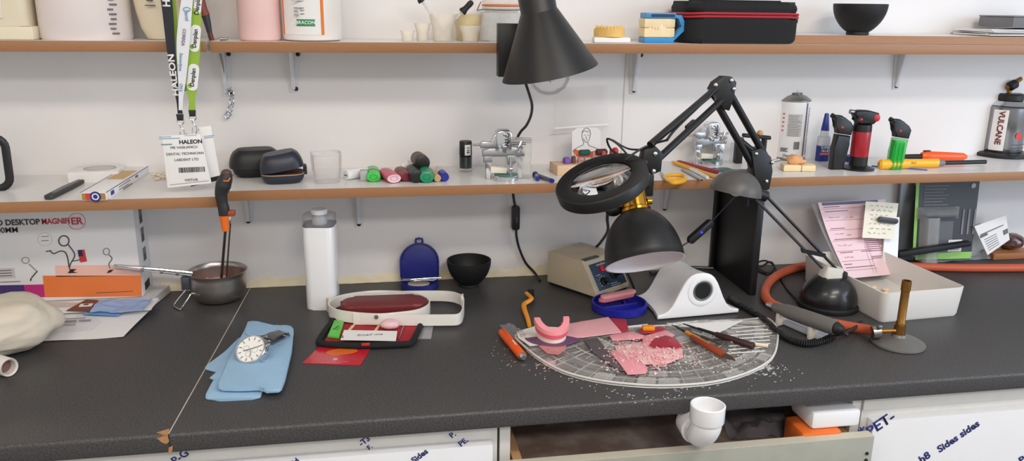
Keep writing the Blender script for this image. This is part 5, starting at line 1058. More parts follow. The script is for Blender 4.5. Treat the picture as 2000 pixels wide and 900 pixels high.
# ---- steel pan with wire handle and stand
pc = W(434,574); pc.y = -.064; s = 1/ppm(pc); Rp = 55*s; hp = zat(Vector((pc.x,pc.y,0)),527)
pc.y = -.064
t = thing('steel_pan', 'small stainless steel pan with folding handle and wire rest at the back of the worktop', 'pan', (pc.x,pc.y,.0))
PANS = mat('pan_steel',(196,190,184),.34,1,var=.12,scale=30,stretch=(1,1,14))
pr = [(0,0),(Rp*.55,0),(Rp*.74,.004),(Rp*.90,.016),(Rp*.97,.032),(Rp*.955,hp*.82),(Rp*.97,hp*.93),(Rp*1.02,hp)]
MB().lathe(pr+[(Rp*1.0,hp+.0004)]+[(max(x-.0014,0),z+.001) for x, z in pr[::-1] if z < hp*.95 or x == 0][0:], 64).build('bowl', PANS, t)
lug = Vector((-Rp*.94,-.014,hp*.70)); MB().box(lug+Vector((-.004,0,0)), (.016,.020,.026), bev=.002).build('handle_bracket', mat('grey_bracket',(92,96,102),.4,.6), t)
o = Vector(t.location); yh = pc.y-.018
h0, h1 = Y(376,536,yh)-o, Y(232,520,yh-.012)-o; d = (h1-h0).normalized(); n = Vector((0,1,0))
b = MB(); b.tube([h0+n*.005, h1+n*.005+d*-.004, h1+d*.003, h1-n*.005+d*-.004, h0-n*.005], .0022, 10, smooth=4); b.tube([h0+n*.0+Vector((0,0,.004)), h0.lerp(h1,.5)+Vector((0,0,.003)), h0.lerp(h1,.88)], .0028, 8); b.build('handle', CHROME, t)
for f in (.2,.42,.68): q = h0.lerp(h1,f); MB().box(q, (.007,.015,.006), bev=.001).build('handle_clip', STEEL, t)
w1 = [Y(378,546,yh)-o, W(341,594,.004)-o, W(344,601,.0022)-o, W(352,604,.0022)-o, W(357,598,.004)-o, Y(385,556,yh+.01)-o]
MB().tube([w1[0], w1[0].lerp(w1[1],.5), *w1[1:5], w1[4].lerp(w1[5],.5), w1[5]], .0016, 8, smooth=4).build('wire_rest', CHROME, t)
# pink wax remnants in the pan
random.seed(4)
for k, (px, py) in enumerate(((412,531),(440,533),(452,531),(462,530),(447,536),(425,536))):
    a = 2*PI*k/6+.5; b = MB(); b.box((0,0,0), (.014+.004*(k%3),.011,.0035), rot=Euler((random.uniform(-.7,.7),random.uniform(-.6,.6),k)), bev=.001)
    tag_ = solo('wax_chunk', ('pink wax chunk nearest the left rim inside the steel pan','pink wax chunk in the middle of the steel pan','pink wax chunk beside the tool tip in the pan','pink wax chunk at the right inside the steel pan','flat pink wax chunk at the front of the pan','pale wax chunk at front left inside the pan')[k], 'wax', b, mat('salmon_wax',(226,134,120),.4,sss=.1), (pc.x+Rp*.50*math.cos(a),pc.y+Rp*.5*math.sin(a),hp*.55), group='wax chunks in the pan')
b = MB(); b.lathe([(0,hp*.40),(Rp*.86,hp*.40),(Rp*.86,hp*.50),(0,hp*.50)], 40); solo('melted_wax', 'set pool of pinkish brown wax in the bottom of the pan', 'wax', b, mat('brown_wax',(150,96,84),.35,var=.2), (pc.x,pc.y,0))
# ---- black and orange tool leaning out of the pan against the shelf
y1 = -.238
t = thing('clamp_tool', 'black-handled tool with orange collar and steel rods standing in the pan', 'tool', Y(444,440,y1)); o = Vector(t.location)
b = MB(); pts = [(443,335,17),(441,348,26),(436,362,30),(432,378,24),(434,395,21),(437,408,22),(438,420,21)]
C_ = [Y(a,c_,y1)-o for a,c_,w_ in pts]; ww = [w_/2/ppm(Y(a,c_,y1)) for a,c_,w_ in pts]
def wf(f): 
    i = min(int(f*6),5); g = f*6-i; return ww[i]*(1-g)+ww[i+1]*g
b.tube(C_, wf, 20, smooth=6); b.build('handle', mat('black_grip',(40,40,42),.5,bump=.1), t)
ORT = mat('orange_collar',(232,112,36),.35)
MB().strip([Y(436,352,y1-.013)-o, Y(445,352,y1-.0135)-o, Y(449,346,y1-.011)-o], [Y(436,354,y1-.013)-o, Y(446,354.5,y1-.0135)-o, Y(450,349,y1-.011)-o], .001).build('orange_trim', ORT, t)
MB().ell(Y(442,337,y1)-o, (.0085,.009,.006)).build('brown_cap', mat('brown_knob',(92,62,50),.5), t)
c0, c1 = Y(438,419,y1)-o, Y(441,450,y1)-o; MB().cyl(c0, c1, .0088, .0062, n=24).build('collar', ORT, t)
MB().box(Y(450,416,y1)-o, (.016,.012,.010), bev=.002).build('trigger', mat('dark_orange',(150,70,34),.45), t); MB().box(Y(449,428,y1)-o, (.0055,.006,.014), bev=.001).build('rod_clip', CHROME, t)
tipz = Vector((pc.x-.001,pc.y+.012,hp*.52)); ra = Y(440,450,y1); r1 = Vector((pc.x+.006, pc.y-.010, hp*.515))
MB().cyl(ra-o, r1-o, .0027, n=12).build('rod', STEEL, t); MB().cyl(Y(450,434,y1)-o, Vector((pc.x+.014,pc.y+.002,hp*.52))-o, .0016, n=10).build('rod', STEEL, t)
# ---- white square bottle with clear collar
p = W(631,607); s = 1/ppm(p); wb = 60*s
t = thing('pump_bottle', 'tall white square bottle with clear top and white cap', 'bottle', (p.x,p.y+wb/2,0), R(-8)); hb_ = zat(Vector((p.x,p.y+wb/2,0)),438)
MB().prism(roundrect(wb,wb*.9,.014,6), 0, hb_, bev=.002).build('body', WHTG, t)
MB().prism(roundrect(wb*.98,wb*.88,.014,6), hb_+.0003, hb_+.0205, bev=.002).build('clear_top', film('smoky_clear',(190,188,190),.2,.08,.1), t)
MB().prism(roundrect(wb*1.01,wb*.91,.014,6), hb_+.0002, hb_+.0022).build('seam_ring', mat('grey_seam',(110,110,114),.3), t)
MB().lathe([(.014,.001),(.014,.014),(.0125,.017),(.0125,.021)], 32, TM(0,0,hb_), True, True).build('neck', mat('grey_neck',(176,180,188),.3), t)
MB().lathe([(.0150,.0212),(.0155,.023),(.0155,.028),(.014,.030)], 36, TM(0,0,hb_), True, True).build('cap', WHT, t)
text('SMART', .008, INKG, t, (-wb/2-.0002,-.008,hb_*.5), (0,0,-1), (0,-1,0))
# ---- white hinged loop pair (headband) with burgundy case inside
zl = .030
def band(pxs, z, m, t, o, h=.021, th=.0022, nm='band', cl=True):
    P = catmull([W(a,b_,z)-o for a,b_ in pxs], 6, cl); u = Vector((0,0,h))
    MB().strip(P, [q-u for q in P], th, cl).build(nm, m, t)
o = W(735,600,.03); t = thing('headband', 'white plastic double-loop headband with a metal rivet', 'headband', o)
BAND = mat('white_band',(234,230,222),.35,var=.03)
band([(642,592),(660,578),(700,570),(745,567),(800,570),(832,580),(838,592),(815,604),(770,610),(735,612),(690,609),(655,603)], .0245+.006, BAND, t, o, nm='round_loop')
band([(700,571),(800,568),(870,568),(895,573),(905,581),(904,600),(896,612),(870,614),(800,614),(735,613),(690,612)], .0285, BAND, t, o, nm='long_loop', cl=False)
zr = W(735,617,.02); zr = Y(735,619,W(735,614,.0285).y-.0035)
MB().cyl(zr-o+Vector((0,.0035,0)), zr-o+Vector((0,-.001,0)), .0036, n=20).build('rivet', STEEL, t); pass
MB().box(W(645,600,.016)-o+Vector((-.003,0,.004)), (.004,.012,.028), rz=R(25), bev=.001).build('buckle', mat('cream_band',(214,200,170),.4), t)
MB().box(W(903,590,.018)-o+Vector((.0,0,.004)), (.004,.016,.022), rz=R(-10), bev=.001).build('end_piece', BAND, t)
# burgundy glasses case lying inside the loop, on black spectacles
p = W(750,598,.022); L_ = 166/ppm(p)
t = thing('glasses_case', 'burgundy glasses case lying inside the white headband loop', 'glasses case', (p.x,p.y,.0175), R(-2)); BUR = mat('burgundy_leatherette',(116,40,42),.4,bump=.08,bscale=400)
def stad(w, h): return roundrect(w,h,h*.46,8)
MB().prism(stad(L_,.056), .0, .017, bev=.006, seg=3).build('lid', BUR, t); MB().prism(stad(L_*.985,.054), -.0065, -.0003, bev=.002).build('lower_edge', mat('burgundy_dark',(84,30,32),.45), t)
t = thing('spectacles', 'dark-framed spectacles lying under the burgundy case', 'glasses', (p.x+.004,p.y-.012,.0145))
b = MB()
for x in (-.034,.034): b.tube([(x+.027*math.cos(a), .018*math.sin(a), -.004) for a in [2*PI*i/20 for i in range(20)]], .0022, 8, True, 0)
b.tube([(-.008,0,-.003),(0,.006,-.001),(.008,0,-.003)], .002, 8); b.build('frame', mat('brown_black_frame',(44,32,30),.3), t)
for x in (-.034,.034): MB().lathe([(0,.0006),(.025,-.0002),(.025,-.0012),(0,-.0006)], 28, TM(x,0,-.0035), sy=.66).build('lens', CLEAR2, t)
MB().ell((.002,.001,.0005), (.010,.006,.0035)).build('nose_pad', mat('pinkish_pad',(214,180,176),.4), t)
# ---- black pouch with red lining and contents
o = W(720,650); t = thing('pouch', 'open black neoprene pouch with red lining below the white headband', 'pouch', o)
outl = loc_poly([(620,668),(626,676),(700,681),(790,678),(812,672),(828,632),(815,626),(655,624),(648,628)], .0, o)
MB().prism(outl, .0003, .0055, bev=.002, seg=3).build('back', BLKF, t)
rim = [W(a,b_,.007)-o for a,b_ in [(624,664),(632,671),(700,675),(785,672),(805,667),(822,632),(812,627),(735,625),(655,626),(648,630)]]
MB().tube(rim, .0055, 10, True, 4).build('padded_rim', BLKF, t)
MB().prism(loc_poly([(634,666),(800,668),(817,634),(652,631)], .006, o), .0056, .0064).build('lining', mat('red_lining',(164,26,44),.7,bump=.2), t)
MB().box(W(714,672,.012)-o+Vector((0,-.001,0)), (.014,.002,.005), bev=.0006).build('logo_tab', mat('tab_red',(200,40,44),.5), t)
def lay(name, label, cat, pxs, z, h, m, grp=None, bev=.0006, ch=None):
    o = sum((W(a,b_,z) for a,b_ in pxs), Vector())/len(pxs); b = MB(); b.prism(loc_poly(pxs,z,o), 0, h, bev=bev); return solo(name, label, cat, b, m, (o.x,o.y,z), group=grp), o
s_, o_ = lay('sweet_packet', 'small bright green packet in the pouch', 'packet', [(640,660),(663,663),(672,632),(653,630)], .0068, .006, mat('packet_green',(92,196,70),.35), bev=.002)
printed(s_, (-.004,-.010,.006), (.5,.9,0), (-.9,.5,0), [(0,0,.02,.003),(0,-.005,.014,.0015)], mat('packet_dark',(40,120,50),.5))
lay('wooden_stick', 'left wooden stick in the pouch, beside the green packet', 'stick', [(672,655),(677,655),(693,637),(688,637)], .0068, .0035, mat('birch_stick',(226,196,150),.6), 'wooden sticks in the pouch')
lay('wooden_stick', 'right wooden stick in the pouch, beside the pink ball', 'stick', [(725,655),(730,655),(743,638),(738,638)], .0068, .0035, mat('birch_stick',(226,196,150),.6), 'wooden sticks in the pouch')
p = W(762,645,.0068); solo('pink_ball', 'pale pink putty ball in the pouch under the headband', 'putty', (lambda b: (lump(b,(0,0,.009),(.017,.012,.009),4.2,.1), b)[1])(MB()), mat('blush_putty',(230,190,192),.5), (p.x,p.y+.006,.007))
s_, o_ = lay('name_slip', 'white paper slip handwritten Small ma lying across the pouch', 'slip', [(665,664),(773,666),(776,647),(672,645)], .0128, .0008, PAPER, bev=0)
text('Smail ma', .0105, INKG, s_, (.0,.002,.0008), (1,-.02,0), (0,1,0), shear=.3, w=1.2)
printed(s_, (-.047,-.006,.0009), (1,0,0), (0,1,0), [(0,.002*i,.003,.0009) for i in range(6)], INKG)
lay('steel_pick', 'thin steel pick lying at the right in the pouch', 'pick', [(778,664),(780,664),(790,637),(788,637)], .0068, .002, STEEL, bev=0)
lay('clear_plate', 'small clear plastic plate sticking out right of the pouch', 'plate', [(808,662),(842,662),(847,632),(824,632)], .0004, .0022, film('acrylic',(210,210,214),.3,.08), bev=0)
s_, o_ = lay('red_card', 'glossy red leaflet with small emblem sticking out under the pouch', 'card', [(591,710),(704,714),(727,676),(630,672)], .0001, .0015, mat('glossy_red',(196,34,50),.25,coat=.3), bev=0)
MB().lathe([(.0042,.0016),(0,.0016)], 20, TM(W(655,703).x-o_.x,W(655,703).y-o_.y,0)).build('emblem', mat('pale_emblem',(236,170,160),.5), s_)
q = W(655,709)-o_; text('Bristol Smile Laboratory', .0042, mat('faded_print',(226,130,130),.6), s_, (q.x,q.y,.0016), (1,-.02,0), (0,1,0), off=.0003)
b = MB(); q = W(668,688)-o_; b.lathe([(.026,.00155),(0,.0016)], 28, TM(q.x,q.y,0), sy=.5); b.build('orange_print', mat('orange_print_patch',(226,110,40),.3), s_)
# ---- blue cloth and watch
CL = mat('blue_microfibre',(150,184,212),.9,var=.05,scale=60,bump=.3,bscale=700)
o = W(490,710); t = thing('cleaning_cloth', 'folded pale blue microfibre cloth under the wristwatch', 'cloth', o)
def soft(P, k=.22):
    out = []
    for i, p in enumerate(P):
        a, c = Vector(P[i-1]), Vector(P[(i+1)%len(P)]); p = Vector(p); da = min(k*(a-p).length,.010); dc = min(k*(c-p).length,.010)
        q0 = p+(a-p).normalized()*da; q1 = p+(c-p).normalized()*dc
        for t_ in (0,.25,.5,.75,1): out.append(tuple(q0*(1-t_)**2+p*2*t_*(1-t_)+q1*t_*t_))
    return out
def layer(pxs, z0, z1, nm='fold'): MB().prism(soft(loc_poly(pxs,z0,o)), z0, z1, bev=min(.0022,(z1-z0)*.45), seg=3).build(nm, CL, t)
layer([(399,781),(416,748),(432,735),(470,730),(515,762),(509,780),(430,784)], .0003, .0045)
layer([(397,722),(440,690),(470,660),(500,665),(470,725),(425,729)], .0004, .0042)
layer([(408,741),(418,735),(440,712),(465,690),(520,690),(520,760),(440,745)], .0043, .0078)
layer([(424,763),(449,705),(478,650),(485,632),(500,632),(537,641),(566,640),(574,648),(570,690),(557,746),(548,768),(516,768),(514,762),(470,764)], .0078, .0135)
layer([(478,655),(485,630),(493,630),(540,640),(535,660)], .0135, .0165)
# wristwatch: face tipped up towards the viewer
p = W(498,690,.016); 
zc = .030; pcn = W(490,682,zc); s = 1/ppm(pcn)
t = thing('wristwatch', 'steel wristwatch with white dial lying on the blue cloth', 'watch', pcn)
wn = Vector((-.28,-.60,.74)).normalized(); wt = W(550,652,.02)-pcn; wt.z = 0; wy = (wt-wn*wt.dot(wn)).normalized(); Mw = frame((0,0,0), wy.cross(wn), wy); rw = 32*s
MB().lathe([(rw*.95,-.013),(rw*1.0,-.010),(rw*1.0,-.001),(rw*.93,.0018),(rw*.86,.0022),(rw*.84,.0008)], 56, Mw, True).build('case', CHROME, t)
MB().lathe([(rw*.845,.0008),(0,.0009)], 48, Mw).build('dial', mat('silver_white_dial',(240,238,232),.4), t)
b = MB()
for k in range(12):
    a = PI*k/6; M = Mw @ TM(rw*.70*math.sin(a), rw*.70*math.cos(a), .0012, 0, 0, -a); b.box(M.translation, (.0013,.0045,.0005), rot=M.to_euler())
b.build('hour_markers', STEEL, t)
b = MB()
for a, l, w_ in ((R(-115),.46,.0014),(R(62),.62,.0012),(R(160),.6,.0006)):
    M = Mw @ TM(rw*l/2*math.sin(a), rw*l/2*math.cos(a), .0016, 0, 0, -a); b.box(M.translation, (w_,rw*l,.0004), rot=M.to_euler())
b.build('hands', INKG, t)
for dx, dy in ((-.3,0),(.3,0),(0,-.32)): MB().lathe([(rw*.17,.0012),(rw*.19,.0014),(rw*.19,.0010)], 20, Mw @ TM(rw*dx,rw*dy,0)).build('subdial_ring', mat('dial_grey',(170,168,164),.4), t)
MB().cyl(Mw @ Vector((rw*1.0,0,-.003)), Mw @ Vector((rw*1.13,0,-.003)), .003).build('crown', CHROME, t)
for k in (-1,1): MB().cyl(Mw @ Vector((rw*.88,rw*.48*k,-.003)), Mw @ Vector((rw*1.04,rw*.57*k,-.003)), .0018).build('pusher', CHROME, t)
# bracelet: links run back to the right, loop round and return below the case
LK = mat('brushed_links',(150,150,152),.3,1,var=.15)
tgt = [(516,664,.036),(530,656,.033),(543,650,.029),(553,649,.0235),(553,653,.0185),(541,660,.0165),(522,670,.0163)]
P = catmull([Vector(Mw @ Vector((.2*rw,rw*1.0,-.004)))]+[W(*q)-pcn for q in tgt], 4)
acc = 0; last = P[0]; k = 0
for i in range(1, len(P)-1):
    d = P[i+1]-P[i-1]
    if (P[i]-last).length < .0056 and i > 1: continue
    last = P[i]; d.normalize(); xa = Vector(Mw.col[0].xyz); xa = (xa-d*xa.dot(d)).normalized(); Mq = frame(P[i], xa, d)
    wl2 = .025-.004*i/len(P)
    MB().box(Mq.translation, (wl2,.0052,.0028), rot=Mq.to_euler(), bev=.0008).build('bracelet_link', LK, t)
# ---- blue denture box open, with wires
p = W(820,563); t = thing('denture_box', 'open navy blue denture box standing at the back of the worktop', 'box', (p.x,-.052,0), R(-4)); NV = mat('navy_plastic',(40,44,124),.35,var=.04)
s = 1/ppm(p); wB = 72*s; dB = .058; hB_ = .0135
def dome(w, d, n=14): return [(-w/2,0),(w/2,0),(w/2,d*.45)]+[(w/2*math.cos(R(180*i/n)), d*.45+d*.55*math.sin(R(180*i/n))) for i in range(1,n)]+[(-w/2,d*.45)]
# tray: rounded end towards the viewer
out = [(x,.029-y) for x, y in dome(wB,dB)]; inn = [(x*.92,.029-.003-(y)*.92) for x, y in dome(wB,dB)]
b = MB(); b.prism(out, 0, .003, bev=.001); b.build('tray_floor', NV, t)
b = MB(); b.strip([Vector((x,y,.0032)) for x, y in out], [Vector((x,y,hB_)) for x, y in out], .0024, True); b.build('tray_wall', NV, t)
Ml = frame((0,.031,hB_+.002),(1,0,0),(0,.10,1)); hl = (zat(Vector((p.x,-.010,0)),473)-hB_-.002)
lo_ = dome(wB*1.05,hl); MB().prism(lo_, -.002, .0005, Ml, bev=.0006).build('lid', NV, t)
b = MB(); b.strip([Ml @ Vector((x,y,.0006)) for x, y in lo_], [Ml @ Vector((x,y,.007)) for x, y in lo_], .0022, True); b.build('lid_rim', NV, t)
b = MB(); b.tube([Ml @ Vector((x,y+hl,.003)) for x, y in ((-.006,-.001),(-.0065,.009),(.0065,.009),(.006,-.001))], .0024, 8, smooth=2); b.build('lid_loop', NV, t)
MB().cyl((-wB*.4,.031,hB_),(wB*.4,.031,hB_),.0028).build('hinge', NV, t)
MB().lathe([(.0,.0126),(.021,.0124),(.023,.0100),(.021,.0055),(0,.0052)], 36, TM(-.002,-.001,0), sy=.62).build('sponge_pad', mat('grey_tan_pad',(176,166,150),.7), t)
for k, (a, c_) in enumerate((((-.038,-.012,.0215),(.030,-.018,.0220)),((-.035,-.004,.0215),(.034,-.011,.0215)),((-.012,-.020,.0225),(.046,-.008,.0225)),((-.018,-.012,.0232),(.044,-.003,.0228)))):
    A, B_ = Vector(a), Vector(c_); tt = Matrix.Translation(t.location) @ Matrix.Rotation(R(-4),4,'Z')
    solo('steel_wire', ('longest steel wire across the front of the navy denture box','steel wire behind the longest one on the denture box','steel wire end poking right at the front of the denture box','steel wire poking out furthest right of the denture box')[k], 'wire', MB().tube([tt @ A-tt @ A, tt @ A.lerp(B_,.5)-tt @ A+Vector((0,0,.0008)), tt @ B_-tt @ A], .0010, 8), CHROME, tt @ A, group='steel wires across the denture box')
# ---- black rubber bowl, back
p = W(914,552); p.y = -.050; s = 1/ppm(p); R1 = 43*s; bowl(Vector((p.x,p.y,0)), R1, R1*.46, zat(Vector((p.x,p.y,0)),507), 'black rubber bowl on the worktop beside the navy denture box')
# ================================================================ WORKTOP, MIDDLE AND RIGHT
# ---- beige control box with switch, dial and plug
a, b_, c_ = W(1068,555), W(1165,588), W(1236,556)
ux = (b_-a); ux.z = 0; an = math.atan2(ux.y,ux.x); Lx = ux.length; dv = (c_-b_); dv.z = 0
t = thing('control_box', 'beige handpiece control box with sloping navy panel, red switch and dial', 'control unit', (b_.x,b_.y,0), 0)
e1 = -ux.normalized(); e2 = (dv-e1*dv.dot(e1)).normalized(); Wd_ = .105; Ld = Lx
hB = zat(a,490)
def cb_(u, v, z): return e1*u+e2*v+Vector((0,0,z))      # u: back-left along the long side, v: along the front, z up
BEI = mat('beige_enamel',(188,174,150),.5,var=.03); NVP = mat('panel_navy',(44,62,84),.45,var=.08)
sl_ = .038
b = MB(); bm_ = b.bm
sec = [(.0,.006),(.0,.012),(sl_,hB-.004),(sl_+.004,hB),(Ld,hB*.99),(Ld,.006)]
v0 = [bm_.verts.new(cb_(u,0,z)) for u,z in sec]; v1 = [bm_.verts.new(cb_(u,Wd_,z)) for u,z in sec]
bm_.faces.new(v0); bm_.faces.new(v1[::-1])
for i in range(6): bm_.faces.new((v0[i],v1[i],v1[(i+1)%6],v0[(i+1)%6]))
bmesh.ops.recalc_face_normals(bm_, faces=bm_.faces[:]); bmesh.ops.bevel(bm_, geom=bm_.edges[:], offset=.0022, segments=3, profile=.5, affect='EDGES'); b.build('housing', BEI, t)
b = MB(); M = Matrix(((e1.x,e2.x,0,0),(e1.y,e2.y,0,0),(0,0,1,0),(0,0,0,1)))
b.prism([(.004,.004),(Ld-.003,.004),(Ld-.003,Wd_-.004),(.004,Wd_-.004)], .0015, .0058, M); b.build('base_plate', BLK, t)
for u in (.012,Ld-.012):
    for v in (.012,Wd_-.012): MB().lathe([(.005,0),(.005,.0016)], 16, M @ TM(u,v,0), True, True).build('rubber_foot', BLKR, t)
pn0 = cb_(.0,0,.012); pdir = (cb_(sl_,0,hB-.004)-pn0); pl_ = pdir.length; Mp = frame(pn0, e2, pdir); Mp = Mp if Mp.col[2].xyz.dot(-e1) > 0 else frame(pn0+e2*Wd_, -e2, pdir)
fl = Mp.col[0].xyz.dot(e2) > 0
MB().prism([(.012,.006),(Wd_-.006,.006),(Wd_-.006,pl_-.006),(.012,pl_-.006)], -.0005, .0008, Mp, bev=.0003).build('control_panel', NVP, t); cpn = [o for o in t.children if o.name.startswith('control_panel')][0]
MB().box(Mp @ Vector((.042,pl_*.70,.003)), (.010,.013,.006), rot=Mp.to_euler(), bev=.001).build('rocker_switch', mat('switch_red',(206,36,50),.35), cpn)
KM = Mp @ TM(.034,pl_*.32,0); MB().lathe([(.0085,.001),(.0085,.004),(.0062,.005),(.0055,.014),(.0045,.015),(0,.015)], 28, KM).build('dial', BLK, cpn)
b = MB()
for k in range(9):
    aa = R(-40+32*k); b.box(KM @ Vector((.0115*math.cos(aa),.0115*math.sin(aa),.0009)), (.0024,.0012,.0005), rot=(KM @ TM(0,0,0,0,0,aa)).to_euler())
b.build('dial_marks', INKW, cpn)
PMx = Mp @ TM(.068,pl_*.42,0); MB().lathe([(.0085,.0008),(.0085,.005),(.0068,.006),(.006,.022),(.0042,.026)], 24, PMx, True, True).build('plug', BLK, t)
q0 = PMx @ Vector((0,0,.026)); MB().tube([q0, PMx @ Vector((.002,-.004,.036)), cb_(-.030,.082,.014), cb_(-.012,.060,.003)+Vector((.03,0,0)), W(1222,570,.0028)-Vector(t.location), W(1190,590,.0028)-Vector(t.location)], .0024, 10).build('plug_cord', BLK, t)
for v_, s_, sz in ((pl_*.9,'marathon',.0068),(pl_*.60,'POWER',.0036),(pl_*.1,'SPEED',.0036)): text(s_, sz, mat('pale_print2',(190,200,210),.5), t, Mp @ Vector((.045 if sz > .004 else .026,v_-.004,.0009)), Mp.col[0].xyz, Mp.col[1].xyz, bold=.0001)
printed(t, Mp @ Vector((.05,pl_*.12,.0009)), Mp.col[0].xyz, Mp.col[1].xyz, [(0,0,.03,.0012),(0,.004,.022,.0012),(.0,-.004,.012,.0012)], MATS['pale_print2'])
tc_ = W(1153,504,hB)-Vector(t.location); MB().box(tc_, (.011,.044,.0024), rz=math.atan2(e1.y,e1.x), bev=.0006).build('top_slot', mat('slot_grey',(66,70,72),.4), t)
# ---- blue round tray with two pink wax sticks
p = W(1209,603); s = 1/ppm(p); r = 54*s
t = thing('round_tray', 'blue round plastic tray holding pink wax sticks', 'tray', (p.x,p.y,0)); BL2 = mat('ultramarine_plastic',(34,36,150),.35,var=.05)
MB().lathe([(0,.0003),(r*.97,.0003),(r,.002),(r,.015),(r*.93,.016),(r*.93,.005),(r*.9,.0035),(0,.0035)], 56).build('tray', BL2, t)
b = MB(); b.box((-.002,-.012,.008), (r*1.4,.004,.010), rz=R(12), bev=.001); b.box((.012,.006,.008), (.004,r*.7,.010), rz=R(-6), bev=.001); b.build('dividers', BL2, t)
for k, (dz, dy, lb_) in enumerate(((.0165,0,'lower pink wax stick lying across the blue tray'),(.0225,.004,'upper pink wax stick resting on the lower one'))):
    b = MB(); b.prism(stad(.082,.0155), 0, .0057, bev=.0012); solo('wax_stick', lb_, 'wax', b, PINK if k else mat('rose_wax',(214,120,130),.4,sss=.1), (p.x-.002+.004*k,p.y+.013+dy*.4,dz-.0002), R(20), group='pink wax sticks on the blue tray')
# ---- white handpiece / heater block with hole
a, b_, c_ = W(1284,627), W(1443,613), W(1263,575); ux = b_-a; ux.z = 0; an = math.atan2(ux.y,ux.x); Lw = ux.length
t = thing('wax_heater', 'glossy white bell-shaped desktop unit with a round black opening', 'heater', ((a.x+b_.x)/2,(a.y+b_.y)/2,0), an)
hW = zat(Vector(((a.x+b_.x)/2,(a.y+b_.y)/2,0)),533); D_ = .115
def bell(n=24):
    pts = []
    for i in range(n+1):
        u = -1+2*i/n; k = max(0,1-abs(u)); z = .010+(hW-.010)*(1/(1+math.exp(-(k-.48)*9.5))-1/(1+math.exp(.48*9.5)))/(1/(1+math.exp(-.52*9.5))-1/(1+math.exp(.48*9.5)))
        pts.append((u*Lw/2, z))
    return pts
bp_ = bell(); M = frame((0,0,0),(1,0,0),(0,0,1))
b = MB(); rs = []
for j in range(13):
    f = j/12; y = D_*f; k = 1-.10*math.sin(PI*f)*1.0-.06*f; kz = 1-.13*math.sin(PI*f*.5)
    row = [(x*k,y,.0025+(z-.0025)*kz) for x, z in bp_]; row += [(bp_[-1][0]*k,y,.0025),(bp_[0][0]*k,y,.0025)]; rs.append([b.bm.verts.new(v) for v in row])
n_ = len(rs[0])
for u_, v_ in zip(rs, rs[1:]):
    for i in range(n_): b.bm.faces.new((u_[i],u_[(i+1)%n_],v_[(i+1)%n_],v_[i]))
b.bm.faces.new(rs[0]); b.bm.faces.new(rs[-1][::-1]); bmesh.ops.recalc_face_normals(b.bm, faces=b.bm.faces[:])
es = [e for e in b.bm.edges if all(abs(v.co.y) < 1e-6 for v in e.verts)]; bmesh.ops.bevel(b.bm, geom=es, offset=.003, segments=4, profile=.5, affect='EDGES'); b.build('body', WHTG, t, 50)
HM = frame((.004,-.0002,hW*.60),(1,0,0),(0,0,1)); s = 1/ppm(Vector(t.location))
MB().lathe([(.0305,-.001),(.0300,.001),(.0255,.0022),(.0215,.0016),(.0195,-.0015)], 48, HM).build('front_ring', WHTG, t)
MB().lathe([(.0195,.0012),(.0188,.002),(.0160,.0006),(.0155,-.004)], 44, HM).build('bezel', mat('bezel_grey',(88,92,94),.35), t); MB().lathe([(.0168,.0004),(0,.0004)], 40, HM).build('opening', BLK, t)
MB().box((0,D_/2,.0016), (Lw*.9,D_*.9,.0018)).build('foot_pad', BLKR, t)
# cable lying behind
b = MB(); b.tube([W(1270,533,.004)-W(1300,527,.004), W(1310,526,.004)-W(1300,527,.004), W(1350,522,.004)-W(1300,527,.004), W(1393,523,.004)-W(1300,527,.004)], lambda f: .0042-.0012*abs(f-.4), 10, flat=(1.3,.8))
solo('flat_tool', 'flat grey tool lying behind the white heater unit', 'tool', b, mat('gunmetal',(84,82,80),.35,.6), W(1300,527,.004))
# black upright panel holding up the lower shelf
pA, pB = W(1470,576), W(1389,521)
t = thing('support_panel', 'matt black upright panel under the lower shelf, behind the desk lamp shade', 'panel', (pA.x,0,0)); zt_ = S1-.018-.0006
MB().box((-.004,-.095,zt_/2), (.008,.186,zt_-.0004), bev=.0008).build('panel', mat('black_board',(20,20,21),.4,var=.15,bump=.04), t)
MB().box((-.013,-.006,zt_/2), (.010,.010,zt_-.001), bev=.001).build('back_strip', BLKM, t); MB().box((-.0015,-.1875,zt_/2), (.014,.006,zt_-.001), bev=.001).build('front_edge', BLKM, t)
q = Y(1487,426,-.15); MB().cyl((-.002+.003,-.15,q.z),(q.x-pA.x,-.15,q.z),.002).build('hook_stem', CHROME, t); MB().ell((q.x-pA.x,-.15,q.z),(.005,.005,.005)).build('hook_knob', CHROME, t)
# ---- glass mosaic tray
GX = [(1008,652),(1060,645),(1200,638),(1330,632),(1440,624),(1490,619),(1507,624),(1518,640),(1519,660),(1512,690),(1488,712),(1440,732),(1380,745),(1300,750),(1230,747),(1160,738),(1100,722),(1055,698),(1022,672)]
o = W(1270,680); t = thing('glass_tray', 'half-round glass mosaic tray covered with wax scraps and tools', 'tray', o); tz = .0075
gp = [Vector(v).to_3d() for v in catmull([Vector((x,y,0)) for x,y in loc_poly(GX,tz,o)],4,True)]
TG = film('tray_glass',(196,192,188),.20,.08,.35); LN = film('glass_ridge',(238,236,230),.72,.06,.1)
MB().prism([(v.x,v.y) for v in gp], .0004, tz-.0012, bev=.0008, seg=1).build('plate', TG, t)
MB().tube([Vector((v.x,v.y,tz-.002)) for v in gp], .0019, 8, True, 0).build('rim', LN, t)
cen = W(1285,628,tz)-o; front = [v for v in gp if v.y < cen.y-.004]; front.sort(key=lambda v: math.atan2(v.x-cen.x, -(v.y-cen.y)))
rng = random.Random(9); b = MB(); tiles = MB()
rings = [1.0,.90,.80,.70,.60,.50,.40,.30]; NF = len(front)-1
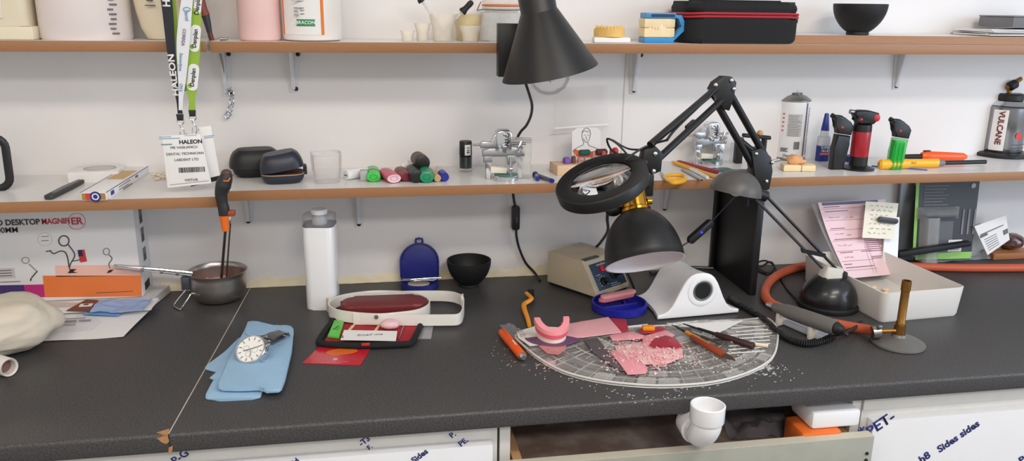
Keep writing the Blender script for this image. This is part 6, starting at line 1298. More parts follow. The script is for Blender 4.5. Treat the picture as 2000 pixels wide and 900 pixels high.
for ri in range(len(rings)-1):
    f1, f0_ = rings[ri]-.012, rings[ri+1]+.012; nt_ = max(6,int(30*rings[ri])); off = rng.random()
    for k in range(nt_):
        ts = [(k+off*.5+e)/nt_*NF for e in (.06,.94)]
        if ts[1] >= NF: continue
        g = lambda tt: front[int(tt)].lerp(front[min(int(tt)+1,NF)], tt-int(tt))
        q = [cen.lerp(g(ts[0]),f1), cen.lerp(g(ts[1]),f1), cen.lerp(g(ts[1]),f0_), cen.lerp(g(ts[0]),f0_)]
        if abs((q[0]-q[2]).cross(q[1]-q[3]).z) < 1e-5: continue
        hz = tz+rng.uniform(-.0003,.0009); tl = rng.uniform(-.0006,.0006)
        try: tiles.m(rng.choice((0,0,1,1,2))).prism([(v.x,v.y) for v in q], tz-.0016, hz, bev=.0004, seg=1)
        except Exception: pass
ln = MB()
for f in rings[:7]: ln.tube([cen.lerp(front[k],f)+Vector((0,0,.0012)) for k in range(0,NF+1,2)], .0011, 6, smooth=0)
for k in range(34):
    v = front[min(NF,int((k+.5)/34*NF))]; r0 = rng.uniform(.42,.75); ln.tube([cen.lerp(v,1.0)+Vector((0,0,.0010)), cen.lerp(v,r0)+Vector((0,0,.0010))], .0009, 6, smooth=0)
for k in range(8):
    py = 640+7*k; x0_ = 1420+rng.uniform(0,25); x1_ = 1500+rng.uniform(-6,8)-max(0,k-4)*4; ln.tube([W(x0_,py+2,tz)-o+Vector((0,0,.001)), W(x1_,py-3,tz)-o+Vector((0,0,.001))], .0011, 6, smooth=0)
ln.build('glass_ridges', LN, t)
tiles.build('mosaic_tiles', [film('tile_clear',(226,224,218),.10,.05,.5), film('tile_milky',(236,234,228),.26,.08,.3), film('tile_smoky',(170,167,162),.16,.06,.4)], t)
T0 = tz+.0014
# white paper strip and foil on the tray
def lay2(name, label, cat, pxs, z, h, m, grp=None, bev=.0004):
    o = sum((W(a,b_,z) for a,b_ in pxs), Vector())/len(pxs); b = MB(); b.prism(loc_poly(pxs,z,o), 0, h, bev=bev); return solo(name, label, cat, b, m, (o.x,o.y,z), group=grp)
WAXG = 'wax sheets on the glass tray'
lay2('paper_strip', 'white paper strip under the denture wax rim at the left of the tray', 'paper', [(1009,648),(1012,660),(1035,676),(1070,672),(1130,655),(1140,642),(1045,637)], T0, .0006, mat('crumpled_paper',(228,222,214),.8,bump=.4,bscale=80), bev=0)
lay2('paper_strip', 'white paper patch at the back right of the glass tray', 'paper', [(1325,637),(1360,632),(1452,626),(1420,642),(1400,652),(1360,640)], T0, .0006, PAPER, bev=0)
b = MB(); P = [W(975,640,.001),W(1012,672,.001),W(1030,655,.010),W(995,634,.006)]; oo = sum(P,Vector())/4
b.grid(lambda u, v: (P[0].lerp(P[1],u)).lerp(P[3].lerp(P[2],u),v)-oo+Vector((0,0,.004+.004*noise.noise(Vector((u*6,v*6,3))))), 16, 16, .0003); solo('plastic_wrap', 'crumpled clear plastic film at the left tip of the tray', 'plastic film', b, film('wrap_film',(200,200,204),.14,.1), oo)
lay2('wax_sheet', 'crimson wax sheet at the back of the tray, behind the pale pink sheet', 'wax sheet', [(1130,628),(1195,622),(1222,624),(1228,646),(1200,655)], T0-.0004, .0014, REDW, WAXG)
lay2('wax_sheet', 'large pale pink wax sheet leaning beside the denture wax rim', 'wax sheet', [(1105,656),(1112,633),(1188,620),(1214,650),(1180,654),(1128,661)], T0+.0012, .0016, PINKL, WAXG)
lay2('wax_sheet', 'narrow pink wax strip in the centre of the tray', 'wax sheet', [(1190,656),(1232,649),(1258,656),(1256,662),(1196,666)], T0+.0010, .0018, PINK, WAXG)
lay2('wax_sheet', 'pink wax sheet right of the orange stub', 'wax sheet', [(1256,658),(1300,646),(1318,655),(1306,664),(1270,668),(1254,674)], T0+.0012, .0018, PINK, WAXG)
lay2('wax_sheet', 'torn pink wax sheet under the crimson patch', 'wax sheet', [(1200,676),(1256,668),(1332,676),(1334,698),(1300,712),(1252,712),(1210,700)], T0, .0012, mat('chalky_pink',(232,170,172),.6,c2=(244,206,200),scale=60,bump=.4,bscale=160), WAXG)
lay2('wax_sheet', 'bright pink wax piece at the front of the tray', 'wax sheet', [(1192,688),(1200,685),(1236,700),(1264,718),(1262,730),(1226,732),(1214,716)], T0+.0012, .0016, PINK, WAXG)
lay2('wax_sheet', 'torn crimson wax patch with ragged left edge', 'wax sheet', [(1268,675),(1278,662),(1300,656),(1316,660),(1333,678),(1318,681),(1308,676),(1296,679),(1284,676),(1276,680)], T0+.0030, .0016, REDW, WAXG)
lay2('wax_sheet', 'crimson wax scrap behind the orange stub', 'wax sheet', [(1246,644),(1290,638),(1302,645),(1290,650),(1252,652)], T0, .0014, REDW, WAXG)
p = W(1266,644,T0+.0016); b = MB(); b.box((0,0,.004), (.022,.012,.008), rz=R(-6), bev=.002); solo('orange_stub', 'small orange wax stub at the back of the tray', 'wax', b, mat('orange_wax',(240,150,32),.4), (p.x,p.y,T0+.0016))
lay2('wax_sheet', 'thin smeared pink wax film in front of the denture model', 'wax sheet', [(1052,676),(1075,670),(1108,668),(1104,684),(1090,693),(1068,690)], T0, .0008, film('pink_smear',(236,160,160),.55,.1,.5), WAXG, bev=0)
lay2('wax_scrap', 'pale pink wax scrap on the worktop beside the front left of the tray', 'wax', [(1058,704),(1070,699),(1086,708),(1082,717),(1066,715)], .0002, .0012, PINKL)
lay2('grey_spatula', 'dull grey spatula blade across the tray left of the pink pieces', 'spatula', [(1140,664),(1166,660),(1218,724),(1212,726),(1160,690)], T0+.0002, .0012, mat('dull_metal',(130,124,126),.45,.7,var=.3), bev=0)
# wax crumbs
b = MB(); rg = random.Random(21)
for _ in range(420):
    px, py = rg.gauss(1262,42), rg.gauss(692,17)
    if not (1150 < px < 1360 and 655 < py < 738): continue
    q = W(px,py,T0+.002)-o; k = rg.uniform(.0006,.0022); b.m(0 if rg.random() < .45 else (1 if rg.random() < .5 else 2)); b.box((q.x,q.y,T0+.0016+k*.5+rg.uniform(0,.0014)), (k*2.2,k,k*.8), rot=Euler((rg.uniform(-.5,.5),rg.uniform(-.5,.5),rg.uniform(0,3))))
for _ in range(260):
    px = rg.uniform(1180,1480); py = rg.gauss(705,16)
    if py > 742-abs(px-1300)*.1 or py < 660: continue
    q = W(px,py,T0)-o; k = rg.uniform(.0005,.0016); b.m(2 if rg.random() < .8 else 0); b.box((q.x,q.y,T0+k*.5), (k*2.4,k,k*.8), rot=Euler((0,0,rg.uniform(0,3))))
oo_ = b.build('wax_crumbs', [PINKL, PINK, mat('chalk_white',(226,222,214),.7)]); oo_.location = o; tag(oo_, 'heap of pink and white wax crumbs in the middle of the tray', 'wax crumbs', kind='stuff')
# denture wax rim on purple disc
p = W(1083,661,T0+.001); s = 1/ppm(p)
b = MB(); q_ = [(-.046,.008),(-.034,.012),(.034,.014),(.049,.013)]+[(.050*math.cos(R(a)),.012+.043*math.sin(R(a))) for a in range(0,-181,-12)]
b.prism(q_, 0, .0016, bev=.0005); solo('base_plate', 'purple half-disc base plate under the denture wax rim', 'base plate', b, mat('purple_resin',(104,72,102),.5,var=.2,scale=200), (p.x-.001,p.y-.002,T0+.0008))
t = thing('denture_model', 'pink and white horseshoe denture wax rim on the purple base plate', 'denture model', (p.x-.004,p.y-.003,T0+.0026), R(-2))
def shoe(b, w, d, th, z0, z1, cy=0, ins=0, lean=0):
    n = 28; rows = []
    for k, z in enumerate((z0,z1)):
        out = []; inn = []
        for i in range(n+1):
            a = PI*i/n; out.append((w/2*math.cos(a), -d*math.sin(a)+cy)); inn.append(((w/2-th)*math.cos(a), -(d-th*1.1)*math.sin(a)+cy))
        rows.append([b.bm.verts.new((x,y,z)) for x, y in out+inn[::-1]])
    m_ = len(rows[0]); b.bm.faces.new(rows[0][::-1]); b.bm.faces.new(rows[1])
    for i in range(m_): b.bm.faces.new((rows[0][i],rows[0][(i+1)%m_],rows[1][(i+1)%m_],rows[1][i]))
    return b
Tilt = TM(0,0,0,R(28),0,0)
def shp(z0, z1, w, d, th, m, nm):
    b = MB(); shoe(b, w, d, th, z0, z1, .016)
    bmesh.ops.bevel(b.bm, geom=[e for e in b.bm.edges if abs(e.verts[0].co.z-e.verts[1].co.z) < 1e-6], offset=.0015, segments=3, profile=.5, affect='EDGES')
    for v in b.bm.verts:            # heels of the horseshoe stand higher than the front
        f = (v.co.y+.024)/.04; v.co.z *= 1+.55*max(0,min(1,f)); v.co.x *= 1+.0*f
    return b.build(nm, m, t)
shp(.0,.0085,.052,.038,.015, mat('plaster_cream',(244,222,206),.7), 'plaster_base'); shp(.0086,.0155,.058,.041,.012, mat('deep_pink_wax',(226,96,120),.4,sss=.1), 'pink_band'); shp(.0156,.0225,.062,.042,.0105, mat('light_pink_wax',(246,158,164),.4,sss=.1), 'wax_rim_top')
# carving tools on the tray
def knife(label, a, c_, cols, r=.0035, z=.0045, nm='wax_knife', segs=None, bend=0):
    A, B_ = W(*a,T0+z), W(*c_,T0+z); d = B_-A; t = thing(nm, label, 'knife', (A.x,A.y,T0+z), math.atan2(d.y,d.x), 'carving tools on the glass tray'); L_ = math.hypot(d.x,d.y); Mz = Matrix(((0,0,1,0),(1,0,0,0),(0,1,0,0),(0,0,0,1)))
    for nm_, f0_, f1_, r0, r1, m in segs:
        if nm_.startswith('blade'):
            b = MB(); b.prism([(L_*f0_,-r0),(L_*(f0_+f1_)/2,-r0*1.5),(L_*f1_,-r1*.2),(L_*f1_,r1*.2),(L_*(f0_+f1_)/2,r0*1.2),(L_*f0_,r0)], -.0009, .0009); b.build(nm_, m, t)
        else: MB().lathe([(r0*.9,L_*f0_),(r0,L_*f0_+.001),(r1,L_*f1_-.001),(r1*.9,L_*f1_)], 18, Mz, True, True).build(nm_, m, t)
    return t
RSW = mat('rosewood',(150,62,30),.35,var=.25,scale=30,stretch=(2,30,30)); ORW = mat('orange_wood',(226,138,34),.4,var=.1); DKW = mat('dark_mahogany',(58,30,30),.4,var=.2)
knife('wax knife with rosewood and orange handle and rusty blade on the tray', (1318,636),(1436,704), None, segs=[('blade_tip',.12,0,.0018,.0014,BLKM),('ferrule',.12,.24,.0022,.003,DKW),('orange_handle',.20,.60,.0038,.0040,ORW),('handle',.601,.80,.0052,.0055,RSW),('blade',.80,1,.0045,.002,mat('rusty_steel',(110,84,58),.45,.6,var=.3))], z=.006)
knife('second rosewood knife lying close along the orange-handled one', (1340,652),(1412,693), None, segs=[('blade',.15,0,.002,.001,STEEL),('handle',.15,1,.0052,.0056,RSW)], z=.0056)
knife('dark mahogany handled carver at the right of the tray', (1334,632),(1472,676), None, segs=[('blade_hook',.24,0,.0016,.001,BLKM),('shank',.22,.50,.0024,.0030,BLKM),('handle',.48,1,.0048,.0064,DKW)], z=.0066)
knife('thin steel probe between the rosewood and mahogany handles', (1312,634),(1410,672), None, segs=[('shank',0,.6,.0009,.0016,STEEL),('handle',.6,1,.0022,.0022,mat('pewter',(110,104,98),.35,.8))], z=.003)
knife('ivory handled steel carver at the front right of the tray', (1390,662),(1500,675), None, segs=[('blade',.35,0,.0022,.001,STEEL),('handle',.35,1,.003,.0036,mat('bone',(226,208,184),.5))], z=.004)
# ---- orange brush, orange pen
t = thing('brush', 'angled orange brush with black bristles left of the control box', 'brush', W(1028,600)); o = Vector(t.location); OB = mat('amber_orange',(238,152,34),.35)
def lb_(px,py,z): return W(px,py,z)-o
MB().tube([lb_(1034,636,.005),lb_(1030,620,.005),lb_(1024,603,.006),lb_(1024,594,.008),lb_(1034,587,.012),lb_(1038,582,.014),lb_(1028,572,.015)], lambda f: .0040+.0010*math.sin(f*PI), 12, smooth=5, flat=(1,.8)).build('handle', OB, t)
b = MB()
for i in range(5):
    for j in range(5): q = lb_(1032+2.6*i,573+2.0*j,.008); b.cyl((q.x,q.y,.001),(q.x-.001,q.y-.001,.017),.0013,.0016,n=6)
b.build('bristles', BLK, t)
A, B_ = W(980,648,.0085), W(1023,699,.0085); d = B_-A; L_ = math.hypot(d.x,d.y); t = thing('marker_pen', 'orange marker pen lying left of the glass tray', 'pen', (A.x,A.y,.0087), math.atan2(d.y,d.x)); Mz = Matrix(((0,0,1,0),(1,0,0,0),(0,1,0,0),(0,0,0,1)))
OR2 = mat('vivid_orange',(228,88,26),.35)
MB().lathe([(.004,0),(.0078,.004),(.0082,L_*.36)], 24, Mz, True, True).build('cap', OR2, t); MB().lathe([(.0078,L_*.362),(.0078,L_*.92),(.007,L_*.93)], 24, Mz, True, True).build('barrel', OR2, t); MB().lathe([(.0068,L_*.931),(.0066,L_*.97),(.004,L_)], 24, Mz, True, True).build('steel_end', CHROME, t)
MB().box((L_*.2,0,.0085), (L_*.3,.003,.0016), bev=.0005).build('pocket_clip', OR2, t); printed(t, (L_*.5,-.001,.0079), (1,0,0), (0,1,0), [(0,0,.02,.0018)], INKW)
# ---- orange gas hose and burner
bp = W(1753,672); s = 1/ppm(bp)
HO = mat('orange_rubber_hose',(196,92,60),.55,var=.08,bump=.1)
hr = .0092; hz = hr+.0004
inl = Vector((bp.x-.030,bp.y+.006,.024))
hp_ = [W(2080,521,.012),W(2000,521,.012),W(1880,521,.012),W(1760,517,.012),W(1680,512,.012)]
hp_ = [Vector((q.x,q.y,hz)) for q in hp_]+[W(1600,516,hz),W(1545,526,hz),W(1508,545,hz),W(1494,570,hz),W(1506,592,hz),W(1545,608,hz),W(1600,625,hz),W(1650,636,hz),W(1690,643,hz+.004)]
for q in hp_: q.y = min(q.y,-.012)
hp_ += [inl+Vector((-.006,.002,-.002))]
b = MB(); b.tube(hp_, hr, 18, smooth=8); solo('gas_hose', 'orange rubber gas hose looping across the worktop to the burner', 'hose', b, HO)
t = thing('gas_burner', 'brass bench gas burner on a round grey base', 'burner', (bp.x,bp.y,0)); Rb2 = 50*s; hT = zat(bp,548)
LEAD = mat('cast_grey_base',(120,118,114),.5,.5,var=.15,bump=.3,bscale=80)
MB().lathe([(0,.0002),(Rb2*.97,.0002),(Rb2,.002),(Rb2*.99,.005),(Rb2*.85,.0085),(Rb2*.45,.013),(.013,.016),(.011,.020)], 56, cap1=True).build('base', LEAD, t)
MB().cyl((0,0,.0195),(0,0,.036),.0098).build('gas_block', BRASS, t)
MB().lathe([(.0078,.036),(.0078,hT*.36),(.0070,hT*.37),(.0070,hT*.84),(.0080,hT*.85),(.0080,hT),(.0058,hT),(.0058,hT*.9),(0,hT*.9)], 32, cap0=True).build('burner_tube', BRASS, t)
MB().cyl((-.008,0,.026), inl-Vector(t.location)+Vector((-.001,0,0)), .0042).build('gas_inlet', BRASS, t); q = inl-Vector(t.location)
MB().cyl(q+Vector((-.003,.001,-.001)), q+Vector((-.016,.004,-.003)), .0112, n=28).build('hose_clip', STEEL, t); MB().box(q+Vector((-.010,-.006,.011)), (.008,.006,.006), bev=.001).build('clip_screw', STEEL, t)
# ---- handpiece on cradle with coiled cord
a, b_ = W(1512,604,.036), W(1630,640,.036)
t = thing('cradle', 'cream plastic cradle holding the grey handpiece', 'holder', W(1558,648)); o = Vector(t.location); CR = mat('ivory_cradle',(226,216,200),.4,var=.03)
qv = [W(1522,632)-o, W(1604,668)-o, W(1622,661)-o, W(1541,625)-o]
MB().prism([(v.x,v.y) for v in qv], .0004, .012, bev=.003, seg=3).build('base', mat('cradle_grey',(200,204,214),.4), t)
dd = (qv[1]-qv[0]).normalized(); nn = Vector((-dd.y,dd.x,0))
for px, py in ((1528,634),(1590,660)):
    q = W(px,py)-o; Mu = frame(q-nn*.006, nn, (0,0,1))
    MB().prism([(-.009,.001),(.010,.001),(.011,.018),(.009,.034),(.006,.036),(.0,.026),(-.004,.028),(-.008,.030),(-.010,.018)], -.0045, .0045, Mu, bev=.002, seg=3).build('upright', CR, t)
hA, hB2 = W(1510,598,.034), W(1632,640,.036); t = thing('handpiece', 'grey cylindrical handpiece with coiled black cord lying on the cradle', 'handpiece', hA); o = Vector(t.location); d = hB2-hA; L_ = d.length; Mh = Matrix(frame((0,0,0), Vector((0,0,1)).cross(d), d.cross(Vector((0,0,1)).cross(d)))); zq = d.normalized().to_track_quat('Z','Y').to_matrix().to_4x4()
MB().lathe([(.0035,-.014),(.0045,-.010),(.0042,0)], 20, zq, True, True).build('chuck_tip', mat('silver_tip',(210,212,214),.3,.8), t)
MB().lathe([(.0062,0),(.0085,.004),(.0100,.020),(.0128,.030),(.0138,L_*.5),(.0142,L_*.95),(.0125,L_)], 32, zq, True, True).build('body', mat('warm_grey_body',(104,100,96),.45,var=.05), t)
MB().lathe([(.0105,L_),(.0112,L_+.002),(.0080,L_+.012),(.004,L_+.016)], 24, zq, True, True).build('end_cap', BLKR, t)
e0 = d.normalized()*(L_+.012)
MB().tube([e0, e0+d.normalized()*.012+Vector((0,0,-.006)), W(1655,648,.02)-o, W(1678,634,.016)-o, W(1684,628,.013)-o, W(1670,634,.010)-o, W(1650,650,.008)-o, W(1628,655,.006)-o], .0024, 10).build('cord', BLK, t)
MB().tube([W(1682,631,.012)-o, W(1665,645,.018)-o, W(1640,653,.02)-o, W(1622,655,.006)-o], .0019, 8).build('cord', BLK, t)
cp = catmull([W(1628,656,.007),W(1600,668,.007),W(1570,671,.007),W(1540,661,.007),W(1514,644,.007),W(1490,622,.007),W(1465,606,.007),W(1440,592,.007),W(1425,582,.007)], 40)
hel = []; turns = 62; n = turns*10
for i in range(n+1):
    f = i/n*(len(cp)-1); k = min(int(f),len(cp)-2); q = cp[k].lerp(cp[k+1], f-k); tg = (cp[k+1]-cp[k]).normalized(); sd_ = tg.cross(Vector((0,0,1))).normalized(); a = 2*PI*i/10
    hel.append(q-o+sd_*.0048*math.cos(a)+Vector((0,0,1))*.0048*math.sin(a))
MB().tube(hel, .0017, 6, smooth=0).build('coiled_cord', BLKR, t)
# ---- white tray of plaster offcuts
q = [W(1719,631),W(1874,618),W(1790,519,.0),W(1645,568)]
P0, P1 = W(1719,631), W(1874,618); ux = (P1-P0); ux.z = 0; Lx = ux.length; an = math.atan2(ux.y,ux.x); hT2 = zat(P0,572)
t = thing('white_tray', 'white plastic tray holding crumbs of plaster, behind the gas burner', 'tray', (P0.x+ux.x/2,P0.y+ux.y/2,0), an+R(1)); Dt = .255; 
def rr_(w, d, r, z, dy): return [(x,y+dy,z) for x, y in roundrect(w,d,r,4)]
b = MB(); cyy = Dt/2
spec = [(Lx-.004,Dt-.006,.010,.0004),(Lx,Dt,.012,.006),(Lx+.008,Dt+.008,.014,hT2),(Lx+.004,Dt+.004,.012,hT2+.0004),(Lx-.004,Dt-.004,.010,.006),(Lx-.010,Dt-.010,.008,.003)]
rs = [[b.bm.verts.new(v) for v in rr_(w,d,r,z,cyy)] for w,d,r,z in spec]
for u_, v_ in zip(rs, rs[1:]):
    n_ = len(u_)
    for i in range(n_): b.bm.faces.new((u_[i],u_[(i+1)%n_],v_[(i+1)%n_],v_[i]))
b.bm.faces.new(rs[0][::-1]); b.bm.faces.new(rs[-1]); b.build('tray', mat('tray_white',(232,228,222),.4,var=.01), t)
b = MB(); rg = random.Random(2)
for _ in range(60):
    x, y = rg.gauss(0,.022), rg.gauss(.12,.03); k = rg.uniform(.003,.009); b.ell((x,y,.0035+k*.5),(k,k*.8,k*.6),n=8,m=6)
oo_ = b.build('plaster_offcuts', mat('sandy_plaster',(236,212,176),.85,bump=.4)); oo_.location = t.location; oo_.rotation_euler = t.rotation_euler; tag(oo_, 'small heap of cream plaster offcuts in the white tray', 'plaster', kind='stuff')
# ---- pink order form clipped with a note on a clear and white stand
yF = -.115
c0, c1, c2, c3 = (Y(a,b_,yy) for a,b_,yy in ((1655,543,-.175),(1751,534,-.150),(1728,388,-.055),(1596,395,-.055)))
t = thing('document_stand', 'clear and white bent plastic stand behind the pink form', 'stand', (c0+c1)/2); o = Vector(t.location)
b = MB(); L0, L1 = Y(1652,541,-.168), Y(1585,398,-.045); L0.z = .045
b.grid(lambda u, v: (c0+Vector((0,.004,0))).lerp(L1,v).lerp((c1+Vector((0,.004,0))).lerp(c2+Vector((0,.004,0)),v),u)-o+Vector((0,.012*math.sin(PI*v),0)), 12, 12, .0012); b.build('clear_sheet', film('stand_clear',(222,222,226),.35,.1,.15), t)
w0, w1, w2, w3 = (Y(a,b_,yy) for a,b_,yy in ((1722,536,-.150),(1752,532,-.143),(1757,424,-.088),(1730,424,-.088)))
b = MB(); b.grid(lambda u, v: w0.lerp(w1,u).lerp(w3.lerp(w2,u),v)-o, 3, 8, .003); b.build('white_board', WHT, t)
fb = Vector(((c0.x+c1.x)/2, c0.y+.06, .0)); 
form_o = (c0+c1)/2
t2 = thing('order_form', 'pink printed order form leaning on the clear stand', 'form', form_o); o2 = Vector(t2.location); off_ = Vector((0,-.003,0))
def fp(u, v, dy=0): return c0.lerp(c1,u).lerp(c3.lerp(c2,u),v)+off_+Vector((0,.012*math.sin(PI*v)+dy,0))-o2
b = MB(); b.grid(lambda u, v: fp(u,v), 14, 24, .0003); b.build('sheet', mat('pink_form_paper',(244,212,216),.8,c2=(246,218,228),scale=8), t2)
def fbar(u0, v0, u1, v1, m, nm='printed_line'):
    b = MB(); b.grid(lambda u, v: fp(u0+(u1-u0)*u, v0+(v1-v0)*v, -.0007), max(1,int(abs(u1-u0)*10)), 1, .0002); return b
band_m = mat('slate_blue_print',(104,110,140),.7); fbar(.05,.955,.88,.995,0).build('header_band', band_m, t2)
PL = mat('mauve_print',(150,104,120),.7); DL = mat('dark_print',(84,62,74),.7)
b = MB()
for v in (.90,.735,.60,.46,.325,.20,.09):
    b.grid(lambda u, w: fp(.03+.60*u, v+.004*w, -.0007), 8, 1, .0002)
for (u0,v0,u1) in ((.06,.925,.30),(.06,.86,.42),(.07,.62,.30),(.07,.475,.55),(.07,.305,.30),(.45,.305,.66),(.05,.16,.20),(.05,.12,.60),(.60,.23,.95),(.60,.21,.78)): b.grid(lambda u, w: fp(u0+(u1-u0)*u, v0+.010*w, -.0007), 5, 1, .0002)
for i in range(7): b.grid(lambda u, w: fp(.56+.30*u*(1-.06*(i%3)), .30+.026*i+.011*w, -.0007), 5, 1, .0002)
for i in range(5): b.grid(lambda u, w: fp(.66+.12*u, .83+.022*i+.009*w, -.0007), 2, 1, .0002)
for u0 in (.54,.60): b.grid(lambda u, w: fp(u0+.004*u, .04+.36*w, -.0007), 1, 6, .0002)
b.build('printed_text', PL, t2)
b = MB(); rg = random.Random(8)
for (u0,v0,n) in ((.10,.78,2),(.32,.77,2),(.10,.55,2),(.30,.53,1),(.08,.40,3),(.12,.25,2)):
    for k in range(n):
        pts = [fp(u0+.09*k+.012*i, v0+.010*rg.uniform(-1,1), -.0012) for i in range(7)]; b.tube(pts, .00035, 5, smooth=3)
b.build('handwriting', mat('red_biro',(206,110,120),.7), t2)
n0 = [Y(a,b_,-.10) for a,b_ in ((1684,463),(1745,466),(1754,396),(1691,393))]
for q, y_ in zip(n0, (-.132,-.132,-.083,-.083)): pass
n0 = [Y(1684,464,-.129),Y(1745,467,-.126),Y(1755,397,-.084),Y(1691,393,-.087)]
t3 = thing('note', 'cream handwritten note clipped over the pink form', 'note', sum(n0,Vector())/4); o3 = Vector(t3.location)
def np_(u, v, dy=0): return n0[0].lerp(n0[1],u).lerp(n0[3].lerp(n0[2],u),v)-o3+Vector((0,dy,0))
b = MB(); b.grid(lambda u, v: np_(u,v), 6, 6, .0003); b.build('sheet', mat('cream_note_paper',(240,234,216),.8), t3)
b = MB(); rg = random.Random(12)
for r_ in range(7):
    u = .15+.05*(r_%2)
    while u < .78:
        n_ = rg.randint(3,5); b.tube([np_(u+.028*i, .90-.125*r_+.022*rg.uniform(-1,1)-.02*u, -.0008) for i in range(n_)], .0004, 5, smooth=3); u += .028*n_+.05
b.build('handwriting', INKG, t3); 
q0, q1 = Y(1714,427,-.112), Y(1752,432,-.110); d = q1-q0; Mc = frame((q0+q1)/2, d, (0,0,1))
b = MB(); b.prism(roundrect(d.length,.0115,.005), 0, .006, Mc @ TM(0,0,-.001), bev=.0015); solo('paper_clip', 'dark grey clip holding the note and pink form', 'clip', b, mat('dark_clip',(70,72,78),.35), (0,0,0))
# ---- blister packs, black bar, card, dark block on wood at far right
yP = -.03
a0, a1, a2, a3 = Y(1788,500,yP-.03), Y(1897,497,yP-.03), Y(1914,352,yP), Y(1796,354,yP)
t = thing('blister_pack', 'empty black and green backed blister pack leaning on the wall at right', 'blister pack', (a0+a1)/2); o = Vector(t.location); 
def bq(u, v, dy=0): return a0.lerp(a1,u).lerp(a3.lerp(a2,u),v)-o+Vector((0,dy,0))
b = MB(); b.grid(lambda u, v: bq(u,v), 4, 6, .001); b.build('card', mat('black_card',(46,42,46),.45), t)
b = MB(); b.grid(lambda u, v: bq(-.05+.05*u, v), 1, 6, .001); b.grid(lambda u, v: bq(u, -.05+.09*v, -.0003), 4, 1, .001); b.build('green_border', mat('lime_card',(150,206,96),.5), t)
b = MB()
for i in range(7): b.grid(lambda u, w: bq(.08+(.42-.05*(i%3))*u, .93-.042*i+.012*w, -.0012), 3, 1, .0002)
b.build('printed_text', mat('pack_grey_print',(128,124,128),.6), t); b = MB()
for i in range(3): b.grid(lambda u, w: bq(.76+.10*i+.035*u, .28+.34*w, -.0012), 1, 4, .0002)
b.build('printed_column', mat('pack_grey_print',(128,124,128),.6), t)
b = MB(); b.grid(lambda u, w: bq(.56+.24*u, .05+.16*w, -.0014), 1, 1, .0002); b.build('barcode_sticker', PAPER, t); b = MB(); b.grid(lambda u, w: bq(.60+.16*u, .07+.11*w, -.0018), 1, 1, .0002); b.build('barcode', mat('barcode_tone',(176,172,172),.6), t)
MB().lathe([(.006,0),(0,.0006)], 20, frame(bq(.90,.93,-.001),(1,0,0),(0,0,1))).build('logo', mat('logo_pale',(196,196,196),.5), t)
b = MB(); b.grid(lambda u, w: bq(.36+.26*u, .04+.42*w, -.0011), 2, 3, .0002); b.build('grey_diagram', mat('diagram_grey',(92,92,98),.5), t)
BP = film('blister_film',(196,196,196),.28,.06,.25)
b = MB(); z0 = .002
b.grid(lambda u, v: bq(.02+.32*u, -.06+.60*v, -.004-.018*min(1,6*min(u,1-u))), 14, 6, .0006); b.grid(lambda u, v: bq(-.02+.70*u, .50+.16*v, -.004-.016*math.sin(PI*v)*min(1,8*min(u,1-u))), 16, 6, .0006); b.build('bubble', BP, t)
p0, p1 = Y(1752,353,-.012), Y(1790,353,-.012); t_ = thing('grey_strip', 'grey plastic channel strip standing on the wall left of the blister pack', 'strip', Y(1770,470,-.012)); o = Vector(t_.location); 
q = [Y(1752,480,-.012)-o, Y(1786,480,-.012)-o, Y(1792,356,-.008)-o, Y(1756,356,-.008)-o]; q[0].z = q[1].z = .001-o.z
MB().prism([(v.x,v.z) for v in q], -.002, .004, frame((0,0,0),(1,0,0),(0,0,1))).build('strip', mat('grey_extrusion',(150,152,158),.35,.5), t_)
b = MB(); A, B_ = Y(1752,496,-.10), Y(1892,474,-.085); d = B_-A; M = frame((0,0,0), d, (0,0,1)); b.prism([(0,-.0075),(d.length,-.0060),(d.length,.0045),(0,.0065)], -.008, .008, M, bev=.001); s_ = solo('black_bar', 'black plastic bar poking out to the right behind the pink form', 'bar', b, BLK, A)
q = [W(1775,512),W(1900,507),W(1935,505),W(1905,480,.0)]
b = MB(); P = [W(1800,518,.002),W(1935,510,.002),Y(1915,440,-.03),Y(1800,478,-.03)]; oo = sum(P,Vector())/4
b.grid(lambda u, v: (P[0].lerp(P[1],u)).lerp(P[3].lerp(P[2],u),v)-oo+Vector((0,-.004*noise.noise(Vector((u*7,v*7,2))),.006+.010*noise.noise(Vector((u*5,v*5,8))))), 22, 18, .0004); solo('plastic_packaging', 'crumpled clear packaging in front of the black blister pack', 'plastic film', b, film('packaging_film',(170,172,172),.30,.08,.4), oo)
P = [Y(1929,498,-.075),Y(1972,468,-.060),Y(1965,420,-.045),Y(1903,442,-.055)]; t = thing('white_card', 'white printed card tilted beside the blister pack', 'card', sum(P,Vector())/4); o = Vector(t.location); cq = lambda u, v, dy=0: P[0].lerp(P[1],u).lerp(P[3].lerp(P[2],u),v)-o+Vector((0,dy,0))
b = MB(); b.grid(lambda u, v: cq(u,v), 3, 3, .0008); b.build('card', PAPER, t)
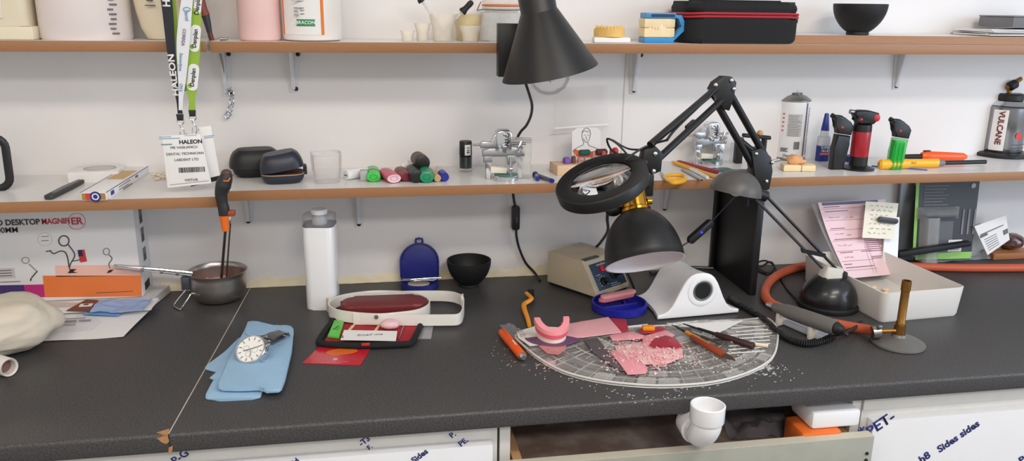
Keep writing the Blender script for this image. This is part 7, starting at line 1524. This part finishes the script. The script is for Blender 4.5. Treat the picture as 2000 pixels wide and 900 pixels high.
b = MB(); b.grid(lambda u, v: cq(.06+.8*u,.66+.035*v,-.0009),1,1,.0002); b.grid(lambda u, v: cq(.02+.26*u,.58+.08*v,-.0009),1,1,.0002); b.grid(lambda u, v: cq(.80+.18*u,.30+.18*v,-.0009),1,1,.0002)
for i in range(6): b.grid(lambda u, v: cq(.10+.46*u,.10+.075*i+.02*v,-.0009),1,1,.0002)
b.build('printed_text', INKG, t)
p = W(1985,512); b = MB(); b.box((.03,0,.008), (.12,.07,.015), bev=.001); solo('wood_block', 'reddish wooden board at the right end of the worktop', 'board', b, mat('reddish_wood',(168,108,66),.5,var=.15,scale=12,stretch=(3,30,30)), (p.x-.015,p.y+.055,.0002))
b = MB(); lump(b, (0,0,.020), (.034,.026,.019), 7.7, .18, 28); solo('dark_packet', 'dark red glossy wrapped packet on the wooden board', 'packet', b, mat('dark_red_foil',(70,34,34),.2,c2=(130,110,106),scale=60,contrast=(.5,.8),coat=.5), (p.x+.022,p.y+.055,.0155))
# ================================================================ LIGHT
def area(n, loc, tgt, sx, sy, e, col):
    l = bpy.data.lights.new(n, 'AREA'); l.shape = 'RECTANGLE'; l.size = sx; l.size_y = sy; l.energy = e; l.color = col
    o = bpy.data.objects.new(n, l); COL.objects.link(o); o.location = loc; o.rotation_euler = (Vector(tgt)-Vector(loc)).to_track_quat('-Z','Y').to_euler(); return o
area('ceiling_panel_and_fill', (.95,-1.64,1.59), (.9,-1.2,0), .9, .34, 22, (1,.95,.90))
area('ceiling_panel_and_fill', (-.75,-1.6,1.59), (-.7,-1.1,0), .9, .4, 14, (1,.86,.72))
area('ceiling_panel_and_fill', (.3,-2.75,1.59), (.3,-1.6,0), 1.1, .4, 34, (1,.94,.88))  # unseen extra lamp, added to brighten the wall under the shelves
area('window_daylight', (2.55,-1.7,.75), (.9,-.1,.1), 1.3, 1.1, 21, (.62,.79,1))
w = bpy.data.worlds.new('room_ambience'); SC.world = w; w.use_nodes = True; bg = w.node_tree.nodes['Background']; bg.inputs[0].default_value = (1,.97,.94,1); bg.inputs[1].default_value = .6
SC.view_settings.view_transform = 'Standard'; SC.view_settings.look = 'None'; SC.view_settings.gamma = 1; SC.view_settings.use_curve_mapping = False; SC.view_settings.exposure = .1
